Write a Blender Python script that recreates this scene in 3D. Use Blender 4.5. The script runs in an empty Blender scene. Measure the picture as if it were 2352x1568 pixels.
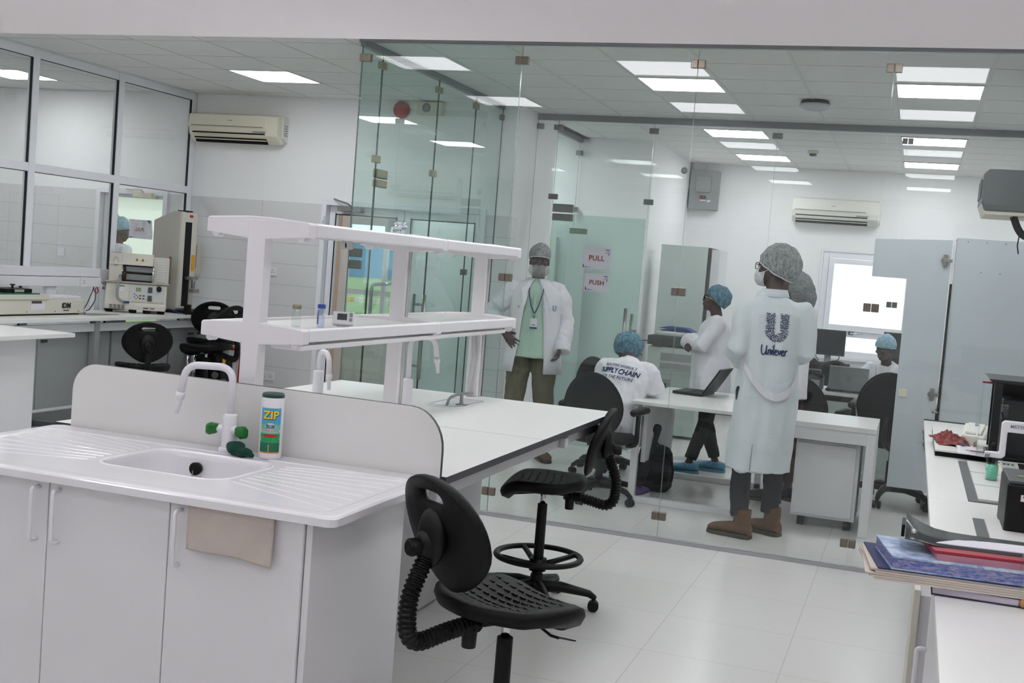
import bpy, bmesh, math, random
from mathutils import Vector, Matrix, noise, Euler
from mathutils.bvhtree import BVHTree
pi = math.pi
S = bpy.context.scene
COL = S.collection
random.seed(7)

# ---------------------------------------------------------------- camera, sky, exposure
cam_d = bpy.data.cameras.new('camera'); cam = bpy.data.objects.new('camera', cam_d); COL.objects.link(cam); S.camera = cam
F_PX, YAW, PITCH, ROLL = 2720.73, 0.3249282, 0.06491238, -0.07911836
cam_d.sensor_width = 36.0; cam_d.lens = F_PX / 2352 * 36.0; cam_d.clip_start = 0.05; cam_d.clip_end = 400
_f = Vector((-math.sin(YAW) * math.cos(PITCH), math.cos(YAW) * math.cos(PITCH), -math.sin(PITCH)))
_r = Vector((math.cos(YAW), math.sin(YAW), 0)); _d = _f.cross(_r)
_c, _s = math.cos(ROLL), math.sin(ROLL)
_r2 = _c * _r + _s * _d; _d2 = -_s * _r + _c * _d
_m = Matrix((( _r2.x, -_d2.x, -_f.x, 0), (_r2.y, -_d2.y, -_f.y, 0), (_r2.z, -_d2.z, -_f.z, 1.65), (0, 0, 0, 1)))
cam.matrix_world = _m

W = bpy.data.worlds.new('sky'); S.world = W; W.use_nodes = True
_bg = W.node_tree.nodes['Background']; _bg.inputs[0].default_value = (0.86, 0.93, 1.0, 1); _bg.inputs[1].default_value = 1.3
sun_d = bpy.data.lights.new('sun', 'SUN'); sun_d.energy = .6; sun_d.angle = 0.03; sun_d.color = (1, .96, .88)
sun = bpy.data.objects.new('sun', sun_d); COL.objects.link(sun); sun.rotation_euler = (math.radians(28), math.radians(18), 0)
S.view_settings.view_transform = 'Standard'; S.view_settings.look = 'None'
S.view_settings.exposure = 0.70; S.view_settings.gamma = 1.0; S.view_settings.use_curve_mapping = False
PANEL_L = 9.0       # luminance of the ceiling light panels
S.cycles.max_bounces = 12; S.cycles.diffuse_bounces = 6; S.cycles.glossy_bounces = 5
S.cycles.transmission_bounces = 8; S.cycles.transparent_max_bounces = 40
S.cycles.caustics_reflective = False; S.cycles.caustics_refractive = False; S.cycles.sample_clamp_indirect = 6.0

# ---------------------------------------------------------------- materials
def lin(h):
    h = h.lstrip('#'); o = []
    for i in (0, 2, 4):
        c = int(h[i:i + 2], 16) / 255
        o.append(c / 12.92 if c <= 0.04045 else ((c + 0.055) / 1.055) ** 2.4)
    return (*o, 1)

MATS = {}
def mat(name, color, rough=0.5, metal=0.0, var=0.04, vscale=6.0, bump=0.0, bscale=60.0, spec=0.5, alpha=1.0, stretch=None):
    if name in MATS: return MATS[name]
    m = bpy.data.materials.new(name); m.use_nodes = True; nt = m.node_tree; n = nt.nodes; l = nt.links
    p = n['Principled BSDF']
    c = lin(color) if isinstance(color, str) else (*color, 1)
    p.inputs['Roughness'].default_value = rough; p.inputs['Metallic'].default_value = metal
    p.inputs['Specular IOR Level'].default_value = spec
    tc = n.new('ShaderNodeTexCoord'); mp = n.new('ShaderNodeMapping'); l.new(tc.outputs['Object'], mp.inputs[0])
    if stretch: mp.inputs['Scale'].default_value = stretch
    nz = n.new('ShaderNodeTexNoise'); nz.inputs['Scale'].default_value = vscale; nz.inputs['Detail'].default_value = 3
    l.new(mp.outputs[0], nz.inputs['Vector'])
    mx = n.new('ShaderNodeMix'); mx.data_type = 'RGBA'
    mx.inputs[6].default_value = tuple(max(0, x * (1 - var)) for x in c[:3]) + (1,)
    mx.inputs[7].default_value = tuple(min(1, x * (1 + var)) for x in c[:3]) + (1,)
    l.new(nz.outputs[0], mx.inputs[0]); l.new(mx.outputs[2], p.inputs['Base Color'])
    if bump > 0:
        n2 = n.new('ShaderNodeTexNoise'); n2.inputs['Scale'].default_value = bscale; n2.inputs['Detail'].default_value = 4
        l.new(mp.outputs[0], n2.inputs['Vector'])
        b = n.new('ShaderNodeBump'); b.inputs['Strength'].default_value = bump; b.inputs['Distance'].default_value = 0.01
        l.new(n2.outputs[0], b.inputs['Height']); l.new(b.outputs[0], p.inputs['Normal'])
    if alpha < 1: p.inputs['Alpha'].default_value = alpha
    MATS[name] = m; return m

def mat_emit(name, color, strength):
    if name in MATS: return MATS[name]
    m = bpy.data.materials.new(name); m.use_nodes = True; n = m.node_tree.nodes
    e = n.new('ShaderNodeEmission'); e.inputs[0].default_value = lin(color); e.inputs[1].default_value = strength
    m.node_tree.links.new(e.outputs[0], n['Material Output'].inputs[0]); MATS[name] = m; return m

def mat_glass(name, tint, ior=1.5, haze=0.0, hazecol='#d8e4e0', boost=1.0):
    """thin clear sheet: light passes straight through with a tint, and mirrors by the Fresnel law"""
    if name in MATS: return MATS[name]
    m = bpy.data.materials.new(name); m.use_nodes = True; nt = m.node_tree; n = nt.nodes; l = nt.links
    for x in list(n):
        if x.type == 'BSDF_PRINCIPLED': n.remove(x)
    tr = n.new('ShaderNodeBsdfTransparent'); tr.inputs[0].default_value = (*tint, 1)
    gl = n.new('ShaderNodeBsdfGlossy'); gl.inputs['Roughness'].default_value = 0.0; gl.inputs[0].default_value = (1, 1, 1, 1)
    fr = n.new('ShaderNodeFresnel'); fr.inputs[0].default_value = ior
    geo = n.new('ShaderNodeNewGeometry')
    mx = n.new('ShaderNodeMixShader')
    # only the outward side mirrors, so the Fresnel of each face is that of air to glass
    inv = n.new('ShaderNodeMath'); inv.operation = 'SUBTRACT'; inv.inputs[0].default_value = 1; l.new(geo.outputs['Backfacing'], inv.inputs[1])
    mu = n.new('ShaderNodeMath'); mu.operation = 'MULTIPLY'; l.new(fr.outputs[0], mu.inputs[0]); l.new(inv.outputs[0], mu.inputs[1])
    m2 = n.new('ShaderNodeMath'); m2.operation = 'MULTIPLY'; m2.use_clamp = True; l.new(mu.outputs[0], m2.inputs[0]); m2.inputs[1].default_value = boost
    base = tr
    if haze > 0:
        df = n.new('ShaderNodeBsdfDiffuse'); df.inputs[0].default_value = lin(hazecol)
        mh = n.new('ShaderNodeMixShader'); mh.inputs[0].default_value = haze
        l.new(tr.outputs[0], mh.inputs[1]); l.new(df.outputs[0], mh.inputs[2]); base = mh
    l.new(m2.outputs[0], mx.inputs[0]); l.new(base.outputs[0], mx.inputs[1]); l.new(gl.outputs[0], mx.inputs[2])
    l.new(mx.outputs[0], n['Material Output'].inputs[0]); MATS[name] = m; return m

def mat_tiles(name, color, mortar, w, h, axes, rough=0.3, gap=0.003, offset=0.5, shift=(0, 0), var=0.03, spec=.5):
    if name in MATS: return MATS[name]
    m = bpy.data.materials.new(name); m.use_nodes = True; nt = m.node_tree; n = nt.nodes; l = nt.links
    p = n['Principled BSDF']; p.inputs['Roughness'].default_value = rough; p.inputs['Specular IOR Level'].default_value = spec
    tc = n.new('ShaderNodeTexCoord'); sx = n.new('ShaderNodeSeparateXYZ'); cb = n.new('ShaderNodeCombineXYZ')
    l.new(tc.outputs['Object'], sx.inputs[0])
    for i, a in enumerate(axes):
        ad = n.new('ShaderNodeMath'); ad.operation = 'ADD'; ad.inputs[1].default_value = shift[i]
        l.new(sx.outputs['XYZ'.index(a)], ad.inputs[0]); l.new(ad.outputs[0], cb.inputs[i])
    br = n.new('ShaderNodeTexBrick'); br.offset = offset; br.inputs['Scale'].default_value = 1.0
    br.inputs['Brick Width'].default_value = w; br.inputs['Row Height'].default_value = h
    br.inputs['Mortar Size'].default_value = gap; br.inputs['Mortar Smooth'].default_value = 0.1; br.inputs['Bias'].default_value = 0
    c = lin(color)
    br.inputs['Color1'].default_value = tuple(x * (1 - var) for x in c[:3]) + (1,)
    br.inputs['Color2'].default_value = tuple(min(1, x * (1 + var)) for x in c[:3]) + (1,)
    br.inputs['Mortar'].default_value = lin(mortar)
    l.new(cb.outputs[0], br.inputs['Vector']); l.new(br.outputs[0], p.inputs['Base Color'])
    bp = n.new('ShaderNodeBump'); bp.inputs['Strength'].default_value = 0.25; bp.inputs['Distance'].default_value = 0.002; bp.invert = True
    l.new(br.outputs[1], bp.inputs['Height']); l.new(bp.outputs[0], p.inputs['Normal'])
    MATS[name] = m; return m

def mat_net(name, base, line, scale=(60, 60, 60), amount=0.5, alpha=1.0, rough=.7):
    """gathered net or crinkled cloth: pale streaks over what it covers"""
    if name in MATS: return MATS[name]
    m = bpy.data.materials.new(name); m.use_nodes = True; nt = m.node_tree; n = nt.nodes; l = nt.links
    p = n['Principled BSDF']; p.inputs['Roughness'].default_value = rough
    tc = n.new('ShaderNodeTexCoord'); mp = n.new('ShaderNodeMapping'); mp.inputs['Scale'].default_value = scale
    l.new(tc.outputs['Object'], mp.inputs[0])
    nz = n.new('ShaderNodeTexNoise'); nz.inputs['Scale'].default_value = 1.0; nz.inputs['Detail'].default_value = 5; nz.inputs['Roughness'].default_value = .7; nz.inputs['Distortion'].default_value = .6
    l.new(mp.outputs[0], nz.inputs['Vector'])
    rp = n.new('ShaderNodeValToRGB'); rp.color_ramp.elements[0].position = max(0, .78 - amount); rp.color_ramp.elements[1].position = min(1, 1.18 - amount)
    l.new(nz.outputs[0], rp.inputs[0])
    mx = n.new('ShaderNodeMix'); mx.data_type = 'RGBA'; mx.inputs[6].default_value = lin(base); mx.inputs[7].default_value = lin(line)
    l.new(rp.outputs[0], mx.inputs[0]); l.new(mx.outputs[2], p.inputs['Base Color'])
    b = n.new('ShaderNodeBump'); b.inputs['Strength'].default_value = .6; b.inputs['Distance'].default_value = .006
    l.new(nz.outputs[0], b.inputs['Height']); l.new(b.outputs[0], p.inputs['Normal'])
    if alpha < 1: p.inputs['Alpha'].default_value = alpha
    MATS[name] = m; return m

M_WALL = mat('white wall paint', '#eeeeef', .75, var=.02, vscale=1.5, bump=.05, bscale=120)
M_SOFF = mat('soffit plaster', '#f0ebee', .85, var=.03, vscale=.8, bump=.06, bscale=60)
M_CEIL = mat('ceiling tile', '#dcdddb', .9, var=.03, vscale=40, bump=.2, bscale=260)
M_CGAP = mat('ceiling shadow gap', '#4a4a4a', .9)
M_TBAR = mat('ceiling grid bar', '#cfd0cc', .5)
M_FLOOR = mat_tiles('floor tiles', '#d6d5d2', '#c2c0bc', .6, .6, 'XY', rough=.22, gap=.0025, offset=0, shift=(50.2, 50.1), var=.015)
M_TILE = mat_tiles('wall tiles', '#dadadb', '#b4b4b6', .9, .2, 'XZ', rough=.25, gap=.0022, offset=0, shift=(50.15, 50.12), var=.012)
M_TILEY = mat_tiles('wall tiles side', '#d2d2d2', '#a9a9ab', .6, .2, 'YZ', rough=.25, gap=.0022, offset=0, shift=(50.15, 50.12), var=.012)
M_LAM = mat('white laminate', '#dedde0', .42, var=.015, vscale=3)
M_LAMG = mat('grey white laminate', '#c6c6c8', .45, var=.02, vscale=3)
M_TOP = mat('worktop laminate', '#e2e2df', .3, var=.015, vscale=4)
M_SINK = mat('glossy sink resin', '#e6e5e8', .1, var=.01, vscale=3)
M_EDGE = mat('dark edge banding', '#3a3a40', .5)
M_ALU = mat('powder coated aluminium', '#eaebf1', .4, var=.02)
M_GASKET = mat('black gasket', '#0c0c0e', .6)
M_WPLA = mat('white plastic', '#e4e3e8', .35, var=.01)
M_RACK = mat('white coated rack', '#e9e7ea', .35, var=.01)
M_BLK = mat('black polyurethane', '#070708', .55, var=.15, bump=.15, bscale=150, spec=.25)
M_BPLA = mat('black plastic', '#060607', .45, var=.1, spec=.3)
M_CHR = mat('chrome', '#cfd2d6', .12, metal=1)
M_STEEL = mat('brushed steel', '#9a9a96', .32, metal=1, var=.08)
M_CLIP = mat('bronze steel clip', '#7d746b', .35, metal=.85, var=.1, vscale=60)
M_CLIPG = mat('grey steel clip', '#6e706c', .4, metal=.7, var=.1, vscale=60)
M_BRASS = mat('brassy steel fitting', '#97927c', .35, metal=.8, var=.08)
M_RAIL = mat('grey glazing rail', '#85888a', .5, metal=.4)
M_GLASS = mat_glass('clear partition glass', (.968, .977, .972), haze=.006)
M_GLASSG = mat_glass('green partition glass', (.90, .95, .935), haze=.006)
M_GDOOR = mat_glass('frosted green door glass', (.84, .92, .89), haze=.10, hazecol='#b8d4cb')
M_WIN = mat_glass('window glass', (.95, .965, .96), haze=.02, hazecol='#d8dcd4')
M_GEDGE = mat('dark green glass edge', '#1c3a35', .2)
M_GEDGEL = mat('pale glass edge', '#9fb0ab', .25)
M_CLEAR = mat_glass('clear vial glass', (.93, .95, .95), boost=1.6)
M_CREAM = mat('aged cream plastic', '#dbd7c4', .45, var=.03)
M_CREAM2 = mat('pale cream plastic', '#dcdcd4', .45, var=.03)
M_MACH = mat('instrument beige enamel', '#cfcbc0', .45, var=.03)
M_MACHG = mat('instrument grey enamel', '#b1aea6', .5, var=.03)
M_GREYP = mat('grey panel', '#8e9192', .45, var=.04)
M_DGREY = mat('dark grey plastic', '#3b3d3e', .5, var=.06)
M_SCREEN = mat('dark screen', '#2a2d2c', .15, var=.1)
M_RED = mat('red enamel', '#b3231c', .4)
M_YEL = mat('yellow label', '#d8a51c', .5)
M_GREEN = mat('green tap lever', '#0f6b22', .35)
M_GCLOTH = mat('dark green cloth', '#0c4437', .9, var=.2, vscale=60, bump=.6, bscale=220)
M_BLUE = mat('blue print', '#26407e', .6)
M_NAVYT = mat('navy print', '#1b2858', .7)
M_INK = mat('black print', '#17171b', .5)
M_REDT = mat('red print', '#8f2a30', .6)
M_PAPER = mat('white paper', '#d9d6de', .7, var=.02)
M_COAT = mat('white lab coat cotton', '#d4dbdf', .85, var=.05, vscale=7, bump=.35, bscale=28)
M_COATW = mat('white cotton coat', '#dddce2', .85, var=.05, vscale=7, bump=.35, bscale=28)
M_SKIN = mat('dark brown skin', '#3d2a24', .55, var=.12, vscale=18)
M_SKINR = mat('brown skin', '#52382e', .55, var=.12, vscale=18)
M_LIP = mat('lips', '#54302c', .5)
M_EYE = mat('eye white', '#c9c2bb', .3)
M_PUPIL = mat('eye pupil', '#120c0a', .2)
M_NAVY = mat('navy trousers', '#141722', .85, var=.12, vscale=20, bump=.3, bscale=40)
M_BLKT = mat('black trousers', '#131316', .85, var=.12, vscale=20, bump=.3, bscale=40)
M_KHAKI = mat('olive khaki trousers', '#57543f', .85, var=.1, vscale=14, bump=.3, bscale=40)
M_BROWNT = mat('brown trousers', '#3a2622', .85, var=.1, vscale=14)
M_BOOT = mat('brown suede boot', '#5d4430', .85, var=.18, vscale=40, bump=.3, bscale=160)
M_SOLE = mat('dark boot sole', '#3a352e', .7)
M_SHIRT = mat_tiles('green checked shirt', '#b9d2c4', '#9dbcab', .010, .010, 'XZ', rough=.85, gap=.0014, offset=0, shift=(9, 9))
M_NETW = mat_net('white hairnet over dark hair', '#5a5e60', '#c2c6c7', scale=(80, 80, 22), amount=.44, alpha=.88)
M_NETG = mat_net('grey hairnet over dark hair', '#55585a', '#8a8e8f', scale=(70, 22, 70), amount=.42)
M_NETB = mat_net('teal blue hairnet', '#2e5568', '#7fb0c2', scale=(50, 50, 26), amount=.38)
M_NETBL = mat_net('pale blue hairnet', '#6c93a8', '#b4d2de', scale=(55, 55, 30), amount=.45)
M_BEARD = mat_net('white beard net', '#757372', '#bcbebe', scale=(60, 60, 20), amount=.5, alpha=.42)
M_MASK = mat_net('white gauze mask', '#b0b4b6', '#dfe2e3', scale=(50, 50, 30), amount=.5)
M_SHOEC = mat_net('blue plastic overshoe', '#2b7596', '#6ab5d0', scale=(60, 60, 60), amount=.4, rough=.35)
M_FAB = mat('charcoal chair fabric', '#121315', .95, var=.2, vscale=80, bump=.3, bscale=400)
M_LAPT = mat('black laptop', '#1a1b1d', .45, var=.08)
M_LAPS = mat('silver laptop lid', '#8d9395', .4, metal=.3)
M_TOWEL = mat('grey beige towel', '#c2b8b0', .95, var=.12, vscale=16, bump=.35, bscale=420)
M_GRASS = mat('mown lawn', '#7c9362', .95, var=.25, vscale=3)
M_PAVE = mat('concrete paving', '#b3b0a6', .9, var=.08)
M_PEACH = mat('peach plaster', '#e3c6ae', .8)
M_BLUEF = mat('blue hoarding', '#3b86b5', .7, var=.1)

# ---------------------------------------------------------------- mesh building
class MB:
    def __init__(s): s.v = []; s.f = []; s.mi = []; s.sm = []
    def add(s, vs, fs, mi=0, smooth=False):
        o = len(s.v); s.v += [tuple(v) for v in vs]
        for f in fs: s.f.append([i + o for i in f]); s.mi.append(mi); s.sm.append(smooth)
        return s
    def box(s, x0, x1, y0, y1, z0, z1, mi=0):
        if x0 > x1: x0, x1 = x1, x0
        if y0 > y1: y0, y1 = y1, y0
        if z0 > z1: z0, z1 = z1, z0
        return s.add([(x0, y0, z0), (x1, y0, z0), (x1, y1, z0), (x0, y1, z0), (x0, y0, z1), (x1, y0, z1), (x1, y1, z1), (x0, y1, z1)],
              [(3, 2, 1, 0), (4, 5, 6, 7), (0, 1, 5, 4), (1, 2, 6, 5), (2, 3, 7, 6), (3, 0, 4, 7)], mi)
    def prism(s, pts, z0, z1, axis='Z', mi=0, smooth=False):
        """extrude a 2D outline (counter-clockwise) along an axis"""
        n = len(pts)
        def P(a, b, c):
            return {'Z': (a, b, c), 'Y': (a, c, b), 'X': (c, a, b)}[axis]
        vs = [P(a, b, z0) for a, b in pts] + [P(a, b, z1) for a, b in pts]
        fs = [list(range(n))[::-1], list(range(n, 2 * n))] + [(i, (i + 1) % n, n + (i + 1) % n, n + i) for i in range(n)]
        if axis == 'Y': fs = [list(f)[::-1] for f in fs]
        s.add(vs, fs[:2], mi); o = len(s.v) - 2 * n
        for f in fs[2:]: s.f.append([i + o for i in f]); s.mi.append(mi); s.sm.append(smooth)
        return s
    def rings(s, rs, cap=True, mi=0, smooth=True, closed=True):
        n = len(rs[0]); vs = [p for r in rs for p in r]; fs = []
        for k in range(len(rs) - 1):
            for i in range(n if closed else n - 1):
                j = (i + 1) % n; fs.append((k * n + i, k * n + j, (k + 1) * n + j, (k + 1) * n + i))
        s.add(vs, fs, mi, smooth); o = len(s.v) - len(vs)
        if cap and closed:
            s.f.append([o + i for i in range(n)][::-1]); s.mi.append(mi); s.sm.append(False)
            s.f.append([o + (len(rs) - 1) * n + i for i in range(n)]); s.mi.append(mi); s.sm.append(False)
        return s
    def tube(s, pts, rad, seg=10, mi=0, round_end=False, cap=True, smooth=True):
        pts = [Vector(p) for p in pts]; rad = list(rad) if hasattr(rad, '__len__') else [rad] * len(pts)
        if round_end:
            d0 = (pts[0] - pts[1]).normalized(); d1 = (pts[-1] - pts[-2]).normalized(); r0, r1 = rad[0], rad[-1]
            pre = [(pts[0] + d0 * r0 * math.sin(a), r0 * math.cos(a)) for a in (1.35, .9, .45)]
            post = [(pts[-1] + d1 * r1 * math.sin(a), r1 * math.cos(a)) for a in (.45, .9, 1.35)]
            pts = [p for p, _ in pre] + pts + [p for p, _ in post]; rad = [r for _, r in pre] + rad + [r for _, r in post]
        t0 = (pts[1] - pts[0]).normalized(); up = Vector((0, 0, 1)) if abs(t0.z) < .9 else Vector((1, 0, 0))
        u = t0.cross(up).normalized(); rs = []
        for i, p in enumerate(pts):
            if i == 0: t = t0
            elif i == len(pts) - 1: t = (pts[i] - pts[i - 1]).normalized()
            else: t = ((pts[i + 1] - p).normalized() + (p - pts[i - 1]).normalized())
            t = t.normalized() if t.length > 1e-6 else t0
            u = (u - t * u.dot(t)).normalized(); w = t.cross(u)
            rs.append([p + (u * math.cos(a) + w * math.sin(a)) * rad[i] for a in [2 * pi * k / seg for k in range(seg)]])
        return s.rings(rs, cap, mi, smooth)
    def cyl(s, p0, p1, r0, r1=None, seg=20, mi=0, smooth=True):
        return s.tube([p0, p1], [r0, r1 if r1 is not None else r0], seg, mi, smooth=smooth)
    def lathe(s, prof, c=(0, 0, 0), seg=24, axis='Z', mi=0):
        rs = []
        for r, z in prof:
            ring = []
            for k in range(seg):
                a = 2 * pi * k / seg; x, y = r * math.cos(a), r * math.sin(a)
                p = {'Z': (x, y, z), 'Y': (x, z, -y), 'X': (z, x, y)}[axis]
                ring.append((p[0] + c[0], p[1] + c[1], p[2] + c[2]))
            rs.append(ring)
        return s.rings(rs, True, mi)
    def ell(s, c, r, seg=16, rows=10, mi=0, rot=None):
        rs = []
        for j in range(rows + 1):
            t = pi * (j + .001) / (rows + .002) - pi / 2
            ring = []
            for k in range(seg):
                a = 2 * pi * k / seg
                p = Vector((r[0] * math.cos(t) * math.cos(a), r[1] * math.cos(t) * math.sin(a), r[2] * math.sin(t)))
                if rot: p = rot @ p
                ring.append(p + Vector(c))
            rs.append(ring)
        return s.rings(rs, True, mi)
    def xf(s, m):
        s.v = [tuple(m @ Vector(v)) for v in s.v]; return s
    def join(s, o, m=None, mi=None):
        vs = [m @ Vector(v) for v in o.v] if m else o.v; b = len(s.v); s.v += [tuple(v) for v in vs]
        for f, a, q in zip(o.f, o.mi, o.sm): s.f.append([i + b for i in f]); s.mi.append(a if mi is None else mi); s.sm.append(q)
        return s
    def mesh(s, name, mats):
        me = bpy.data.meshes.new(name); me.from_pydata(s.v, [], s.f); me.update()
        for m in (mats if isinstance(mats, (list, tuple)) else [mats]): me.materials.append(m)
        me.polygons.foreach_set('material_index', s.mi); me.polygons.foreach_set('use_smooth', s.sm); me.update()
        return me

def rootloc(p):
    v = Vector((0, 0, 0))
    while p is not None: v = v + p.location; p = p.parent
    return v

def thing(name, label, cat, loc=(0, 0, 0), rz=0.0, group=None):
    o = bpy.data.objects.new(name, None); COL.objects.link(o); o.location = loc; o.rotation_euler = (0, 0, rz)
    o.empty_display_size = .1
    o['label'] = label; o['category'] = cat
    if group: o['group'] = group
    return o

def tag(o, label=None, cat=None, group=None, kind=None):
    if label: o['label'] = label
    if cat: o['category'] = cat
    if group: o['group'] = group
    if kind: o['kind'] = kind
    return o

def part(name, b, mats, parent=None, bevel=0.0, local=False, seg=2, label=None, wn=False):
    """link a mesh; its coordinates are the room's own unless local is set"""
    me = b.mesh(name, mats) if isinstance(b, MB) else b
    o = bpy.data.objects.new(name, me); COL.objects.link(o)
    if parent is not None:
        o.parent = parent
        if not local:
            o.location = -rootloc(parent)
    if bevel > 0:
        m = o.modifiers.new('edge', 'BEVEL'); m.width = bevel; m.segments = seg; m.limit_method = 'ANGLE'; m.angle_limit = .7
    if label: o['label'] = label
    return o

def single(name, b, mats, label, cat, group=None, bevel=0.0, loc=None, seg=2):
    """a thing that is one mesh, its origin at its foot"""
    vs = b.v
    if loc is None:
        xs = [v[0] for v in vs]; ys = [v[1] for v in vs]; zs = [v[2] for v in vs]
        loc = ((min(xs) + max(xs)) / 2, (min(ys) + max(ys)) / 2, min(zs))
    b.v = [(v[0] - loc[0], v[1] - loc[1], v[2] - loc[2]) for v in vs]
    o = part(name, b, mats, bevel=bevel, seg=seg); o.location = loc
    return tag(o, label, cat, group)

def struct(name, b, mats, parent=None, bevel=0.0):
    o = part(name, b, mats, parent, bevel)
    if parent is None: o['kind'] = 'structure'
    return o

def copy_tree(o, parent=None):
    c = o.copy(); COL.objects.link(c); c.parent = parent
    for ch in list(o.children): copy_tree(ch, c)
    return c

def again(o, label, loc, rz=0.0):
    c = copy_tree(o); c.location = loc; c.rotation_euler = (0, 0, rz); c['label'] = label
    return c

def baked(name, b, mods, mats, parent=None, local=True, disp=None):
    """mesh -> modifiers -> plain mesh object"""
    tmp = bpy.data.objects.new('tmp', b.mesh('tmp', mats)); COL.objects.link(tmp)
    for kind, props in mods:
        m = tmp.modifiers.new(kind, kind)
        for k, v in props.items(): setattr(m, k, v)
    dg = bpy.context.evaluated_depsgraph_get(); dg.update()
    me = bpy.data.meshes.new_from_object(tmp.evaluated_get(dg), preserve_all_data_layers=False, depsgraph=dg)
    bpy.data.objects.remove(tmp)
    me.materials.clear()
    for m in (mats if isinstance(mats, (list, tuple)) else [mats]): me.materials.append(m)
    if disp:
        nn = [v.normal.copy() for v in me.vertices]
        for v, n in zip(me.vertices, nn): v.co = v.co + n * disp(v.co)
    me.polygons.foreach_set('use_smooth', [True] * len(me.polygons)); me.update()
    me.name = name
    return part(name, me, None, parent, local=local)

def vox(name, b, size, mats, parent=None, local=True, disp=None, smooth=6):
    return baked(name, b, [('REMESH', dict(mode='VOXEL', voxel_size=size)), ('SMOOTH', dict(factor=.5, iterations=smooth))], mats, parent, local, disp)

_tc = {}
def text_mb(s, h, bold=0.0, depth=0.0006, sx=1.0, spacing=1.0):
    """flat lettering in the XY plane, centred; h is the capital height"""
    cu = bpy.data.curves.new('t', 'FONT'); cu.body = s; cu.size = h / .7; cu.offset = bold * h; cu.extrude = depth; cu.space_character = spacing
    cu.align_x = 'CENTER'; cu.align_y = 'CENTER'; cu.resolution_u = 3
    o = bpy.data.objects.new('t', cu); COL.objects.link(o)
    dg = bpy.context.evaluated_depsgraph_get(); dg.update()
    me = bpy.data.meshes.new_from_object(o.evaluated_get(dg), depsgraph=dg)
    b = MB(); b.add([(v.co.x * sx, v.co.y, v.co.z) for v in me.vertices], [list(p.vertices) for p in me.polygons])
    bpy.data.objects.remove(o); bpy.data.meshes.remove(me)
    return b

def facing(b, loc, nrm=(0, -1), tilt=0.0, roll=0.0, mirror=False):
    """stand flat lettering up at loc so that it is read from the side nrm points to"""
    n = Vector((nrm[0], nrm[1], 0)).normalized(); right = Vector((-n.y, n.x, 0)); up = Vector((0, 0, 1))
    m = Matrix(((right.x, up.x, n.x, loc[0]), (right.y, up.y, n.y, loc[1]), (right.z, up.z, n.z, loc[2]), (0, 0, 0, 1)))
    m = m @ Matrix.Rotation(-tilt, 4, 'X') @ Matrix.Rotation(roll, 4, 'Z')
    if mirror: m = m @ Matrix.Scale(-1, 4, (1, 0, 0))
    return b.xf(m)

def rrect(x0, x1, y0, y1, r, n=5):
    p = []
    for cx, cy, a0 in ((x1 - r, y0 + r, -pi / 2), (x1 - r, y1 - r, 0), (x0 + r, y1 - r, pi / 2), (x0 + r, y0 + r, pi)):
        for k in range(n + 1):
            a = a0 + pi / 2 * k / n; p.append((cx + r * math.cos(a), cy + r * math.sin(a)))
    return p

def arc_pts(pts, r=.03, n=5):
    """round the corners of a polyline"""
    pts = [Vector(p) for p in pts]; out = [pts[0]]
    for i in range(1, len(pts) - 1):
        a, b, c = pts[i - 1], pts[i], pts[i + 1]
        d1 = (a - b); d2 = (c - b); q = min(r, d1.length * .49, d2.length * .49)
        p1 = b + d1.normalized() * q; p2 = b + d2.normalized() * q
        for k in range(n + 1):
            t = k / n; out.append(p1 * (1 - t) ** 2 + b * 2 * t * (1 - t) + p2 * t ** 2)
    out.append(pts[-1]); return out

def subdiv(b, mx):
    """cut faces of flat art finely enough to bend"""
    me = b.mesh('t', M_INK); bm = bmesh.new(); bm.from_mesh(me)
    bmesh.ops.triangulate(bm, faces=bm.faces[:])
    for _ in range(4):
        e = [x for x in bm.edges if x.calc_length() > mx]
        if not e: break
        bmesh.ops.subdivide_edges(bm, edges=e, cuts=1); bmesh.ops.triangulate(bm, faces=bm.faces[:])
    bm.to_mesh(me); r = MB(); r.add([tuple(v.co) for v in me.vertices], [list(p.vertices) for p in me.polygons]); bm.free(); bpy.data.meshes.remove(me); return r


def frame_b(b, x0, x1, y0, y1, z0, z1, w, wb=None):
    """rectangular frame whose rails run between the stiles"""
    wb = w if wb is None else wb
    b.box(x0, x0 + w, y0, y1, z0, z1); b.box(x1 - w, x1, y0, y1, z0, z1); b.box(x0 + w, x1 - w, y0, y1, z1 - w, z1)
    if wb > 0: b.box(x0 + w, x1 - w, y0, y1, z0, z0 + wb)
    return b
# ================================================================= the room
HC = 3.0715; YG = 7.25; YB = 10.1; YI = 10.65; YR = 14.68; XS = -3.656; XW = -6.88
ZB = .945
struct('floor', MB().box(-12, 3.3, -3, 16, -.1, 0), M_FLOOR)
# ceiling: mineral tiles with a fine joint on a dark void
ceil = MB(); bars = MB()
def ceiling_area(x0, x1, y0, y1, ox, ylines, lights, joints_light):
    xs = [x0] + [ox + .6 * k for k in range(-40, 40) if x0 + .02 < ox + .6 * k < x1 - .02] + [x1]
    ys = [y0] + [y for y in ylines if y0 + .02 < y < y1 - .02] + [y1]
    for a, b2 in zip(xs, xs[1:]):
        for c, d in zip(ys, ys[1:]):
            mx, my = (a + b2) / 2, (c + d) / 2
            if any(abs(mx - lx) < .3 and abs(my - ly) < .3 for lx, ly in lights): continue
            g = .008
            ceil.box(a + g, b2 - g, c + g, d - g, HC, HC + .02)
    for a in xs[1:-1]:
        w = .012 if joints_light else .004
        bars.box(a - w, a + w, y0, y1, HC - .003 if joints_light else HC + .002, HC + .01)
L_LEFT = [(-5.3, 8.92), (-5.3, 6.52), (-5.3, 4.72)]  # last panel is unseen, added as fill for the left side
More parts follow.
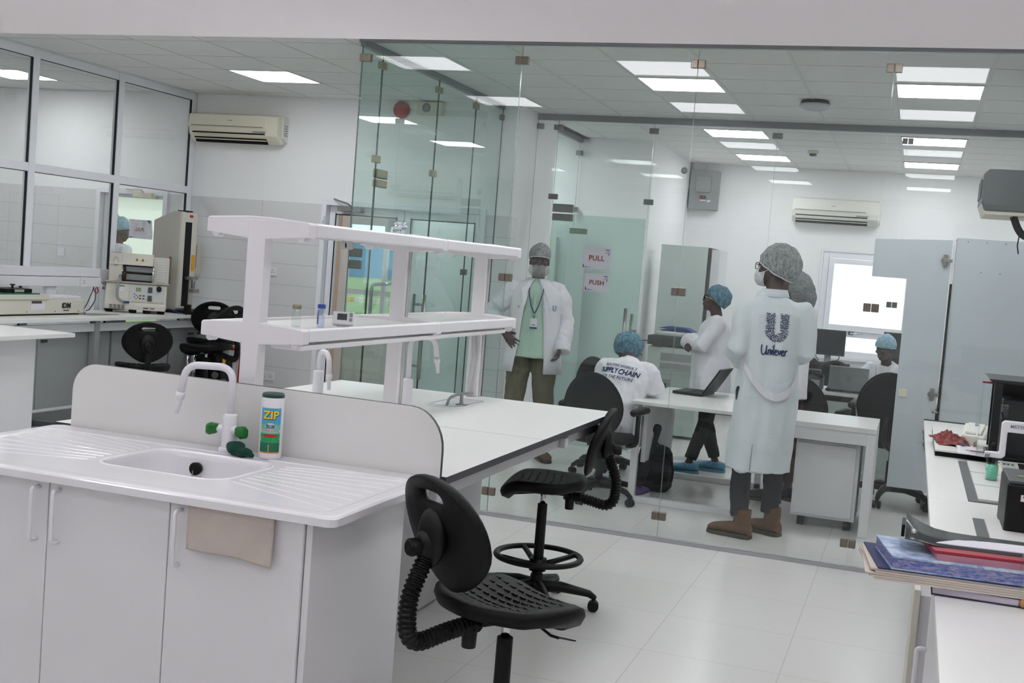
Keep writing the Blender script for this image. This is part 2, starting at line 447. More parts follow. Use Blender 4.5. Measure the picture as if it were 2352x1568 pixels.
L_HALL = [(-3.586, 6.38), (-1.786, 6.38), (.014, 6.38), (-3.586, 4.58), (-1.786, 4.58), (.014, 4.58)]
L_LAB = [(-1.786, 8.78), (.014, 8.78), (1.814, 8.78)]
L_OFF = [(-1.786, 11.58), (.014, 11.62), (-1.786, 13.68), (.014, 13.72), (1.814, 11.6), (1.814, 13.7)]
L_ADJ = [(-8.3, 9.22), (-8.3, 6.82), (-10.4, 9.22), (-8.3, 4.42), (-10.4, 6.82)]  # extra unseen panels added here to brighten the next room
L_NEAR = [(x, y) for y in (2.2, .7, -1.0) for x in (-5.4, -3.6, -1.8, 0, 1.5)]  # unseen panels on the camera side, multiplied to brighten the foreground
yl = [8.62 + .6 * k for k in range(-10, 4)]
ceiling_area(XW, XS, 4.0, YB, -5.6, yl, L_LEFT, False)
ceiling_area(XS, 3.2, 4.0, YI, -.286, [8.48 + .6 * k for k in range(-10, 5)], L_HALL + L_LAB, True)
ceiling_area(XS, 3.2, YI, YR, -.286, [10.7, 11.28, 11.88, 12.38, 12.88, 13.38, 13.98, 14.5], L_OFF, True)
ceiling_area(-12, XW, 4.0, YB, -8.6, [8.92 + .6 * k for k in range(-10, 4)], L_ADJ, False)
struct('ceiling', ceil, M_CEIL)
struct('ceiling', MB().box(-12, 3.3, -3, 16, HC + .05, HC + .15), M_CGAP)
struct('trim_1', bars, M_TBAR)
struct('ceiling', MB().box(-12, 3.3, -3, 3.2, HC, HC + .04), M_SOFF)
# plaster soffit that hangs across the room before the camera
struct('wall_soffit', MB().box(-12, 3.3, 3.12, 4.05, 2.444, HC + .02), M_SOFF)
# outer shell
struct('wall_right', MB().box(3.2, 3.35, -3, YR, 0, HC + .1), M_WALL)
struct('wall_near', MB().box(-12, 3.3, -3.1, -3, 0, HC + .1), M_WALL)
struct('wall_left', MB().box(-12.1, -12, -3, YB, 0, HC + .1), M_WALL)
# back wall of the left half: paint over tiles, door openings to the lobby at two places
def wall_with_holes(name, x0, x1, y0, y1, z0, z1, holes, m, m2=None, zs=None):
    """wall in the XZ plane; holes = (x0, x1, z0, z1)"""
    b = MB(); xs = sorted({x0, x1} | {h[0] for h in holes} | {h[1] for h in holes})
    zz = sorted({z0, z1} | {h[2] for h in holes} | {h[3] for h in holes} | ({zs} if zs else set()))
    for a, c in zip(xs, xs[1:]):
        for p, q in zip(zz, zz[1:]):
            mx, mz = (a + c) / 2, (p + q) / 2
            if any(h[0] < mx < h[1] and h[2] < mz < h[3] for h in holes): continue
            b.box(a, c, y0, y1, p, q, 1 if (zs and mz < zs) else 0)
    return struct(name, b, [m, m2 or m])
DOOR_A = (-7.97, -7.12, 0, 2.10)
DOOR_B = (-5.40, -3.74, 0, 2.12)
wall_with_holes('wall_back_left', -12, XS + .16, YB, YB + .15, 0, HC + .02, [DOOR_A, DOOR_B], M_WALL, M_TILE, 2.075)
# pier between lobby and laboratory, and the walls behind the inner glass
struct('wall_pier', MB().box(-3.66, -3.5, YB + .15, 11.28, 0, HC + .02), M_WALL)
wall_with_holes('wall_office_left', -4.6, -2.78, 12.5, 12.6, 0, HC + .02, [], M_WALL)
struct('wall_office_side', MB().box(-2.88, -2.78, 12.6, YR, 0, HC + .02), M_WALL)
struct('wall_passage', MB().box(-4.7, -4.6, 10.25, 12.6, 0, HC + .02), M_WALL)
WIN = (-1.10, .0, .86, 2.10)
wall_with_holes('wall_back_right', -2.9, 3.3, YR, YR + .18, 0, HC + .02, [WIN], M_WALL)
# skirtings
struct('baseboard_back', MB().box(-6.88, -5.42, YB - .012, YB, 0, .08).box(-12, -7.82, YB - .012, YB, 0, .08), M_LAMG)
struct('baseboard_right', MB().box(-2.78, 3.2, YR - .012, YR, 0, .08), M_DGREY)

# ---- window at the far right
def casement(name, x0, x1, z0, z1, y, fw=.07):
    fr = frame_b(MB(), x0, x1, y - .03, y + .05, z0, z1, fw)
    return fr
fr = casement('window_1', WIN[0], WIN[1], WIN[2], WIN[3], YR + .03)
fr.box(WIN[0] + .07, WIN[1] - .07, YR + .002, YR + .078, 1.10, 1.175)
w1 = struct('window_1', fr, M_ALU, bevel=.004)
sash = casement('s', WIN[0] + .075, WIN[1] - .075, 1.18, WIN[3] - .075, YR + .005, .06)
part('sash', sash, M_ALU, w1, bevel=.004)
part('pane', MB().box(WIN[0] + .05, WIN[1] - .05, YR + .03, YR + .036, .9, 2.05), M_WIN, w1)
part('handle', MB().tube(arc_pts([(-.70, YR - .03, 1.15), (-.70, YR - .07, 1.15), (-.57, YR - .075, 1.155)], .015), .009).box(-.73, -.67, YR - .035, YR - .025, 1.13, 1.17), M_CHR, w1)
struct('trim_2', MB().box(WIN[0] - .05, WIN[1] + .05, YR - .05, YR + .02, .82, .86).box(WIN[0] - .03, WIN[0], YR - .012, YR, .86, 2.13).box(WIN[1], WIN[1] + .03, YR - .012, YR, .86, 2.13).box(WIN[0], WIN[1], YR - .012, YR, 2.1, 2.13), M_ALU, bevel=.004)

# ---- glazed aluminium wall on the left
fr = MB(); gk = MB()
verts = [1.25, 2.40, 3.55, 4.65, 5.72, 6.78, 7.86, 8.94, 10.06]
for y in verts: fr.box(XW - .03, XW + .03, y - .036, y + .036, .0, HC)
for z0, z1 in ((3.0, HC), (2.09, 2.16), (1.20, 1.32), (0, .1)): fr.box(XW - .025, XW + .025, 1.2, YB, z0, z1)
wl = struct('window_2', fr, M_ALU, bevel=.004)
for a, b2 in zip(verts, verts[1:]):
    for z0, z1 in ((2.16, 3.0), (1.32, 2.09), (.1, 1.20)):
        part('pane', MB().box(XW - .004, XW + .004, a + .03, b2 - .03, z0, z1), M_WIN, wl)
        # rubber gasket seen at the far side of each pane
        g = .009
        gk.box(XW + .001, XW + .02, b2 - .036 - g, b2 - .036, z0, z1); gk.box(XW + .01, XW + .02, a + .036, b2 - .036, z1 - .005, z1)
part('gasket', gk, M_GASKET, wl)
struct('wall_left_near', MB().box(XW - .06, XW + .06, -3, 1.2, 0, HC), M_WALL)

# ---- glazed doors to the lobby
def door_leaf(b, x0, x1, z1, y=YB + .05, st=.075, zb=.0):
    frame_b(b, x0, x1, y, y + .05, zb, z1, st, .12)
fr = MB(); x0, x1, z0, z1 = DOOR_B
frame_b(fr, x0, x1, YB - .02, YB + .12, 0, z1, .05, 0)
d1 = struct('door_1', fr, M_ALU, bevel=.003)
lf = MB(); door_leaf(lf, x0 + .055, -4.575, z1 - .055); part('leaf', lf, M_ALU, d1, bevel=.003)
lf = MB(); door_leaf(lf, -4.565, x1 - .055, z1 - .055); part('leaf', lf, M_ALU, d1, bevel=.003)
for a, b2 in ((x0 + .12, -4.64), (-4.5, x1 - .12)):
    part('pane', MB().box(a, b2, YB + .07, YB + .076, .12, z1 - .12), M_WIN, d1)
    gk = MB()
    gk.box(a, a + .008, YB + .04, YB + .05, .12, z1 - .12).box(b2 - .008, b2, YB + .04, YB + .05, .12, z1 - .12).box(a, b2, YB + .04, YB + .05, z1 - .135, z1 - .125)
    part('gasket', gk, M_GASKET, d1)
hd = MB()
for yy in (YB - .03, YB + .16):
    pass
hd.tube(arc_pts([(-4.61, YB + .05, 1.38), (-4.61, YB - .06, 1.38), (-4.80, YB - .06, 1.36), (-4.80, YB - .06, .95), (-4.61, YB - .06, .93), (-4.61, YB + .05, .93)], .04), .017, 12)
hd.tube(arc_pts([(-4.63, YB + .1, 1.36), (-4.66, YB + .2, 1.36), (-4.68, YB + .2, 1.34), (-4.68, YB + .2, .97), (-4.63, YB + .1, .95)], .04), .015, 12)
part('handle', hd, M_CHR, d1, label='chrome D pull handle')
part('lock', MB().box(-4.635, -4.595, YB + .035, YB + .05, .88, 1.0), M_BPLA, d1)
for z in (1.9, 1.75): part('hinge', MB().cyl((x0 + .03, YB - .03, z), (x0 + .03, YB - .03, z + .07), .012), M_ALU, d1)
cl = MB().box(-5.22, -4.98, YB - .05, YB + .03, 2.02, 2.07); cl.tube([(-5.08, YB - .05, 2.07), (-5.08, YB - .12, 2.09), (-5.27, YB - .03, 2.13)], .008)
part('door_closer', cl, M_STEEL, d1, bevel=.004)
fr = MB(); x0, x1, z0, z1 = DOOR_A
frame_b(fr, x0, x1, YB - .02, YB + .12, 0, z1, .05, 0)
d2 = struct('door_2', fr, M_ALU, bevel=.003)
lf = MB(); door_leaf(lf, x0 + .052, x1 - .052, z1 - .052, st=.03); part('leaf', lf, M_ALU, d2)
part('pane', MB().box(x0 + .06, x1 - .06, YB + .07, YB + .076, .12, z1 - .08), M_WIN, d2)
cl = MB().box(-7.50, -7.28, YB - .06, YB + .03, 2.02, 2.07); cl.tube([(-7.38, YB - .05, 2.07), (-7.38, YB - .1, 2.1), (-7.6, YB - .03, 2.1)], .008)
part('door_closer', cl, M_CREAM, d2, bevel=.004)
# notice taped to that door, seen from behind
sg = MB(); nx, nz = 8, 6
vs = [(-7.595 + .28 * i / nx, YB + .035 + .012 * math.sin(i * 1.7 + j * .6), 1.61 + .19 * j / nz) for j in range(nz + 1) for i in range(nx + 1)]
sg.add(vs, [(j * (nx + 1) + i, j * (nx + 1) + i + 1, (j + 1) * (nx + 1) + i + 1, (j + 1) * (nx + 1) + i) for j in range(nz) for i in range(nx)])
sn = thing('door_notice', 'crumpled paper notice seen from behind on the far glass door at left', 'notice', (-7.45, YB + .03, 1.6))
o = part('sheet', sg, M_PAPER, sn); m = o.modifiers.new('t', 'SOLIDIFY'); m.thickness = .001
part('lettering', facing(text_mb('PULL', .034, .01), (-7.455, YB + .018, 1.70), mirror=True), M_REDT, sn)
part('corner_print', MB().prism([(-7.37, 1.80), (-7.33, 1.80), (-7.33, 1.76)], YB + .017, YB + .019, 'Y').box(-7.59, -7.53, YB + .017, YB + .019, 1.617, 1.625), M_BLUE, sn)

# ---- lobby, garden and fence beyond those doors
lb = MB()
wall_with_holes('wall_lobby', -12, -4.7, 12.5, 12.62, 0, HC, [(-6.36, -5.20, .6, 2.02), (-11.0, -7.2, 0, 2.3)], M_WALL)
struct('wall_lobby_side', MB().box(-6.47, -6.41, 10.9, 12.5, 0, HC), M_PEACH)
fr = MB()
frame_b(fr, -6.36, -5.2, 12.5, 12.56, .6, 2.02, .05)
fr.box(-5.86, -5.81, 12.502, 12.558, .65, 1.97).box(-6.31, -5.25, 12.505, 12.555, 1.16, 1.22)
w3 = struct('window_3', fr, M_ALU); part('pane', MB().box(-6.34, -5.22, 12.525, 12.53, .65, 1.98), M_WIN, w3)
struct('ceiling_lobby', MB().box(-12, -4.66, YB + .15, 12.6, 2.6, 2.7), M_WALL)
struct('ceiling_passage', MB().box(-4.66, -3.5, YB + .15, 12.6, HC, HC + .04), M_CEIL)
# shelf cabinet glimpsed in the lobby
sh = thing('lobby_shelf_unit', 'pale shelf unit with dark drawers glimpsed through the left door leaf', 'shelf unit', (-6.9, 11.8, 0))
part('carcass', MB().box(-7.3, -6.5, 11.6, 12.1, 0, .12).box(-7.3, -6.5, 11.6, 12.1, .62, .68).box(-7.3, -6.5, 12.05, 12.1, .1, 1.95).box(-7.3, -7.27, 11.6, 12.1, 0, 1.95).box(-6.53, -6.5, 11.6, 12.1, 0, 1.95).box(-7.3, -6.5, 11.6, 12.1, 1.2, 1.23).box(-7.3, -6.5, 11.6, 12.1, 1.55, 1.58).box(-7.3, -6.5, 11.6, 12.1, 1.92, 1.95), M_CREAM2, sh)
part('drawer', MB().box(-7.27, -6.53, 11.59, 12.0, .70, .84), M_DGREY, sh); part('drawer', MB().box(-7.27, -6.53, 11.59, 12.0, .14, .22), M_DGREY, sh)
# white inner door with a lever handle seen through the right leaf
d5 = struct('door_5', MB().box(-4.68, -4.62, 10.9, 11.8, 0, 2.1).box(-4.30, -3.70, 12.2, 12.26, 0, 1.98), M_CREAM2, bevel=.004)
part('handle', MB().box(-4.20, -4.14, 12.17, 12.2, .85, 1.16).tube([(-4.17, 12.17, 1.02), (-4.17, 12.13, 1.02), (-4.06, 12.13, 1.015)], .012), M_STEEL, d5)
g = MB(); ys = [13.4, 16, 20, 24, 28]; zs = [-.15, -.1, .55, 1.0, 1.1]
g.add([(x, y, z) for y, z in zip(ys, zs) for x in (-40, -3.1)], [(2 * i, 2 * i + 1, 2 * i + 3, 2 * i + 2) for i in range(4)])
lawn = struct('ground_lawn', g, M_GRASS)
struct('ground_paving', MB().box(-40, -2.95, 12.62, 13.4, -.15, -.02), M_PAVE)
kb = MB()
for k in range(24): kb.box(-24 + k * .8, -24 + k * .8 + .72, 21.0, 21.15, .66, .76, k % 2)
single('painted_kerb', kb, [mat('yellow kerb', '#d9b23c', .8), mat('pale kerb', '#c9c3b4', .8)], 'yellow and grey kerb crossing the lawn outside the lobby', 'kerb')
single('blue_fence', MB().box(-26, -3.2, 26, 26.06, 1.0, 1.95).box(-26, -3.2, 25.95, 26.1, 1.9, 1.98), M_BLUEF, 'blue panel fence beyond the lawn outside the lobby', 'fence')
single('garden_building', MB().box(-30, -14.5, 24, 25.5, .6, 2.6).prism([(-30.4, 2.6), (-14.1, 2.6), (-14.9, 2.95), (-29.6, 2.95)], 23.8, 25.8, 'Y'), M_CREAM2, 'low cream building across the lawn seen through the far left glass door', 'building')
GB = bpy.data.objects['garden_building']
for k in range(5): part('window', MB().box(-28.5 + k * 2.9, -27.0 + k * 2.9, 23.96, 24.02, 1.25, 2.1), M_GREYP, GB)

# ---- recessed ceiling lights
M_PANEL = mat_emit('light panel diffuser', '#fbfcff', PANEL_L)
def make_panel(label, x, y, z=HC):
    t = thing('ceiling_light', label, 'ceiling light', (x, y, z), group='recessed square ceiling light panels')
    f = MB(); a, b2 = .3, .275
    for s1 in (-1, 1):
        f.box(-a, a, s1 * b2, s1 * a, -.004, .02); f.box(s1 * b2, s1 * a, -b2, b2, -.004, .0199)
    part('frame', f, M_TBAR, t, local=True)
    part('diffuser', MB().box(-b2, b2, -b2, b2, 0, .012), M_PANEL, t, local=True)
    return t
lt = make_panel('square ceiling light panel near the wall air conditioner at the left', *L_LEFT[0])
names = {L_ADJ[0]: 'ceiling light panel in the next room behind the glazed wall',
 L_LAB[0]: 'nearest bright ceiling light behind the glass, left of the domed fitting',
 L_LAB[1]: 'nearest bright ceiling light behind the glass, right of the domed fitting',
 L_OFF[0]: 'ceiling light just beyond the inner glass rail, left of the smoke detector',
 L_OFF[1]: 'ceiling light just beyond the inner glass rail, above the window side',
 L_OFF[2]: 'farthest ceiling light on the left, above the grey electrical box',
 L_OFF[3]: 'farthest ceiling light on the right, above the window'}
for p in L_LEFT[1:] + L_HALL + L_LAB + L_OFF + L_ADJ + L_NEAR:
    again(lt, names.get(p, 'recessed ceiling light panel outside the view'), (p[0], p[1], HC))
for x, y, z, lb in ((-7.6, 11.4, 2.6, 'ceiling light panel in the lobby behind the far left door'), (-5.3, 11.2, 2.6, 'ceiling light panel in the lobby behind the double doors'), (-4.15, 11.7, HC, 'far added light panel brightening the narrow passage behind the pier'), (-4.15, 10.8, HC, 'near added light panel brightening the narrow passage behind the pier'), (-6.6, 11.2, 2.6, 'added light panel brightening the middle of the lobby')): again(lt, lb, (x, y, z))  # unseen; passage and mid-lobby panels added to brighten the area behind the doors

# ---- glass partitions: panes with dark edges, steel clips
def pane(b, x0, x1, y0, y1, z0, z1):
    """faces across the thin direction are clear, the narrow ones are the edge"""
    thin = 'Y' if abs(y1 - y0) < abs(x1 - x0) else 'X'
    o = len(b.f); b.box(x0, x1, y0, y1, z0, z1)
    for k in range(6):
        n = ['-Z', 'Z', '-Y', 'X', 'Y', '-X'][k]
        b.mi[o + k] = 0 if n.endswith(thin) else 1
def clip_y(x, y, z, w=.088, h=.05, t=.016): return MB().box(x - w / 2, x - .0015, y - t, y + t, z - h / 2, z + h / 2).box(x + .0015, x + w / 2, y - t, y + t, z - h / 2, z + h / 2)
def clip_x(x, y, z, w=.09, h=.05, t=.016): return MB().box(x - t, x + t, y - w / 2, y - .0015, z - h / 2, z + h / 2).box(x - t, x + t, y + .0015, y + w / 2, z - h / 2, z + h / 2)
T = .005
seams = [XS, -2.522, -1.388, -.246, .90, 2.05, 3.19]
zc = [2.95, 1.562, .16]
for i, (a, b2) in enumerate(zip(seams, seams[1:])):
    b = MB(); pane(b, a + .002, b2 - .002, YG - T, YG + T, .03, HC - .03)
    w = struct('window_glass', b, [M_GLASSG if i == 0 else M_GLASS, M_GEDGEL])
    for z in zc:
        if i > 0: part('clip', clip_y(a, YG, z), M_CLIP, w, bevel=.003)
struct('trim_3', MB().box(XS - .01, 3.2, YG - .014, YG + .014, 0, .022), mat('floor channel', '#a8a8ac', .5, metal=.3))
struct('trim_4', MB().box(XS - .02, 3.2, YG - .02, YG + .02, HC - .022, HC), M_RAIL)
# corner clips
side = [YG, 7.57, 8.60, 9.42, YB]
for i, (a, b2) in enumerate(zip(side, side[1:])):
    b = MB()
    if i == 1:
        pane(b, XS - T, XS + T, a + .003, b2 - .003, 2.175, HC - .03)
    else: pane(b, XS - T, XS + T, a + .003, b2 - .003, .03, HC - .03)
    w = struct('window_glass', b, [M_GLASSG, M_GEDGE])
    if i > 0:
        part('clip', clip_x(XS, a, 2.95), M_BRASS, w, bevel=.003)
        if i < 3: part('clip', clip_x(XS, a, 2.305), M_BRASS, w, bevel=.003)
        if i == 3: part('clip', clip_x(XS, a, 1.55), M_CLIPG, w, bevel=.003)
    if i == 3: part('clip', clip_x(XS, b2 - .02, 2.95, .07), M_CLIPG, w, bevel=.003)
    if i == 0:
        part('clip', MB().box(XS - .01, XS + .07, YG - .022, YG + .016, 2.92, 2.97), M_CLIP, w, bevel=.003)
        for z in (1.565, 1.645): part('clip', MB().box(XS - .01, XS + .08, YG + .02, YG + .05, z - .03, z + .03), M_CLIPG, w, bevel=.004)
struct('trim_5', MB().box(XS - .018, XS + .018, YG, YB, HC - .045, HC), M_RAIL)
struct('trim_5', MB().box(XS - .018, XS + .018, YG, 7.57, 0, .03).box(XS - .018, XS + .018, 8.6, YB, 0, .03), M_ALU)
b = MB(); pane(b, XS - T, XS + T, 7.578, 8.592, .01, 2.168)
d3 = struct('door_3', b, [M_GLASSG, M_GEDGE])
part('patch_fitting', MB().box(XS - .02, XS + .02, 7.575, 7.74, 2.115, 2.166), M_BRASS, d3, bevel=.006)
part('patch_fitting', MB().box(XS - .02, XS + .02, 7.575, 7.74, 2.178, 2.24), M_BRASS, d3, bevel=.006)
for s1 in (-.045, .045):
    part('handle', MB().cyl((XS + s1, 8.50, .70), (XS + s1, 8.50, 1.36), .016).cyl((XS, 8.50, 1.28), (XS + s1, 8.50, 1.28), .01).cyl((XS, 8.50, .8), (XS + s1, 8.50, .8), .01), M_STEEL, d3)
# inner partition with the glass door
ins = [-3.5, -3.295, -2.385, -1.285, -.195, .90, 2.05, 3.19]
for i, (a, b2) in enumerate(zip(ins, ins[1:])):
    b = MB(); pane(b, a + .002, b2 - .002, YI - T, YI + T, 2.165 if i == 1 else .03, HC - .05)
    w = struct('window_glass', b, [M_GLASS, M_GEDGEL])
    if i > 0:
        part('clip', clip_y(a, YI, 2.952), M_CLIPG, w, bevel=.003)
        part('clip', clip_y(a, YI, 2.31 if i < 3 else 1.56), M_CLIPG, w, bevel=.003)
    else: part('clip', MB().box(a - .005, a + .06, YI - .03, YI + .016, 2.93, 2.98), M_CLIPG, w, bevel=.003)
struct('trim_6', MB().box(-3.5, 3.2, YI - .022, YI + .022, HC - .055, HC), M_RAIL)
struct('trim_6', MB().box(-2.385, 3.2, YI - .018, YI + .018, 0, .03), M_ALU)
b = MB(); pane(b, -3.285, -2.395, YI - T, YI + T, .01, 2.155)
d4 = struct('door_4', b, [M_GDOOR, M_GEDGEL])
part('patch_fitting', MB().box(-3.285, -3.09, YI - .02, YI + .02, 2.17, 2.245).box(-3.285, -3.09, YI - .02, YI + .02, 2.09, 2.155), M_CLIPG, d4, bevel=.005)
part('patch_fitting', MB().box(-3.12, -2.95, YI + .03, YI + .05, 1.98, 2.03), M_BRASS, d4, bevel=.004)
for s1, xx, z0 in ((-.05, -2.50, .75), (.05, -2.46, .72)):
    part('handle', MB().cyl((xx, YI + s1, z0), (xx, YI + s1, 1.33 if s1 < 0 else 1.28), .016).cyl((xx, YI, 1.2), (xx, YI + s1, 1.2), .01).cyl((xx, YI, .8), (xx, YI + s1, .8), .01), M_STEEL, d4)
part('lock', MB().box(-2.46, -2.395, YI - .02, YI + .02, 1.05, 1.14), M_STEEL, d4, bevel=.004)
part('lock', MB().lathe([(.02, -.03), (.045, -.025), (.045, 0), (.045, .03), (.02, .035)], (-2.355, YI - .03, 1.0), axis='Y'), M_DGREY, d4, label='round black lock case at the door edge')
# short cross partition in the passage
for a, b2 in ((11.28, 12.47),):
    b = MB(); pane(b, -3.605, -3.595, a, b2, .03, HC - .05); w = struct('window_glass', b, [M_GLASSG, M_GEDGEL])
    part('clip', MB().box(-3.62, -3.56, b2 - .07, b2, 2.88, 2.93), M_CLIPG, w); part('clip', MB().box(-3.62, -3.56, b2 - .07, b2, 2.27, 2.32), M_CLIPG, w)
struct('trim_7', MB().box(-3.62, -3.58, 11.28, 12.5, HC - .05, HC), M_RAIL)
b = MB().box(-3.95, -3.4, 12.30, 12.34, 0, 2.12); struct('door_6', b, M_LAM, bevel=.003)

# notices on the glass door
def notice(word, x, z, w, h, th, label):
    t = thing('door_notice', label, 'notice', (x, YI - .012, z - h / 2))
    part('sheet', MB().box(x - w / 2, x + w / 2, YI - .012, YI - .0105, z - h / 2, z + h / 2), M_PAPER, t)
    part('lettering', facing(text_mb(word, th, .03, spacing=1.05), (x + .0, YI - .014, z)), M_REDT, t)
    c = MB(); q = YI - .0135
    x1, z1 = x + w / 2 - .02, z + h / 2 - .015
    c.prism([(x1 - .05, z1), (x1, z1), (x1 - .01, z1 - .012)], q, q + .001, 'Y', 0); c.prism([(x1 - .012, z1 - .05), (x1, z1 - .05), (x1, z1)], q, q + .001, 'Y', 1)
    c.prism([(x1 - .03, z1 - .02), (x1 - .018, z1 - .02), (x1 - .018, z1 - .035), (x1 - .03, z1 - .035)][::-1], q, q + .001, 'Y', 2)
    c0 = c; c = MB()
    x2, z2 = x - w / 2 + .012, z - h / 2 + .012
    c.prism([(x2, z2), (x2 + .02, z2), (x2, z2 + .035)], q, q + .001, 'Y', 0); c.prism([(x2 + .02, z2), (x2 + .05, z2), (x2 + .035, z2 + .012)], q, q + .001, 'Y', 1); c.prism([(x2 + .05, z2), (x2 + .08, z2), (x2 + .06, z2 + .008)], q, q + .001, 'Y', 3)
    CM = [M_REDT, mat('blue corner', '#3f6db0', .6), M_GREYP, mat('teal corner', '#3d9a94', .6)]
    part('corner_print', c0, CM, t); part('corner_print', c, CM, t)
notice('PULL', -2.825, 1.765, .275, .2, .046, 'paper notice reading PULL, the upper of two on the glass door')
notice('PUSH', -2.805, 1.54, .24, .165, .041, 'paper notice reading PUSH, the lower of two on the glass door')
o = single('round_sticker', MB().lathe([(.028, 0), (.03, -.004), (.012, -.008)], (-2.08, YI - .008, 2.61), axis='Y'), M_LAPS, 'small round disc stuck high on the inner glass', 'sticker')
# ================================================================= sink bench and island
IX0, IX1, IY1 = -2.935, -1.385, 5.84      # island outline
# base cupboard under the sink
t = thing('sink_cupboard', 'white base cupboard with three doors under the sink worktop', 'cupboard', (-2.15, 3.13, 0))
CF = 2.825
part('carcass', MB().box(-2.86, -1.50, CF + .02, 3.44, .08, .70).box(-2.86, -1.50, CF + .02, CF + .04, .70, ZB - .03).box(-2.86, -1.50, 3.42, 3.44, .70, ZB - .03).box(-2.86, -2.84, CF + .04, 3.42, .70, ZB - .03).box(-2.82, -1.54, CF + .07, 3.40, 0, .08), M_LAM, t, bevel=.002)
part('side_panel', MB().box(-1.498, -1.478, CF + .01, 3.45, .0, ZB - .028), M_LAM, t, bevel=.002)
for a, b2, hx in ((-2.86, -2.3415, -2.405), (-2.3385, -1.9265, -2.325), (-1.9235, -1.5005, -1.905)):
    d = part('door', MB().box(a, b2, CF, CF + .018, .1, ZB - .035), M_LAM, t, bevel=.003)
    hx = hx if hx > a else b2 - .06
    hx = {-2.405: -2.376, -2.325: -2.300, -1.905: -1.886}[hx]
    pts = [(hx, CF, .893), (hx, CF - .032, .893), (hx, CF - .032, .738), (hx, CF, .738)]
    part('handle', MB().tube(arc_pts(pts, .012), .0058, 10), M_WPLA, d)
# moulded sink top: bowl, drainer grooves, raised rim
SX0, SX1, SY0, SY1 = -2.90, -1.395, 2.79, 3.53
BX0, BX1, BY0, BY1 = -2.345, -1.905, 3.03, 3.375
def grid_surface(xs, ys, hf, keep, z_bottom):
    b = MB(); idx = {}
    for j, y in enumerate(ys):
        for i, x in enumerate(xs): idx[i, j] = len(b.v); b.v.append((x, y, hf(x, y)))
    for j in range(len(ys) - 1):
        for i in range(len(xs) - 1):
            if keep((xs[i] + xs[i + 1]) / 2, (ys[j] + ys[j + 1]) / 2):
                b.f.append([idx[i, j], idx[i + 1, j], idx[i + 1, j + 1], idx[i, j + 1]]); b.mi.append(0); b.sm.append(True)
    return b
def rsd(x, y, x0, x1, y0, y1, r):
    """signed distance to a rounded rectangle"""
    qx = abs(x - (x0 + x1) / 2) - (x1 - x0) / 2 + r; qy = abs(y - (y0 + y1) / 2) - (y1 - y0) / 2 + r
    return math.hypot(max(qx, 0), max(qy, 0)) + min(max(qx, qy), 0) - r
def groove(x, y):
    g = 0.0
    for (xa, ya, xb, yb) in GR:
        dx, dy = xb - xa, yb - ya; L = math.hypot(dx, dy)
        tt = max(0, min(1, ((x - xa) * dx + (y - ya) * dy) / (L * L))); d = math.hypot(x - xa - dx * tt, y - ya - dy * tt)
        if d < .005: g = max(g, (1 - d / .005))
    return g
GR = []
for k in range(9):
    u = k / 8
    GR.append((-1.87 + .01 * (1 - abs(u - .5)), 3.05 + .31 * u, -1.47, 2.90 + .575 * u))
    GR.append((-2.38 - .01, 3.05 + .31 * u, -2.85, 2.92 + .62 * u if k < 8 else 3.50))
def sink_h(x, y):
    z = ZB
    d = rsd(x, y, BX0, BX1, BY0, BY1, .07)
    if d < .012:
        q = min(1, max(0, (.012 - d) / .05)); z -= .012 * (1 - math.cos(pi * min(1, q * 2.2))) / 2 + max(0, min(1, (-d) / .028)) * .15
    e = rsd(x, y, SX0, SX1, SY0, SY1, .05)
    f = rsd(x, y, SX0 + .05, SX1 - .05, SY0 + .05, SY1 - .1, .03)
    if f < 0 and d > .012: z -= .003
    if d > .015: z += .0024 * groove(x, y) if f < 0 else 0
    if e > -.012: z -= .008 * (1 + e / .012) ** 2 if e < 0 else .008
    return z
xs = [SX0 + (SX1 - SX0) * i / 420 for i in range(421)]; ys = [SY0 + (SY1 - SY0) * j / 206 for j in range(207)]
top = grid_surface(xs, ys, sink_h, lambda x, y: rsd(x, y, SX0, SX1, SY0, SY1, .03) < 0, 0)
sk = thing('sink_worktop', 'glossy white moulded worktop with sink bowl and ribbed drainers', 'sink', (-2.15, 3.15, ZB - .03))
part('drainer_top', top, M_SINK, sk)
rim = MB(); outl = rrect(SX0, SX1, SY0, SY1, .03, 6); inl = rrect(SX0 + .03, SX1 - .03, SY0 + .03, SY1 - .03, .02, 6)
rim.rings([[(x, y, ZB - .007) for x, y in inl], [(x, y, ZB - .007) for x, y in outl], [(x, y, ZB - .028) for x, y in outl], [(x, y, ZB - .028) for x, y in inl]], False, smooth=False)
part('rim', rim, M_SINK, sk)
bw = MB().prism(rrect(BX0 - .02, BX1 + .02, BY0 - .02, BY1 + .02, .07), ZB - .17, ZB - .16)
for _ in (0,): part('bowl', bw, M_SINK, sk)
part('overflow', MB().lathe([(.020, .014), (.022, -.002), (.018, -.008), (.008, -.005)], (-2.195, BY1 - .026, ZB - .05), axis='Y'), M_BLK, sk, label='round black overflow grommet')
part('plug_chain', MB().tube([(-2.198 + .003 * math.sin(k), BY1 - .036 - .002 * k, ZB - .055 - .007 * k) for k in range(8)], .0018, 6), M_STEEL, sk)
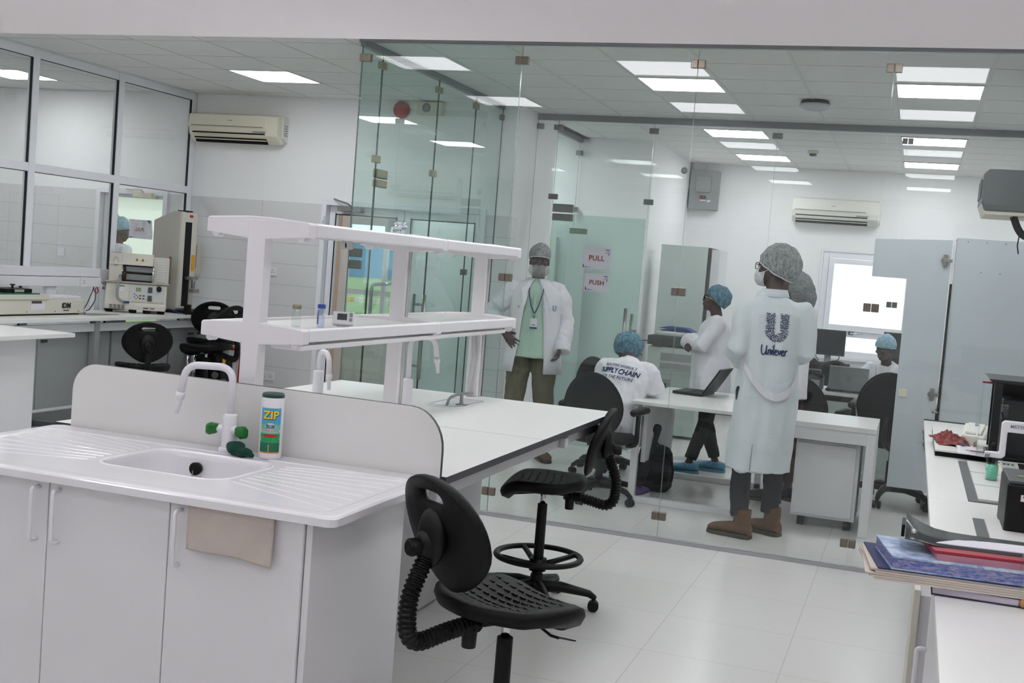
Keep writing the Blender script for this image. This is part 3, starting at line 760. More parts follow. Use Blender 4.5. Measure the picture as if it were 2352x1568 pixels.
# splashback with rounded shoulders
SP = 3.535
sp = [(-2.85, ZB - .005), (-1.40, ZB - .005), (-1.40, 1.03)]
for k in range(1, 9): a = pi / 2 * k / 8; sp.append((-1.40 - .12 + .12 * math.cos(a), 1.03 + .135 * math.sin(a)))
for k in range(0, 9): a = pi / 2 + pi / 2 * k / 8; sp.append((-2.85 + .10 + .10 * math.cos(a), 1.075 + .10 * math.sin(a)))
b = MB(); b.prism(sp, SP, SP + .018, 'Y'); b.mi = [0, 0] + [1] * (len(b.f) - 2)
single('splashback', b, [M_TOP, M_EDGE], 'white splashback panel with rounded corners and dark edge behind the sink', 'panel', bevel=.0015)

# swan-neck laboratory tap with green levers
def lab_tap(label, x, y, z, h, reach, ang, levers=2, rz=0.0):
    t = thing('lab_tap', label, 'tap', (x, y, z), rz)
    b = MB().lathe([(.034, 0), (.034, .012), (.026, .016), (.026, .115), (.024, .125), (.014, .13)])
    part('body', b, M_WPLA, t, local=True, bevel=.001)
    c, s = math.cos(ang), math.sin(ang)
    sp = arc_pts([(0, 0, .12), (0, 0, h), (c * reach, s * reach, h - .005), (c * (reach + .015), s * (reach + .015), h - .10)], .055, 8)
    part('spout', MB().tube(sp, .0125, 14), M_WPLA, t, local=True)
    e = Vector(sp[-1]); d = (Vector(sp[-1]) - Vector(sp[-2])).normalized()
    part('nozzle', MB().tube([e, e + d * .022, e + d * .024, e + d * .035, e + d * .075], [.0155, .0155, .011, .011, .0075], 12), M_WPLA, t, local=True)
    for k, (dx, dy) in enumerate([(-1, -.25), (1, -.35)][:levers]):
        v = Vector((dx, dy, 0)).normalized(); zc = .075
        l = part('lever', MB().tube([v * .02 + Vector((0, 0, zc)), v * .045 + Vector((0, 0, zc))], [.016, .014], 14), M_WPLA, t, local=True, label='white valve neck with green lever')
        w = Vector((-v.y, v.x, 0)); b = MB(); o = Vector((0, 0, zc)); pr = []
        for dd, hw, hh in ((.038, .011, .013), (.048, .017, .017), (.068, .017, .021), (.080, .014, .016)):
            pr.append([o + v * dd + w * (hw * a) + Vector((0, 0, hh * c2 - .1 * (dd - .05))) for a, c2 in ((-1, -.6), (-.6, -1), (.6, -1), (1, -.6), (1, .6), (.6, 1), (-.6, 1), (-1, .6))])
        b.rings(pr, smooth=False); part('grip', b, M_GREEN, l, local=True, bevel=.002)
    return t
lab_tap('white swan neck tap with two green levers at the front sink', -2.145, 3.465, ZB, .285, .17, math.radians(188))
lab_tap('white bent tap standing on the island beside the nearest rack post', -2.66, 5.05, ZB, .225, .11, math.radians(-40), 0)
lab_tap('white tall tap with one green lever beside the small island sink', -2.235, 5.14, ZB, .33, .13, math.radians(50), 1)
# scouring powder can
t = thing('powder_canister', 'round scouring powder canister with a ZIP label beside the front tap', 'canister', (-1.985, 3.462, ZB))
part('body', MB().lathe([(.036, 0), (.038, .006), (.038, .195), (.0365, .200), (.0355, .206)], seg=36), M_WPLA, t, local=True)
part('lid', MB().lathe([(.037, .204), (.037, .213), (.034, .217), (.012, .216)], seg=36), mat('dark green lid', '#0d3f33', .4), t, local=True, label='dark green lid')
def wrap(b, r, zc, yaw=0.0):
    """bend flat art round a cylinder facing the camera side"""
    out = []
    for x, y, z in b.v:
        a = x / r + yaw; out.append(((r + z) * math.sin(a), -(r + z) * math.cos(a), zc + y))
    b.v = out; return b
def rect(x0, x1, y0, y1, z=0.0, nx=10):
    b = MB(); vs = []
    for i in range(nx + 1): vs += [(x0 + (x1 - x0) * i / nx, y0, z), (x0 + (x1 - x0) * i / nx, y1, z)]
    return b.add(vs, [(2 * i, 2 * i + 2, 2 * i + 3, 2 * i + 1) for i in range(nx)])
YW = .42
def dens(b, n=1):
    return b
lab = [(rect(-.036, .036, .115, .17, .0004), mat('label sky blue', '#4aa3d0', .45)), (rect(-.036, .036, .085, .115, .0004), mat('label mint', '#6cc4a4', .45)),
       (rect(-.036, .036, .055, .085, .0004), mat('label leaf green', '#1f9a5a', .45)), (rect(-.036, .036, .024, .055, .0004), mat('label deep green', '#0f6b4d', .45)), (rect(-.036, .036, .020, .024, .0005), mat('label orange', '#d98a2b', .5))]
lp = part('label', wrap(rect(-.037, .037, .018, .172, .0002, 12), .038, 0, YW), M_PAPER, t, local=True)
for b, m in lab: part('label_print', wrap(b, .038, 0, YW), m, lp, local=True)
z1 = MB().join(subdiv(text_mb('ZIP', .026, .07, .0002, 1.0), .006), Matrix.Translation((.001, .1445, .0009)))
part('label_print', wrap(z1, .038, 0, YW), mat('label maroon', '#5e1f1c', .5), lp, local=True)
z1 = MB().join(subdiv(text_mb('ZIP', .026, .035, .0002, 1.0), .006), Matrix.Translation((0, .146, .0014)))
part('label_print', wrap(z1, .038, 0, YW), mat('label yellow', '#f0cf1e', .45), lp, local=True)
b = MB().add([(0, .11, .0008)] + [(.017 * math.cos(a), .11 + .011 * math.sin(a), .0008) for a in [2 * pi * k / 16 for k in range(17)]], [(0, k + 1, k + 2) for k in range(16)])
part('label_print', wrap(b, .038, 0, YW), M_PAPER, lp, local=True)
b = MB().join(text_mb('Morning', .006, .02, .0001), Matrix.Translation((0, .113, .0013))).join(text_mb('FRESH', .007, .03, .0001), Matrix.Translation((0, .105, .0013)))
part('label_print', wrap(b, .038, 0, YW), M_INK, lp, local=True)
b = rect(-.034, .034, .091, .098, .0008); part('label_print', wrap(b, .038, 0, YW), M_PAPER, lp, local=True)
b = MB().join(text_mb('SCOURING POWDER', .0045, .03, .0001), Matrix.Translation((0, .0945, .0013)))
part('label_print', wrap(b, .038, 0, YW), M_RED, lp, local=True)
b = rect(-.022, .024, .075, .084, .0009).join(rect(-.016, .014, .073, .076, .0009)); part('label_print', wrap(b, .038, 0, YW), M_RED, lp, local=True)
b = MB().add([(-.036, .056, .0009), (.036, .066, .0009), (.036, .070, .0009), (.012, .073, .0009), (-.028, .073, .0009), (-.036, .060, .0009)], [(0, 1, 2, 3, 4, 5)])
part('label_print', wrap(b, .038, 0, YW), M_PAPER, lp, local=True)
b = MB().add([(-.002, .05, .0009), (-.03, .024, .0009), (-.002, .024, .0009)], [(0, 1, 2)]); part('label_print', wrap(b, .038, 0, YW), M_PAPER, lp, local=True)
b = MB().add([(.0, .052, .0009), (0, .024, .0009), (.028, .024, .0009)], [(0, 1, 2)]); part('label_print', wrap(b, .038, 0, YW), M_RED, lp, local=True)
# green cleaning cloth beside the tap foot
b = MB().ell((-2.095, 3.43, ZB + .022), (.035, .028, .024)).ell((-2.06, 3.42, ZB + .014), (.035, .022, .016)).tube([(-2.05, 3.42, ZB + .012), (-2.015, 3.41, ZB + .008)], [.014, .005], 8)
cl = vox('cleaning_cloth', b, .004, M_GCLOTH, disp=lambda c: .005 * noise.noise(Vector(c) * 45), smooth=2)
tag(cl, 'crumpled dark green cloth at the foot of the front tap', 'cloth')
# towel over the worktop front
b = MB(); nx, nz = 28, 20; TX0, TX1 = -1.852, -1.582
def tw(u, v):
    x = TX0 + (TX1 - TX0) * u; z = ZB - .028 - (.126 + .002 * math.sin(u * 9) + .012 * u * u) * v
    return (x, 2.808 + .003 * math.sin(u * 8 + v * 2) * v - .004 * v, z)
b.add([tw(i / nx, j / nz) for j in range(nz + 1) for i in range(nx + 1)], [(j * (nx + 1) + i, (j + 1) * (nx + 1) + i, (j + 1) * (nx + 1) + i + 1, j * (nx + 1) + i + 1) for j in range(nz) for i in range(nx)], 0, True)
o = single('hand_towel', b, M_TOWEL, 'grey beige towel hanging over the cupboard front below the sink edge', 'towel'); m = o.modifiers.new('t', 'SOLIDIFY'); m.thickness = .006; m.offset = 0

# island worktop and pedestals
b = MB().box(IX0, IX1, SP + .02, 4.62, ZB - .026, ZB); b.mi = [1, 0, 1, 1, 1, 1]
single('island_worktop', b, [M_TOP, M_EDGE], 'white island worktop section with dark edge, directly behind the splashback', 'worktop', bevel=.001)
b = MB().box(IX0, IX1, 4.624, IY1, ZB - .026, ZB); b.mi = [1, 0, 1, 1, 1, 1]
o = single('island_worktop', b, [M_TOP, M_EDGE], 'white island worktop section at the far end with the small sink set in', 'worktop', bevel=.001)
fr = thing('island_understructure', 'grey white metal beam frame under the right edge of the island', 'frame', (-1.6, 4.6, 0))
for xx in (-1.47, IX0 + .05): part('beam', MB().box(xx, xx + .04, 3.5, IY1 - .05, ZB - .085, ZB - .028), M_LAMG, fr, bevel=.002)
part('cross_beam', MB().box(IX0 + .05, -1.43, 5.0, 5.05, ZB - .085, ZB - .028).box(IX0 + .05, -1.43, IY1 - .1, IY1 - .05, ZB - .085, ZB - .028), M_LAMG, fr, bevel=.002)
for y in (3.52, 5.0): part('bracket', MB().box(-1.44, -1.40, y, y + .05, ZB - .085, ZB - .04), M_LAMG, fr, bevel=.002)
for i, (y0, y1) in enumerate(((3.46, 4.66), (4.664, 5.42), (5.424, 5.80))):
    t = thing('island_base_unit', ['grey white island base unit beside the sink cupboard', 'grey white island base unit, the middle of three under the island', 'grey white island base unit behind the far stool'][i], 'base unit', (-2.3, (y0 + y1) / 2, 0), group='island base units')
    part('carcass', MB().box(-2.6, -2.075, y0 + .002, y1 - .002, .0, ZB - .03), M_LAMG, t, bevel=.002)
    part('door', MB().box(-2.073, -2.056, y0 + .004, y1 - .004, .01, ZB - .1), M_LAMG, t, bevel=.002)
# small sink in the island and its grey lever tap
t = thing('island_sink', 'small white sink set into the far half of the island', 'sink', (-2.1, 5.35, ZB - .1))
b = MB().prism(rrect(-2.19, -2.0, 5.22, 5.62, .05), ZB, ZB + .006)
part('rim', b, M_SINK, t, bevel=.002)
b = MB(); out = rrect(-2.175, -2.015, 5.235, 5.605, .04); inn = rrect(-2.165, -2.025, 5.245, 5.595, .04)
b.rings([[(x, y, ZB + .007) for x, y in out], [(x, y, ZB + .0075) for x, y in inn], [(x, y, ZB + .0065) for x, y in inn]], cap=False); part('bowl', b, M_LAMG, t)
t = thing('lever_tap', 'small grey lever tap arching over the island sink', 'tap', (-2.02, 5.35, ZB + .007))
b = MB().tube(arc_pts([(-2.08, 5.27, ZB + .008), (-2.075, 5.29, ZB + .045), (-2.05, 5.35, ZB + .058), (-2.01, 5.42, ZB + .062)], .03), .007, 10)
part('spout', b, M_GREYP, t); part('body', MB().box(-2.045, -2.03, 5.345, 5.36, ZB + .008, ZB + .058).box(-2.06, -2.01, 5.33, 5.38, ZB + .006, ZB + .011), M_GREYP, t, bevel=.004)

# ---- reagent rack over the island
RX = -2.155; RY = [3.60, 4.80, 5.82]; HW = .2
t = thing('reagent_rack', 'white double-sided rack with two shelves over the island', 'rack', (RX, 4.7, ZB))
def arm(y, zt, th=.052, yt=.055):
    b = MB(); o = [(-HW, zt - th), (-.04, zt - th - .014), (.04, zt - th - .014), (HW, zt - th), (HW, zt - .006), (HW - .006, zt), (.04, zt + .010), (-.04, zt + .010), (-HW + .006, zt), (-HW, zt - .006)]
    b.prism([(RX + p, q) for p, q in o], y - yt / 2, y + yt / 2, 'Y'); return b
for i, y in enumerate(RY):
    p = part('post', MB().box(RX - .034, RX + .034, y - .03, y + .025, ZB, 1.735).box(RX - .026, RX + .026, y + .022, y + .035, ZB, 1.735), M_RACK, t, bevel=.004)
    if i > 0: part('slot_strip', MB().box(RX + .036, RX + .04, y - .008, y - .002, ZB, 1.70).box(RX + .036, RX + .04, y + .01, y + .013, ZB, 1.70), M_LAMG, p)
    for zt in (1.735, 1.372):
        a = part('arm', arm(y, zt), M_RACK, t, bevel=.004)
        for sx in (-1, 1):
            part('peg', MB().cyl((RX + sx * (HW - .032), y - .02, zt - .056), (RX + sx * (HW - .032), y + .02, zt - .056), .014, seg=16), M_WPLA, a, bevel=.002)
for zt, nm in ((1.735, 'upper'), (1.372, 'lower')):
    for y0, y1 in ((RY[0] + .028, RY[1] - .028), (RY[1] + .028, RY[2] - .028)):
        b = MB().box(RX - HW + .02, RX + HW - .02, y0, y1, zt - .022, zt - .010)
        part('shelf', b, M_TOP, t, bevel=.001)
        for sx in (-1, 1):
            o = [(RX + sx * (HW - .02), zt - .046), (RX + sx * (HW - .004), zt - .046), (RX + sx * HW, zt - .040), (RX + sx * HW, zt - .006), (RX + sx * (HW - .006), zt + .001), (RX + sx * (HW - .02), zt - .002)]
            if sx < 0: o = o[::-1]
            part('fascia', MB().prism(o, y0, y1, 'Y'), M_RACK, t, bevel=.002)
b = MB().prism([(RX + .05, 1.316), (RX + .07, 1.296), (RX + .185, 1.296), (RX + .185, 1.316)], 3.6, 5.74, 'Y')
part('light_trough', b, M_RACK, t, bevel=.008)
part('cable_strip', MB().tube([(RX + .0, 5.77, 1.3), (RX + .012, 5.765, 1.15), (RX - .005, 5.77, 1.02), (RX - .0, 5.77, ZB)], .014, 6), M_LAMG, t)
part('shelf_hook', MB().lathe([(.016, -.008), (.016, .008)], (RX + .09, 4.1, 1.672), axis='Y').lathe([(.016, -.008), (.016, .008)], (RX + .065, 4.1, 1.672), axis='Y'), M_LAMG, t)
# things on the shelves
t = thing('glass_vial', 'clear glass vial with a metal screw cap, nearest on the lower shelf', 'vial', (-2.085, 3.76, 1.362)); t.scale = (1.3, 1.3, 1.3)
part('bottle', MB().lathe([(.012, .0), (.013, .003), (.013, .044), (.009, .052), (.009, .056)]), M_CLEAR, t, local=True); part('cap', MB().lathe([(.0125, .053), (.0125, .063), (.011, .065)]), M_BRASS, t, local=True); part('bottle_base', MB().lathe([(.010, .001), (.0115, .006)]), M_CLEAR, t, local=True)
t = thing('blue_capped_vial', 'clear tube vial with a blue cap on the lower shelf', 'vial', (-2.05, 3.88, 1.362)); t.scale = (1.3, 1.3, 1.3)
part('tube', MB().lathe([(.0095, .0), (.0105, .002), (.0105, .058)]), mat_glass('blue tinted vial', (.82, .87, .96), boost=1.8), t, local=True); part('cap', MB().lathe([(.0115, .056), (.0115, .066), (.01, .067)]), mat('blue cap', '#2c4fb8', .4), t, local=True); part('stripe', MB().box(-.011, -.009, -.003, .003, .01, .05), M_BLUE, t, local=True)
t = thing('digital_timer', 'small white digital timer tilted on its stand on the lower shelf', 'timer', (-2.04, 4.04, 1.362), math.radians(22)); t.scale = (1.3, 1.3, 1.3)
b = MB().prism([(-.032, .006), (.032, .006), (.032, .046), (-.032, .046)], -.009, .009, 'Y'); b.xf(Matrix.Rotation(math.radians(-24), 4, 'X'))
part('case', b, M_WPLA, t, local=True, bevel=.004, seg=3)
b = MB().box(-.018, .010, -.0105, -.0085, .019, .038).xf(Matrix.Rotation(math.radians(-24), 4, 'X')); part('display', b, M_DGREY, t, local=True)
b = MB().box(.017, .026, -.0115, -.0085, .030, .042).box(.017, .026, -.0115, -.0085, .016, .026).xf(Matrix.Rotation(math.radians(-24), 4, 'X')); part('button', b, M_GREYP, t, local=True)
part('stand', MB().box(-.018, .018, .004, .03, 0, .003), M_WPLA, t, local=True)
t = thing('acrylic_sign_holder', 'small clear acrylic holder with silver wrapping on the upper shelf', 'holder', (RX + .03, 4.64, 1.737))
part('holder', MB().box(RX + .0, RX + .085, 4.62, 4.63, 1.727, 1.80).box(RX + .0, RX + .085, 4.66, 4.67, 1.727, 1.80).box(RX, RX + .006, 4.62, 4.67, 1.727, 1.80), M_CLEAR, t, bevel=.002)
b = MB(); n = 6; vs = []
for j in range(n + 1):
    for i in range(n + 1): vs.append((RX + .015 + .065 * i / n, 4.642 + .008 * noise.noise(Vector((i * .9, j * .9, 3))), 1.727 + .065 * j / n))
b.add(vs, [(j * (n + 1) + i, j * (n + 1) + i + 1, (j + 1) * (n + 1) + i + 1, (j + 1) * (n + 1) + i) for j in range(n) for i in range(n)])
part('silver_wrapping', b, M_CHR, t)

# ================================================================= laboratory stools
def back_outline(n=40):
    p = []
    for k in range(n):
        a = 2 * pi * k / n; x = .2 * math.cos(a); z = .165 * math.sin(a)
        if z < 0: x *= 1 - .5 * (z / .165) ** 2 * .55; z *= 1.05
        p.append((x, z))
    return p
def MIR(b):
    b.v = [(-x, y, z) for x, y, z in b.v]; b.f = [f[::-1] for f in b.f]; return b
def make_stool(label, h, loc, rz, ring=True):
    """sitter faces local -Y; the back stands on +Y"""
    t = thing('lab_stool', label, 'stool', loc, rz, 'black laboratory stools')
    # seat: soft D with a rolled front and raised rear
    b = MB(); nu, nv = 30, 26; tops = []
    def prof(u, v):     # u across -1..1, v front(-1)..rear(1)
        r = math.hypot(u, v); 
        return r
    N = 72; rs_t = []
    for q in range(9):
        f = q / 8; ring_ = []
        for k in range(N):
            a = 2 * pi * k / N; cx, cy = math.cos(a), math.sin(a)
            ex = 2 / 2.6; x = .215 * math.copysign(abs(cx) ** ex, cx) * f; y = .205 * math.copysign(abs(cy) ** ex, cy) * f
            if cy > 0: x *= 1 - .12 * cy * f
            z = h - .018 * (1 - (x / .215) ** 2) * (1 - f * .5) + (.022 * max(0, (y - .08) / .12) if y > .08 else 0) - (.05 * max(0, (-y - .1) / .105) ** 2 if y < -.1 else 0)
            z += .008 * (abs(x) / .21) ** 2
            if f > .95: z -= .006
            ring_.append((x, y, z))
        rs_t.append(ring_)
    low = [[(x * s1, y * s1, z - d) for x, y, z in rs_t[-1]] for s1, d in ((1.02, .018), (.97, .042), (.8, .055))]
    b.rings(rs_t[1:] + low, True)
    st = part('seat', b, M_BLK, t, local=True)
    # moulded dashes on the cushion
    d = MB()
    for i in range(-4, 5):
        for j in range(-3, 5):
            x, y = i * .04 + (.02 if j % 2 else 0), j * .038
            if (x / .18) ** 2 + (y / .17) ** 2 > 1: continue
            z = h - .018 * (1 - (x / .215) ** 2) * .75 + (.022 * max(0, (y - .08) / .12) if y > .08 else 0) - (.05 * max(0, (-y - .1) / .105) ** 2 if y < -.1 else 0) + .008 * (abs(x) / .21) ** 2
            d.box(x - .013, x + .013, y - .0025, y + .0025, z - .004, z + .0035)
    part('cushion_ribs', d, mat('stool rib', '#111113', .6), st, local=True)
    # back with hand slot
    o = back_outline(); hole = [(x, z + .105) for x, z in rrect(-.055, .055, -.016, .016, .015, 4)]
    b = MB(); zc = h + .20
    def bk(x, z, off):
        y = .255 + .055 * (z / .17) - .35 * x * x * 2 + off
        return (x, y, zc + z)
    # ring strip between the hole and the outline by angle
    def at_ang(poly, a, c):
        best = None
        for i in range(len(poly)):
            p, q = poly[i], poly[(i + 1) % len(poly)]
            dx, dy = q[0] - p[0], q[1] - p[1]; ca, sa = math.cos(a), math.sin(a); den = ca * dy - sa * dx
            if abs(den) < 1e-9: continue
            tt = ((p[0] - c[0]) * dy - (p[1] - c[1]) * dx) / den; s1 = ((p[0] - c[0]) * sa - (p[1] - c[1]) * ca) / den
            if tt > 0 and -1e-6 <= s1 <= 1 + 1e-6 and (best is None or tt < best): best = tt
        best = best or 0
        return (c[0] + best * math.cos(a), c[1] + best * math.sin(a))
    C0 = (0, .105); NA = 56; inn = [at_ang(hole, 2 * pi * k / NA, C0) for k in range(NA)]; out = [at_ang(o, 2 * pi * k / NA, C0) for k in range(NA)]
    lev = [0, .15, .4, .7, .92, 1]; F = []; 
    for f in lev: F.append([bk(a[0] + (q[0] - a[0]) * f, a[1] + (q[1] - a[1]) * f, -.018 + (.012 if f in (0, 1) else 0)) for a, q in zip(inn, out)])
    R_ = []
    for f in lev[::-1]: R_.append([bk(a[0] + (q[0] - a[0]) * f, a[1] + (q[1] - a[1]) * f, .018 - (.012 if f in (0, 1) else 0)) for a, q in zip(inn, out)])
    b.rings(F + R_ + [F[0]], False)
    bo = part('backrest', b, M_BLK, t, local=True)
    m = MB().ell((0, .285, zc - .01), (.062, .03, .085)).ell((0, .297, zc - .03), (.04, .035, .045)); part('back_bracket', m, M_BPLA, bo, local=True)
    part('knob', MB().cyl((0, .30, zc - .03), (0, .355, zc - .035), .022, .026).cyl((-.0, .352, zc - .035), (0, .36, zc - .035), .022), M_BPLA, bo, local=True, bevel=.003)
    # corrugated bellows over the back stem
    path = arc_pts([(0, .3, zc - .07), (0, .35, h + .02), (0, .34, h - .12), (0, .2, h - .085), (0, .1, h - .075)], .09, 10); P = []; Rr = []
    L = 0; cum = [0]
    for i in range(1, len(path)): L += (path[i] - path[i - 1]).length; cum.append(L)
    nn = 132
    for k in range(nn):
        s1 = L * k / (nn - 1); i = max(j for j in range(len(cum)) if cum[j] <= s1 + 1e-9); i = min(i, len(path) - 2)
        f = (s1 - cum[i]) / max(1e-9, cum[i + 1] - cum[i]); P.append(path[i].lerp(path[i + 1], min(1, f))); Rr.append(.0225 + (.0045 if k % 4 in (0, 1) else 0))
    part('stem_bellows', MB().tube(P, Rr, 14, smooth=False), M_BPLA, t, local=True)
    part('mechanism', MB().box(-.05, .05, -.07, .12, h - .075, h - .045), M_BPLA, t, local=True, bevel=.006)
    part('tilt_knob', MB().cyl((0, .13, h - .09), (0, .13, h - .075), .006).cyl((0, .13, h - .145), (0, .13, h - .088), .021, .023), M_BPLA, t, local=True, bevel=.003)
    part('height_lever', MIR(MB().tube([(.04, -.02, h - .06), (.085, -.05, h - .075), (.12, -.075, h - .1), (.14, -.09, h - .103)], .0045, 8).rings([[( .13 + a, -.085 + c, h - .102 + e) for a, c, e in q] for q in (((-.005, 0, -.004), (0, -.008, -.004), (.005, 0, .004), (0, .008, .004)), ((.015, -.02, -.006), (.02, -.03, -.004), (.03, -.012, .005), (.02, -.004, .004)), ((.045, -.035, -.004), (.05, -.037, -.003), (.052, -.033, .002), (.047, -.031, .002)))], smooth=False)), M_BPLA, t, local=True)
    part('gas_column', MB().cyl((0, 0, h - .14), (0, 0, h - .05), .0135), M_CHR, t, local=True)
    part('column', MB().cyl((0, 0, .1), (0, 0, h - .13), .026, .024).cyl((0, 0, .1), (0, 0, .16), .04, .03), M_BPLA, t, local=True, bevel=.002)
    if ring:
        b = MB(); NR = 48; zr = .245; pr = []
        for k in range(NR):
            a = 2 * pi * k / NR; c, s1 = math.cos(a), math.sin(a)
            pr.append([((.205 + .017 * math.cos(q)) * c, (.205 + .017 * math.cos(q)) * s1, zr + .014 * math.sin(q)) for q in [2 * pi * i / 8 for i in range(8)]])
        b.rings(pr + [pr[0]], False)
        for k in range(4):
            a = pi / 2 * k + .5; c, s1 = math.cos(a), math.sin(a)
            b.tube([(.02 * c, .02 * s1, .2), (.08 * c, .08 * s1, .215), (.195 * c, .195 * s1, zr)], [.018, .015, .013], 8)
        b.cyl((0, 0, .175), (0, 0, .235), .042)
        part('foot_ring', b, M_BPLA, t, local=True)
    for k in range(5):
        a = 2 * pi * k / 5 + .35; c, s1 = math.cos(a), math.sin(a)
        lg = part('leg', MB().tube([(0, 0, .10), (.12 * c, .12 * s1, .105), (.26 * c, .26 * s1, .085), (.285 * c, .285 * s1, .07)], [.034, .026, .018, .014], 10, round_end=True), M_BPLA, t, local=True)
        px_, py_ = .285 * c, .285 * s1
        part('castor', MB().cyl((px_ - .022 * s1, py_ + .022 * c, .027), (px_ - .006 * s1, py_ + .006 * c, .027), .027).cyl((px_ + .006 * s1, py_ - .006 * c, .027), (px_ + .022 * s1, py_ - .022 * c, .027), .027).cyl((px_, py_, .03), (px_, py_, .07), .01), M_BPLA, lg, local=True, bevel=.003)
    return t
s0 = make_stool('black laboratory stool in front, nearest the camera beside the sink bench', .685, (-1.05, 3.27, 0), math.radians(145))
make_stool('black laboratory stool with foot ring under the right edge of the island', .635, (-1.62, 5.47, 0), math.radians(281))
make_stool('black laboratory stool seen from behind, leftmost at the instrument bench', .60, (-5.93, 8.2, 0), math.radians(222), False)
make_stool('black laboratory stool pushed against the bench beside the tall tester, the rear of that pair', .74, (-6.14, 9.50, 0), math.radians(215), False)
make_stool('black laboratory stool seen edge on beside the tall tester, the front of that pair', .74, (-5.86, 9.0, 0), math.radians(262), False)

# ================================================================= instrument bench along the glazed wall
ZL = .955
b = MB().box(XW + .035, -6.24, 3.0, YB - .01, ZL - .028, ZL)
single('instrument_worktop', b, M_TOP, 'long white worktop under the glazed wall at the left', 'worktop', bevel=.002)
t = thing('worktop_frame', 'grey metal support frame under the long left worktop', 'frame', (-6.5, 8, 0))
part('beam', MB().box(-6.30, -6.27, 3, YB - .02, ZL - .115, ZL - .05), M_LAMG, t)
for y in (4.0, 6.1, 8.0, 9.95):
    part('leg', MB().box(-6.32, -6.26, y, y + .06, .0, ZL - .03).box(-6.84, -6.26, y, y + .06, 0, .05), M_GREYP, t, bevel=.003)
for i, (y0, y1) in enumerate(((3.3, 4.9), (4.95, 6.5), (6.55, 8.28), (8.30, 9.1), (9.12, 9.9))):
    t = thing('underbench_cabinet', ['grey cabinet under the left worktop, outside the view', 'grey cabinet under the left worktop, outside the view', 'dark grey cabinet under the left worktop beside the wheeled bench', 'dark grey cabinet under the left worktop behind the leftmost stool', 'dark grey cabinet under the left worktop nearest the back wall'][i], 'cabinet', (-6.55, y0, .24), group='cabinets under the left worktop')
    part('carcass', MB().box(-6.8, -6.345, y0, y1, .24, ZL - .12), M_GREYP, t, bevel=.002)
    for a, c in ((y0 + .003, (y0 + y1) / 2 - .003), ((y0 + y1) / 2 + .003, y1 - .003)):
        d = part('door', MB().box(-6.343, -6.325, a, c, .245, ZL - .125), M_GREYP, t, bevel=.002)
        part('handle', MB().box(-6.325, -6.315, c - .10 if c < y1 - .1 else a + .03, c - .03 if c < y1 - .1 else a + .1, ZL - .19, ZL - .17), M_DGREY, d, bevel=.002)
# dado trunking with outlets
t = thing('cable_trunking', 'white cable trunking running along the sill of the glazed wall', 'trunking', (XW + .06, 7, 1.17))
part('channel', MB().box(XW + .02, XW + .075, 3.0, 8.74, 1.165, 1.245), M_WPLA, t, bevel=.003); part('lid', MB().box(XW + .02, XW + .06, 3.0, 8.74, 1.25, 1.325), M_WPLA, t, bevel=.003)
def socket(name, label, x, y, z, w, pins=1, nrm='Y', group='wall sockets', m=M_WPLA):
    t = thing(name, label, 'socket', (x, y, z), group=group)
    if nrm == 'Y': b = MB().box(x - w / 2, x + w / 2, y - .012, y, z - .043, z + .043)
    else: b = MB().box(x, x + .012, y - w / 2, y + w / 2, z - .043, z + .043)
    part('plate', b, m, t, bevel=.003)
    h = MB()
    for k in range(pins):
        c = 0 if pins == 1 else (-.036 + .072 * k)
        for du, dz in ((0, .012), (-.011, -.008), (.011, -.008)):
            if nrm == 'Y': h.box(x + c + du - .003, x + c + du + .003, y - .0135, y - .0115, z + dz - .004, z + dz + .004)
            else: h.box(x + .0115, x + .0135, y + c + du - .003, y + c + du + .003, z + dz - .004, z + dz + .004)
    part('pin_hole', h, M_DGREY, t); return t
socket('trunking_socket', 'socket outlet in the white trunking left of the beige sealer', XW + .076, 8.50, 1.205, .085, 1, 'X')
t = thing('trunking_box', 'small white box under the trunking behind the sanding instrument', 'box', (XW + .03, 8.13, 1.08)); part('case', MB().box(XW + .01, XW + .05, 8.08, 8.20, 1.09, 1.16), M_WPLA, t, bevel=.003); part('conduit', MB().box(XW + .012, XW + .03, 8.10, 8.16, .955, 1.09), M_LAMG, t)
socket('wall_socket', 'double socket low on the tiled wall, right of the front rack post', -5.87, YB, .385, .146, 2)
socket('wall_socket', 'double socket low on the tiled wall, behind the front tap arch', -6.31, YB, .40, .146, 2)
socket('wall_socket', 'single socket at chest height on the tiled wall near the rack post', -5.885, YB, 1.40, .086, 1)
socket('wall_switch', 'single switch plate on the tiled wall of the next room', -8.37, YB, 1.41, .086, 0)
# sanding instrument with bold lettering
t = thing('sanding_instrument', 'low beige bench instrument with bold black lettering at far left', 'instrument', (-6.6, 7.75, ZL))
part('case', MB().box(-6.82, -6.5, 7.0, 8.15, ZL + .012, ZL + .125), M_MACH, t, bevel=.006)
part('foot', MB().box(-6.81, -6.51, 7.02, 8.1, ZL, ZL + .012), M_BLK, t)
part('cover', MB().box(-6.80, -6.52, 7.75, 8.13, ZL + .125, ZL + .15), M_PAPER, t, bevel=.004)
part('slide', MB().box(-6.78, -6.49, 7.0, 7.72, ZL + .125, ZL + .165), M_MACH, t, bevel=.004)
part('glass_bed', MB().box(-6.77, -6.5, 7.0, 7.62, ZL + .165, ZL + .175), mat('green glass bed', '#2d6b55', .2), t)
part('sledge', MB().box(-6.74, -6.56, 7.30, 7.60, ZL + .175, ZL + .205).cyl((-6.62, 7.45, ZL + .2), (-6.62, 7.45, ZL + .235), .008).cyl((-6.62, 7.45, ZL + .228), (-6.62, 7.45, ZL + .238), .02), M_BLK, t, bevel=.003)
part('sledge_plate', MB().box(-6.555, -6.55, 7.40, 7.50, ZL + .18, ZL + .2), M_MACHG, t)
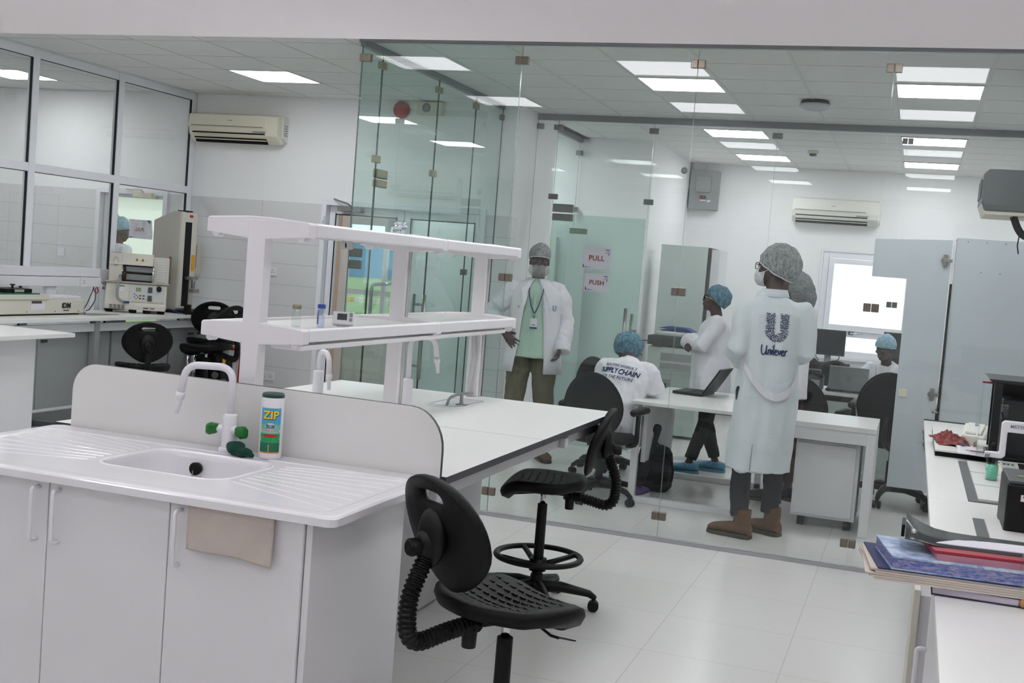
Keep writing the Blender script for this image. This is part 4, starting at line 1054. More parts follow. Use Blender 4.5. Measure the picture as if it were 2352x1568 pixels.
tm = facing(text_mb('iDM', .042, .05), (-6.497, 7.93, ZL + .075), (1, 0)); part('lettering', tm, M_INK, t)
tm = facing(text_mb('Instruments', .010, .02), (-6.497, 7.93, ZL + .038), (1, 0)); part('lettering', tm, M_INK, t)
part('rating_plate', MB().box(-6.499, -6.497, 7.52, 7.68, ZL + .045, ZL + .10), M_PAPER, t); part('rating_plate', MB().box(-6.4975, -6.496, 7.53, 7.64, ZL + .095, ZL + .115), M_DGREY, t)
for y in (7.48, 7.8, 8.08): part('screw', MB().cyl((-6.5, y, ZL + .03), (-6.496, y, ZL + .03), .004, seg=8), M_DGREY, t)
single('steel_plate', MB().prism([(-6.62, 8.1), (-6.42, 8.14), (-6.40, 8.48), (-6.55, 8.35)], ZL, ZL + .004).tube([(-6.5, 8.16, ZL + .004), (-6.5, 8.16, ZL + .035)], .008, 8), M_STEEL, 'thin steel plate lying on the worktop beside the sanding instrument', 'plate')

# heat sealer: wedge-fronted beige machine
HS = (-6.62, 9.0, ZL); hz = math.radians(34)
t = thing('heat_sealer', 'beige laboratory heat sealer with sloping control panel and warning triangles', 'instrument', HS, hz)
L = dict(local=True)
o = [(-.20, .03), (.18, .03), (.18, .26), (-.10, .26), (-.20, .07)]      # side profile in y,z
b = MB(); b.prism([(y, z) for y, z in o], -.26, .26, 'X'); part('base', b, M_MACH, t, bevel=.008, **L)
for x in (-.22, -.02, .10, .22): part('foot', MB().cyl((x, -.15 if x < .2 else -.1, 0), (x, -.15 if x < .2 else -.1, .032), .03, .036), M_BLK, t, **L)
b = MB().prism([(-.10, .42), (-.04, .52), (.18, .52), (.18, .42)], -.24, .13, 'X').prism([(-.09, .27), (-.09, .52), (.18, .52), (.18, .27)], -.24, -.13, 'X').prism([(-.06, .27), (-.06, .50), (.18, .50), (.18, .27)], .13, .27, 'X').box(-.14, .14, .06, .18, .27, .43)
part('press_head', b, M_MACH, t, bevel=.005, **L)
part('deck', MB().box(-.265, .28, -.12, .18, .26, .272), M_MACHG, t, bevel=.002, **L)
part('jaw', MB().box(-.11, .13, -.05, .06, .36, .41).box(-.11, .13, -.05, .06, .285, .34), M_GREYP, t, bevel=.006, **L)
for x in (-.125, .135): part('guide_rod', MB().cyl((x, -.075, .27), (x, -.075, .42), .010), M_CHR, t, **L)
part('brake_cylinder', MB().cyl((-.115, -.07, .28), (-.115, -.07, .36), .022).cyl((-.115, -.07, .36), (-.115, -.07, .42), .016), mat('reddish black part', '#2d1c1b', .5), t, **L)
def slope(x, s1):   # point on the sloped front, s1 0 bottom .. 1 top
    return Vector((x, -.20 + .10 * s1 - .002, .07 + .19 * s1))
nrm = Vector((0, -.19, .10)).normalized(); upv = Vector((0, .10, .19)).normalized()
def on_slope(b, x, s1, d=.002):
    o2 = slope(x, s1) + nrm * d
    m = Matrix(((1, upv.x, nrm.x, o2.x), (0, upv.y, nrm.y, o2.y), (0, upv.z, nrm.z, o2.z), (0, 0, 0, 1))); return b.xf(m)
pn = part('control_panel', on_slope(MB().box(-.15, .15, -.08, .085, 0, .002), .095, .52), mat('panel silver', '#b9bbbb', .4), t, **L)
def pp(nm, b, s_x, s_s, m, d=.004): return part(nm, on_slope(b, s_x, s_s, d), m, pn, local=True)
pp('panel_stripe', MB().box(-.13, .14, 0, .004, 0, .001), .10, .18, M_YEL)
pp('display', MB().box(-.022, .022, -.018, .018, 0, .002), .02, .72, mat('lcd green', '#7d8a6b', .3))
for x in (.12,):
    for s1 in (.72, .34): pp('switch', MB().box(-.018, .018, -.024, .024, 0, .012), x, s1, M_DGREY)
pp('knob', MB().cyl((0, 0, 0), (0, 0, .03), .022), .195, .76, M_BPLA)
b = MB()
for k in range(4): b.box(.0 + (k % 2) * .028, .018 + (k % 2) * .028, -.02 + (k // 2) * .028, -.008 + (k // 2) * .028, 0, .002)
for dx, dy in ((-.03, .01), (-.045, -.004), (-.015, -.004), (-.03, -.02), (-.045, .022)): b.box(dx, dx + .009, dy, dy + .009, 0, .002)
pp('keypad', b, .03, .38, M_DGREY)
for x in (-.01, .04):
    b = MB().add([(x - .019, -.0735, .455), (x + .019, -.0735, .455), (x, -.064, .487)], [(0, 1, 2)]); b = MB().prism([(x - .02, .452), (x + .02, .452), (x, .488)], -.088, -.084, 'Y')
    w = part('warning_triangle', b.xf(Matrix.Translation((0, .012, 0))), M_YEL, t, **L); part('warning_mark', MB().box(x - .003, x + .003, -.079, -.076, .46, .474), M_INK, w, local=True)
b = MB()
for k in range(9): b.box(.165, .235, -.066, -.06, .29 + k * .022, .298 + k * .022)
part('louvre', b, M_LAM, t, **L)
b = MB()
for i in range(5):
    for j in range(4): b.box(-.215 + j * .034, -.190 + j * .034, -.2035, -.1995, .036 + i * .0 + i * .0075, .039 + i * .0075)
part('vent_slot', b, M_INK, t, **L)
b = MB()
for k in range(16): a = 2 * pi * k / 16; b.box(-.185 + .022 * math.cos(a) - .002, -.185 + .022 * math.cos(a) + .002, -.0935, -.0895, .445 + .036 * math.sin(a) - .003, .445 + .036 * math.sin(a) + .003)
part('vent_ring', b, M_INK, t, **L)
part('side_column', MB().box(.262, .285, -.04, .02, .27, .52), mat('rusty brown strip', '#6d5a55', .5), t, **L)
part('plug_block', MB().cyl((-.262, -.10, .20), (-.28, -.12, .20), .012).cyl((-.262, -.06, .20), (-.285, -.06, .20), .012).cyl((-.262, -.10, .24), (-.28, -.12, .24), .012).cyl((-.262, -.06, .24), (-.285, -.06, .24), .012), M_STEEL, t, **L)
part('grey_cable', MB().tube(arc_pts([(-.14, -.08, .33), (-.15, -.16, .27), (-.16, -.18, .2), (-.15, -.215, .12), (-.09, -.215, .095)], .05), .011, 8), M_GREYP, t, **L)
part('plug', MB().box(-.10, -.05, -.225, -.205, .085, .105), M_BLUE, t, bevel=.003, **L)
part('label_sticker', on_slope(MB().box(-.02, .02, -.03, .02, 0, .001), -.12, .72), M_PAPER, t, **L); part('label_sticker', on_slope(MB().box(-.02, .02, .02, .03, 0, .001), -.12, .72), M_GREEN, t, **L)
part('name_strip', MB().box(.07, .115, -.2025, -.1995, .045, .055).box(.13, .165, -.2025, -.1995, .045, .053), M_DGREY, t, **L)
single('black_red_leads', MB().tube(arc_pts([(-6.86, 8.72, 1.17), (-6.80, 8.62, 1.12), (-6.76, 8.50, 1.0), (-6.72, 8.40, .965), (-6.70, 8.46, .966), (-6.76, 8.62, 1.05), (-6.86, 8.74, 1.15)], .05), .004, 6), M_BPLA, 'black test leads looping down beside the beige sealer', 'cable')
single('red_leads', MB().tube(arc_pts([(-6.86, 8.72, 1.22), (-6.84, 8.68, 1.15), (-6.82, 8.70, 1.1), (-6.84, 8.76, 1.12), (-6.86, 8.74, 1.18)], .03), .005, 6), M_RED, 'red test leads hanging at the left side of the beige sealer', 'cable')
single('blue_lead', MB().tube([(-6.30, 9.02, 1.02), (-6.27, 9.12, .985), (-6.25, 9.25, .96)], .004, 6), M_BLUE, 'blue lead at the right foot of the beige sealer', 'cable')
# tall tensile tester
t = thing('tensile_tester', 'tall grey tensile tester with a black slotted front on the left worktop', 'tester', (-6.6, 9.5, ZL))
b = MB().prism([(-6.74, ZL), (-6.455, ZL), (-6.455, 1.895), (-6.53, 1.895), (-6.74, 1.80)], 9.36, 9.60, 'Y'); part('column', b, M_MACHG, t, bevel=.008)
part('front_cover', MB().box(-6.456, -6.43, 9.36, 9.60, 1.0, 1.89), M_MACH, t, bevel=.004)
part('slot', MB().box(-6.431, -6.427, 9.41, 9.51, 1.02, 1.80), M_BLK, t)
part('badge', MB().box(-6.431, -6.4265, 9.47, 9.52, 1.845, 1.868), M_RED, t); part('caution_strip', MB().box(-6.431, -6.4265, 9.535, 9.585, 1.35, 1.50), mat('orange sticker', '#dd9b1a', .5), t)
part('top_plate', MB().box(-6.53, -6.42, 9.42, 9.5, 1.895, 1.905), M_BLK, t)
part('grip', MB().box(-6.43, -6.36, 9.44, 9.56, 1.27, 1.30).cyl((-6.37, 9.5, 1.19), (-6.37, 9.5, 1.28), .018).box(-6.40, -6.34, 9.46, 9.56, 1.15, 1.185), M_STEEL, t, bevel=.003)
part('foot_plate', MB().box(-6.74, -6.26, 9.34, 9.75, ZL, ZL + .03).cyl((-6.32, 9.36, ZL + .02), (-6.22, 9.36, ZL + .02), .012).box(-6.35, -6.30, 9.34, 9.39, ZL + .02, ZL + .09), M_BLK, t, bevel=.004)
t = thing('control_box', 'grey wall-mounted control box with a small screen beside the tall tester', 'control box', (-6.75, YB - .03, 1.3))
part('case', MB().box(-6.84, -6.70, YB - .06, YB, 1.30, 1.61), M_MACH, t, bevel=.004); part('face', MB().box(-6.80, -6.715, YB - .063, YB - .058, 1.36, 1.595), M_GREYP, t)
part('screen', MB().box(-6.78, -6.74, YB - .066, YB - .06, 1.49, 1.56), M_SCREEN, t); b = MB()
for k in range(6): b.cyl((-6.77 + .025 * (k % 2), YB - .06, 1.46 - .022 * (k // 2)), (-6.77 + .025 * (k % 2), YB - .066, 1.46 - .022 * (k // 2)), .005, seg=8)
part('button', b, M_DGREY, t); part('stripe', MB().box(-6.80, -6.715, YB - .066, YB - .06, 1.362, 1.368), M_YEL, t)
# wheeled bench in the left foreground
t = thing('wheeled_bench', 'white topped mobile bench cut by the left edge, on black castors', 'bench', (-6.0, 5.9, 0))
b = MB().box(-6.15, -5.42, 4.4, 6.72, ZB - .03, ZB - .002); part('top', b, M_TOP, t, bevel=.002)
part('carcass', MB().box(-6.1, -5.66, 4.5, 6.62, .26, ZB - .05), M_LAM, t, bevel=.003); part('rail', MB().box(-6.05, -5.60, 4.45, 6.66, ZB - .05, ZB - .03), M_LAMG, t)
for x, y in ((-5.74, 6.5), (-5.74, 4.65), (-6.02, 6.5), (-6.02, 4.65)): part('castor', MB().cyl((x - .02, y, .045), (x + .02, y, .045), .045).box(x - .026, x + .026, y - .03, y + .03, .045, .26), M_BLK, t, bevel=.004)
# compressor trolley behind the stools
t = thing('compressor', 'black and red compressor with a curved red handle on the floor behind the stools', 'compressor', (-5.95, 8.95, 0))
part('tank', MB().tube([(-6.25, 8.95, .22), (-5.75, 8.95, .22)], .14, 18, round_end=True), M_RED, t)
part('motor', MB().box(-6.12, -5.86, 8.85, 9.05, .36, .62).cyl((-6.05, 8.95, .6), (-6.05, 8.95, .72), .05).cyl((-5.93, 8.93, .6), (-5.93, 8.93, .68), .03), M_BLK, t, bevel=.01)
part('cylinder_head', MB().cyl((-6.13, 8.84, .35), (-6.13, 8.84, .70), .022).cyl((-6.2, 8.84, .35), (-6.2, 8.84, .66), .022), M_CHR, t)
part('caution_label', MB().box(-5.86, -5.857, 8.87, 8.92, .50, .60), M_YEL, t)
part('handle', MB().tube(arc_pts([(-5.80, 8.9, .22), (-5.70, 8.9, .40), (-5.69, 8.9, .62), (-5.72, 8.9, .69), (-5.80, 8.9, .70)], .05), .014, 10), M_RED, t); part('handle_grip', MB().tube([(-5.78, 8.9, .70), (-5.87, 8.9, .71)], .018, 10), M_BLK, t)
part('gauge', MB().lathe([(.03, 0), (.03, .02)], (-5.90, 8.82, .45), axis='Y').cyl((-5.9, 8.84, .40), (-5.8, 8.84, .40), .02), M_STEEL, t)
for x in (-6.2, -5.8): part('wheel', MB().cyl((x, 8.86, .07), (x, 8.82, .07), .07), M_BLK, t)
t.location = (t.location.x + .03, t.location.y + .35, 0)

# air conditioners
def aircon(label, x0, x1, y, z0, z1, m, flip=1):
    t = thing('air_conditioner', label, 'air conditioner', ((x0 + x1) / 2, y, z0))
    d = .2; h = z1 - z0
    o = [(y, z0 + .02), (y, z1), (y - d * .75, z1), (y - d * .95, z1 - .02), (y - d, z0 + .13), (y - d * .95, z0 + .07), (y - d * .55, z0)]
    part('body', MB().prism(o, x0, x1, 'X'), m, t, bevel=.01, seg=3)
    part('front_panel', MB().prism([(y - d * .9, z1 - .012), (y - d * .97, z1 - .02), (y - d - .008, z0 + .135), (y - d * .9, z0 + .135)], x0 + .0, x1 - .115, 'X'), m, t, bevel=.004)
    part('intake_slot', MB().box(x0 + .03, x1 - .15, y - d - .008, y - d + .01, z0 + .142, z0 + .152), mat('olive slot', '#8e8a72', .5), t)
    dk = MB().prism([(y - d * .96, z0 + .085), (y - d * .99, z0 + .085), (y - d * .60, z0 - .002), (y - d * .57, z0 + .002)], x0 + .05, x1 - .13, 'X')
    dk = MB().prism([(y - d * .9, z0 + .09), (y - d - .003, z0 + .09), (y - d * .58, z0 - .004), (y - d * .5, z0 + .02)], x0 + .045, x1 - .13, 'X'); part('outlet', dk, M_BLK, t)
    for k in range(2):
        s1 = .36 + .32 * k; yy = (y - d - .003) * (1 - s1) + (y - d * .58) * s1; zz = (z0 + .09) * (1 - s1) + (z0 - .004) * s1
        part('louvre', MB().box(x0 + .05, x1 - .135, yy - .022, yy + .01, zz - .003, zz + .004), m, t, bevel=.001)
    part('indicator', MB().box(x1 - .26, x1 - .12, y - d - .004, y - d + .01, z0 + .098, z0 + .11), M_GREYP, t)
    part('end_cap', MB().prism([(y - .0, z0 + .02), (y, z1 - .01), (y - .11, z1 - .01), (y - .11, z0 + .06)], x1, x1 + .012, 'X'), M_CREAM2, t, bevel=.003)
    b = MB()
    for k in range(5): b.box(x1 + .012, x1 + .014, y - .08, y - .02, z0 + .09 + .022 * k, z0 + .10 + .022 * k)
    part('side_vent', b, M_GREYP, t); part('badge', MB().box((x0 + x1) / 2 - .05, (x0 + x1) / 2 - .0, y - d - .01, y - d - .004, z0 + .2, z0 + .206), M_GREYP, t)
aircon('cream wall air conditioner above the tiles on the left back wall', -6.80, -5.83, YB, 2.60, 2.875, M_CREAM)
aircon('white wall air conditioner on the far right back wall', -1.50, -.50, YR, 2.425, 2.72, M_CREAM2)
# alarm bell and speaker over the lobby doors
t = thing('alarm_bell', 'round red alarm bell high on the wall above the lobby doors', 'bell', (-4.64, YB - .05, 2.93))
part('gong', MB().lathe([(.078, .0), (.08, -.02), (.055, -.045), (.02, -.055), (.006, -.056)], (-4.645, YB - .01, 2.985), axis='Y'), M_RED, t); part('back_box', MB().lathe([(.06, 0), (.06, -.012)], (-4.645, YB, 2.985), axis='Y'), M_DGREY, t)
t = thing('wall_speaker', 'cream box speaker high on the wall right of the red bell', 'speaker', (-4.36, YB - .04, 2.92))
part('case', MB().box(-4.47, -4.22, YB - .08, YB, 2.945, 3.06), M_CREAM, t, bevel=.008); part('grille', MB().lathe([(.04, .0), (.042, -.006), (.01, -.012)], (-4.37, YB - .08, 3.005), axis='Y'), M_GREYP, t)
# ceiling fittings
t = thing('dome_light', 'round dome light fitting on the ceiling between the near light panels', 'light fitting', (-.87, 9.35, HC - .05))
part('base', MB().lathe([(.10, 0), (.115, -.03), (.10, -.035)], (-.87, 9.35, HC)), M_DGREY, t); part('diffuser', MB().lathe([(.118, -.03), (.115, -.05), (.07, -.07), (.01, -.076)], (-.87, 9.35, HC)), mat_glass('dome cover', (.8, .84, .84), haze=.6, hazecol='#dfe6e6'), t)
t = thing('smoke_detector', 'small cream smoke detector on the far ceiling', 'smoke detector', (-1.16, 12.75, HC - .05))
part('base', MB().lathe([(.055, 0), (.06, -.02), (.055, -.03)], (-1.16, 12.75, HC)), M_CREAM, t); part('sensor', MB().lathe([(.038, -.03), (.036, -.05), (.02, -.056)], (-1.16, 12.75, HC)), M_DGREY, t)
# ================================================================= office chairs
def make_office_chair(label, loc, rz, arms=True, grp='black office chairs', lean=.0):
    """sitter faces local -Y"""
    t = thing('office_chair', label, 'office chair', loc, rz, grp)
    L = dict(local=True)
    b = MB(); rs = []
    for f, dz in ((.75, 0), (.95, .01), (1, .03), (1, .05), (.95, .068), (.8, .078)):
        rs.append([(.235 * f * math.copysign(abs(math.cos(a)) ** .75, math.cos(a)), .225 * f * math.copysign(abs(math.sin(a)) ** .75, math.sin(a)), .42 + dz) for a in [2 * pi * k / 32 for k in range(32)]])
    b.rings(rs); part('seat', b, M_FAB, t, **L)
    b = MB(); zc = .70; rs = []
    def P(a, f, off):
        x = .225 * math.cos(a) * f; z = .235 * math.sin(a) * f
        if z > 0: x *= 1 - .10 * (z / .27)
        else: x *= 1 - .03 * (z / .27)
        return (x, .225 + .06 * z / .27 * .5 - .5 * x * x + off + lean * z, zc + z)
    A = [2 * pi * k / 40 for k in range(40)]
    for f, off in ((.05, -.03), (.5, -.032), (.9, -.028), (.98, -.015), (1, 0), (.98, .018), (.9, .026), (.5, .03), (.05, .03)): rs.append([P(a, f, off) for a in A])
    b.rings(rs[::-1]); bo = part('backrest', b, M_FAB, t, **L)
    b = MB(); b.rings([[Vector(P(A[k % 40], 1.0, .012)) + Vector((.006 * math.cos(q) * math.cos(A[k % 40]), .008 * math.sin(q), .006 * math.cos(q) * math.sin(A[k % 40]))) for q in [2 * pi * i / 6 for i in range(6)]] for k in range(41)], False)
    part('back_rim', b, M_BPLA, bo, **L)
    part('back_stem', MB().tube(arc_pts([(0, .26, .62), (0, .27, .45), (0, .1, .40)], .06), .022, 8), M_BPLA, t, **L)
    part('column', MB().cyl((0, 0, .1), (0, 0, .3), .028).cyl((0, 0, .3), (0, 0, .42), .018).box(-.08, .08, -.08, .08, .39, .42), M_BPLA, t, **L)
    if arms:
        for s1 in (-1, 1):
            ar = part('armrest', MB().tube(arc_pts([(s1 * .2, .02, .42), (s1 * .275, .02, .43), (s1 * .285, .05, .66)], .05), .018, 8), M_BPLA, t, **L)
            part('arm_pad', MB().tube([(s1 * .285, -.12, .672), (s1 * .285, .0, .68), (s1 * .28, .14, .672)], [.024, .032, .026], 12, round_end=True), M_BPLA, ar, **L)
    for k in range(5):
        a = 2 * pi * k / 5 + .3; c, s1 = math.cos(a), math.sin(a)
        lg = part('leg', MB().tube([(0, 0, .115), (.14 * c, .14 * s1, .12), (.27 * c, .27 * s1, .095), (.31 * c, .31 * s1, .07)], [.034, .026, .02, .016], 10, round_end=True), M_BPLA, t, **L)
        q, r_ = .31 * c, .31 * s1
        part('castor', MB().cyl((q - .026 * s1, r_ + .026 * c, .028), (q - .005 * s1, r_ + .005 * c, .028), .028).cyl((q + .005 * s1, r_ - .005 * c, .028), (q + .026 * s1, r_ - .026 * c, .028), .028).cyl((q, r_, .03), (q, r_, .075), .01), M_BPLA, lg, bevel=.003, **L)
    return t
oc = make_office_chair('black office chair with oval back, in front of the seated woman', (-2.06, 8.33, 0), math.radians(172))
again(oc, 'black office chair half hidden behind the seated person with the blue cap', (-2.27, 9.42, 0), math.radians(60))
again(oc, 'black office chair at the right beside the open cabinet door', (-.07, 9.80, 0), math.radians(168)).scale = (1.12, 1.0, 1.12)
again(oc, 'black office chair behind the far desk, left of the silver laptop', (-1.12, 12.6, 0), math.radians(-20))
again(oc, 'black office chair directly behind the silver laptop', (-.66, 12.1, 0), math.radians(10))
again(oc, 'black office chair with its armrests showing behind the near desk', (-.72, 9.95, 0), math.radians(160))

# ================================================================= desks in the laboratory
def desk(name, label, x0, x1, y0, y1, z=.74, modesty=None, col=M_LAM):
    t = thing(name, label, 'desk', ((x0 + x1) / 2, (y0 + y1) / 2, 0))
    part('top', MB().box(x0, x1, y0, y1, z - .025, z), M_TOP, t, bevel=.002)
    for x in (x0 + .02, x1 - .07):
        part('leg_frame', MB().box(x, x + .05, y0 + .02, y0 + .07, .0, z - .025).box(x, x + .05, y1 - .07, y1 - .02, .0, z - .025), col, t, bevel=.003)
    part('floor_rail', MB().box(x0 + .02, x1 - .02, y0 + .02, y0 + .07, .0, .045).box(x0 + .02, x1 - .02, y1 - .07, y1 - .02, .0, .045), col, t, bevel=.003)
    if modesty: part('modesty_panel', MB().box(*modesty), col, t, bevel=.002)
    return t
desk('frame_desk', 'white frame desk with the open black laptop', -1.87, -1.03, 8.36, 9.72, modesty=(-1.80, -1.77, 8.5, 9.45, .28, .70))
t = thing('front_desk', 'white desk with a thick right leg in front of the right office chair', 'desk', (-.57, 8.6, 0))
part('top', MB().box(-.975, -.165, 8.27, 9.02, .705, .74), M_TOP, t, bevel=.003); part('apron', MB().box(-.975, -.165, 8.28, 8.32, .62, .705), M_LAM, t, bevel=.002)
part('leg', MB().box(-.225, -.165, 8.27, 8.36, 0, .70), M_LAM, t, bevel=.003); part('leg', MB().box(-.225, -.165, 8.93, 9.02, 0, .70), M_LAM, t, bevel=.003)
part('side_panel', MB().box(-.20, -.175, 8.36, 8.93, .0, .70), M_LAM, t)
t = thing('drawer_pedestal', 'white mobile pedestal on black castors under the front desk', 'pedestal', (-.47, 8.6, 0))
part('case', MB().box(-.69, -.26, 8.40, 8.9, .07, .60), M_LAM, t, bevel=.003); part('back_panel', MB().box(-.675, -.285, 8.385, 8.40, .09, .585), M_LAM, t, bevel=.002)
for x in (-.62, -.31):
    for y in (8.45, 8.85): part('castor', MB().cyl((x - .022, y, .032), (x + .022, y, .032), .032).box(x - .012, x + .012, y - .012, y + .012, .03, .07), M_BLK, t, bevel=.003)
# laptop on the frame desk (side on)
def laptop(label, loc, rz, lid, w=.34, d=.24, ang=62, h=.0, logo=None):
    t = thing('laptop', label, 'laptop', loc, rz); L = dict(local=True)
    part('base', MB().box(-w / 2, w / 2, -d / 2, d / 2, .002, .024), M_LAPT, t, bevel=.004, **L)
    m = Matrix.Translation((0, d / 2, .024)) @ Matrix.Rotation(math.radians(90 - ang), 4, 'X').inverted()
    s1 = part('lid', MB().box(-w / 2, w / 2, -.001, .012, 0, d).xf(m), lid, t, bevel=.003, **L)
    part('screen', MB().box(-w / 2 + .015, w / 2 - .015, -.0025, -.001, .02, d - .012).xf(m), M_SCREEN, s1, **L)
    part('keyboard', MB().box(-w / 2 + .02, w / 2 - .02, -.02, d / 2 - .02, .024, .0255), M_BLK, t, **L)
    if logo:
        b = MB(); b.rings([[(.02 * math.cos(a) * f, .0135, d / 2 + .02 * math.sin(a) * f) for a in [2 * pi * k / 20 for k in range(20)]] for f in (1, .85)], False, smooth=False)
        b.box(-.010, .010, .0125, .0140, d / 2 - .003, d / 2 + .003); part('badge', b.xf(m), M_DGREY, s1, **L)
    return t
laptop('open black laptop on the frame desk, seen from the side', (-1.60, 9.36, .74), math.radians(-98), M_LAPT, ang=58)
# backpack on the floor
b = MB()
b.rings([[(-1.78 + .13 * f * math.copysign(abs(math.cos(a)) ** .7, math.cos(a)), 9.0 + .13 * f * math.copysign(abs(math.sin(a)) ** .7, math.sin(a)), z) for a in [2 * pi * k / 28 for k in range(28)]] for f, z in ((.8, 0), (1, .03), (1.02, .12), (.98, .22), (.9, .29), (.7, .33), (.35, .35))])
t = thing('backpack', 'black backpack standing on the floor under the frame desk', 'bag', (-1.72, 9.0, 0))
part('body', b, mat('dark navy nylon', '#11141c', .75, bump=.4, bscale=80), t); part('strap', MB().tube(arc_pts([(-1.66, 8.9, .28), (-1.62, 8.88, .2), (-1.63, 8.9, .1)], .05), .009, 6).tube(arc_pts([(-1.74, 8.9, .34), (-1.76, 8.88, .39), (-1.80, 8.9, .34)], .04), .008, 6), M_BLK, t)
part('front_pocket', MB().tube([(-1.86, 8.885, .10), (-1.78, 8.88, .11), (-1.70, 8.885, .10)], [.05, .07, .05], 12, round_end=True), M_BLK, t)

# wall cabinet area behind: photocopier, tall cabinet
t = thing('photocopier', 'pale grey photocopier with a blue edged lid beside the tall cabinet', 'printer', (-2.4, 12.2, 0))
part('cabinet', MB().box(-2.68, -2.02, 12.0, 12.45, .03, .70), mat('copier grey green', '#b4bfba', .5), t, bevel=.01)
part('body', MB().box(-2.56, -2.04, 11.98, 12.44, .70, .93), mat('copier light', '#ccd2ce', .5), t, bevel=.01)
part('scanner', MB().box(-2.57, -2.04, 11.97, 12.44, .945, 1.04), M_DGREY, t, bevel=.006); part('lid', MB().box(-2.5, -2.06, 12.0, 12.44, 1.04, 1.09), mat('copier light', '#ccd2ce'), t, bevel=.015, label='pale lid')
part('control_arm', MB().box(-2.50, -2.40, 11.9, 11.99, .93, 1.02), M_DGREY, t, bevel=.005); part('paper_stack', MB().box(-2.46, -2.14, 12.05, 12.4, 1.092, 1.10).prism([(-2.48, 1.12), (-2.12, 1.10), (-2.2, 1.135), (-2.4, 1.14)], 12.05, 12.3, 'Y'), M_BLUE, t)
for k, (z0, z1) in enumerate(((.79, .87), (.71, .77))): part('vent_slot', MB().box(-2.42, -2.1, 11.975, 11.98, z0, z1), M_GREYP, t)
part('tray', MB().box(-2.62, -2.3, 11.99, 12.0, .38, .60), M_GREYP, t, bevel=.004); part('handle', MB().box(-2.36, -2.34, 11.985, 12.0, .42, .56), M_INK, t)
part('cable', MB().tube(arc_pts([(-2.55, 12.0, .98), (-2.64, 12.0, .98), (-2.66, 12.0, .88), (-2.62, 12.0, .82)], .05), .006, 6), M_DGREY, t)
t = thing('tall_cabinet', 'tall white cabinet with a dark edge strip behind the photocopier', 'cabinet', (-2.35, 12.75, 0))
part('carcass', MB().box(-2.62, -2.12, 12.52, 12.98, 0, 1.99), mat('cabinet pale green white', '#c4cdc9', .45), t, bevel=.002); part('door', MB().box(-2.085, -2.0, 12.55, 13.1, .02, 1.97), M_LAM, t, bevel=.002)
part('edge_strip', MB().box(-2.118, -2.088, 12.53, 12.98, .0, 1.985), M_DGREY, t)
t = thing('electrical_box', 'grey electrical distribution box with a red switch on the far wall', 'electrical box', (-2.58, YR - .1, 2.5))
part('case', MB().box(-2.76, -2.41, YR - .14, YR, 2.50, 2.98), M_GREYP, t, bevel=.006); part('cover', MB().box(-2.68, -2.50, YR - .17, YR - .14, 2.71, 2.90), M_GREYP, t, bevel=.006)
part('switch', MB().box(-2.62, -2.55, YR - .152, YR - .14, 2.63, 2.67), M_DGREY, t); part('switch_rocker', MB().box(-2.605, -2.565, YR - .156, YR - .15, 2.64, 2.66), M_RED, t)
part('caption', MB().box(-2.62, -2.55, YR - .143, YR - .14, 2.605, 2.622).box(-2.535, -2.49, YR - .143, YR - .14, 2.595, 2.618), M_PAPER, t)
part('cable_entry', MB().box(-2.74, -2.6, YR - .08, YR, 2.98, 3.07), M_LAMG, t)
# far desks beyond the inner glass
desk('far_desk', 'white desk with the silver laptop just beyond the inner glass', -1.15, .35, 10.85, 11.55, modesty=(-1.1, .3, 10.9, 10.92, .08, .66), col=mat('pale green laminate', '#b7c2bd', .5))
desk('window_desk', 'white desk under the window carrying the two monitors', -1.75, .6, 13.5, 14.25, modesty=(-1.7, .55, 14.15, 14.17, .1, .66))
laptop('open silver laptop with a round badge seen from behind', (-.52, 11.12, .74), math.radians(186), M_LAPS, w=.34, d=.225, ang=72, logo=True)
t = thing('desk_phone', 'grey desk phone with a silver front left of the silver laptop', 'phone', (-.83, 11.0, .74))
part('body', MB().prism([(10.93, .745), (11.10, .745), (11.10, .85), (11.04, .88)], -.92, -.72, 'X'), M_DGREY, t, bevel=.006); part('front', MB().prism([(10.925, .75), (10.93, .75), (10.985, .83), (10.98, .83)], -.915, -.75, 'X'), M_LAPS, t, bevel=.002)
part('handset', MB().tube([(-.90, 11.0, .87), (-.83, 10.99, .895), (-.75, 11.0, .87)], [.022, .016, .022], 8, round_end=True), M_BLK, t)
part('coiled_cord', MB().tube([(-.94 + .012 * math.cos(k * 1.3), 10.97 + .01 * math.sin(k * 1.3), .752 + .0028 * k) for k in range(40)], .003, 5), M_GREYP, t); part('foot', MB().box(-.91, -.90, 10.92, 10.94, .74, .76).box(-.77, -.76, 10.92, 10.94, .74, .76), M_DGREY, t)
t = thing('desk_dock', 'small black docking stand on the far desk behind the phone', 'dock', (-.83, 11.3, .74)); part('case', MB().box(-.95, -.77, 11.25, 11.4, .74, .90), M_BPLA, t, bevel=.01); part('screen', MB().box(-.92, -.80, 11.246, 11.25, .80, .88), M_SCREEN, t)
single('computer_mouse', MB().ell((-.67, 11.0, .755), (.03, .05, .016)), M_BPLA, 'small black mouse on the far desk between phone and laptop', 'mouse')
def monitor(label, x, y, w, h, z, zb=.74):
    t = thing('monitor', label, 'monitor', (x, y, zb))
    part('screen_case', MB().box(x - w / 2, x + w / 2, y, y + .035, z - h, z), M_DGREY, t, bevel=.004); part('screen', MB().box(x - w / 2 + .012, x + w / 2 - .012, y - .003, y, z - h + .016, z - .012), M_SCREEN, t)
    part('stand', MB().box(x - .035, x + .035, y + .03, y + .06, zb + .01, z - h + .08), M_GREYP, t, bevel=.004); part('base', MB().box(x - .14, x + .14, y - .06, y + .14, zb, zb + .015), M_BPLA, t, bevel=.004)
monitor('black monitor in front of the window, left of the seated man', -.875, 13.6, .36, .285, 1.205)
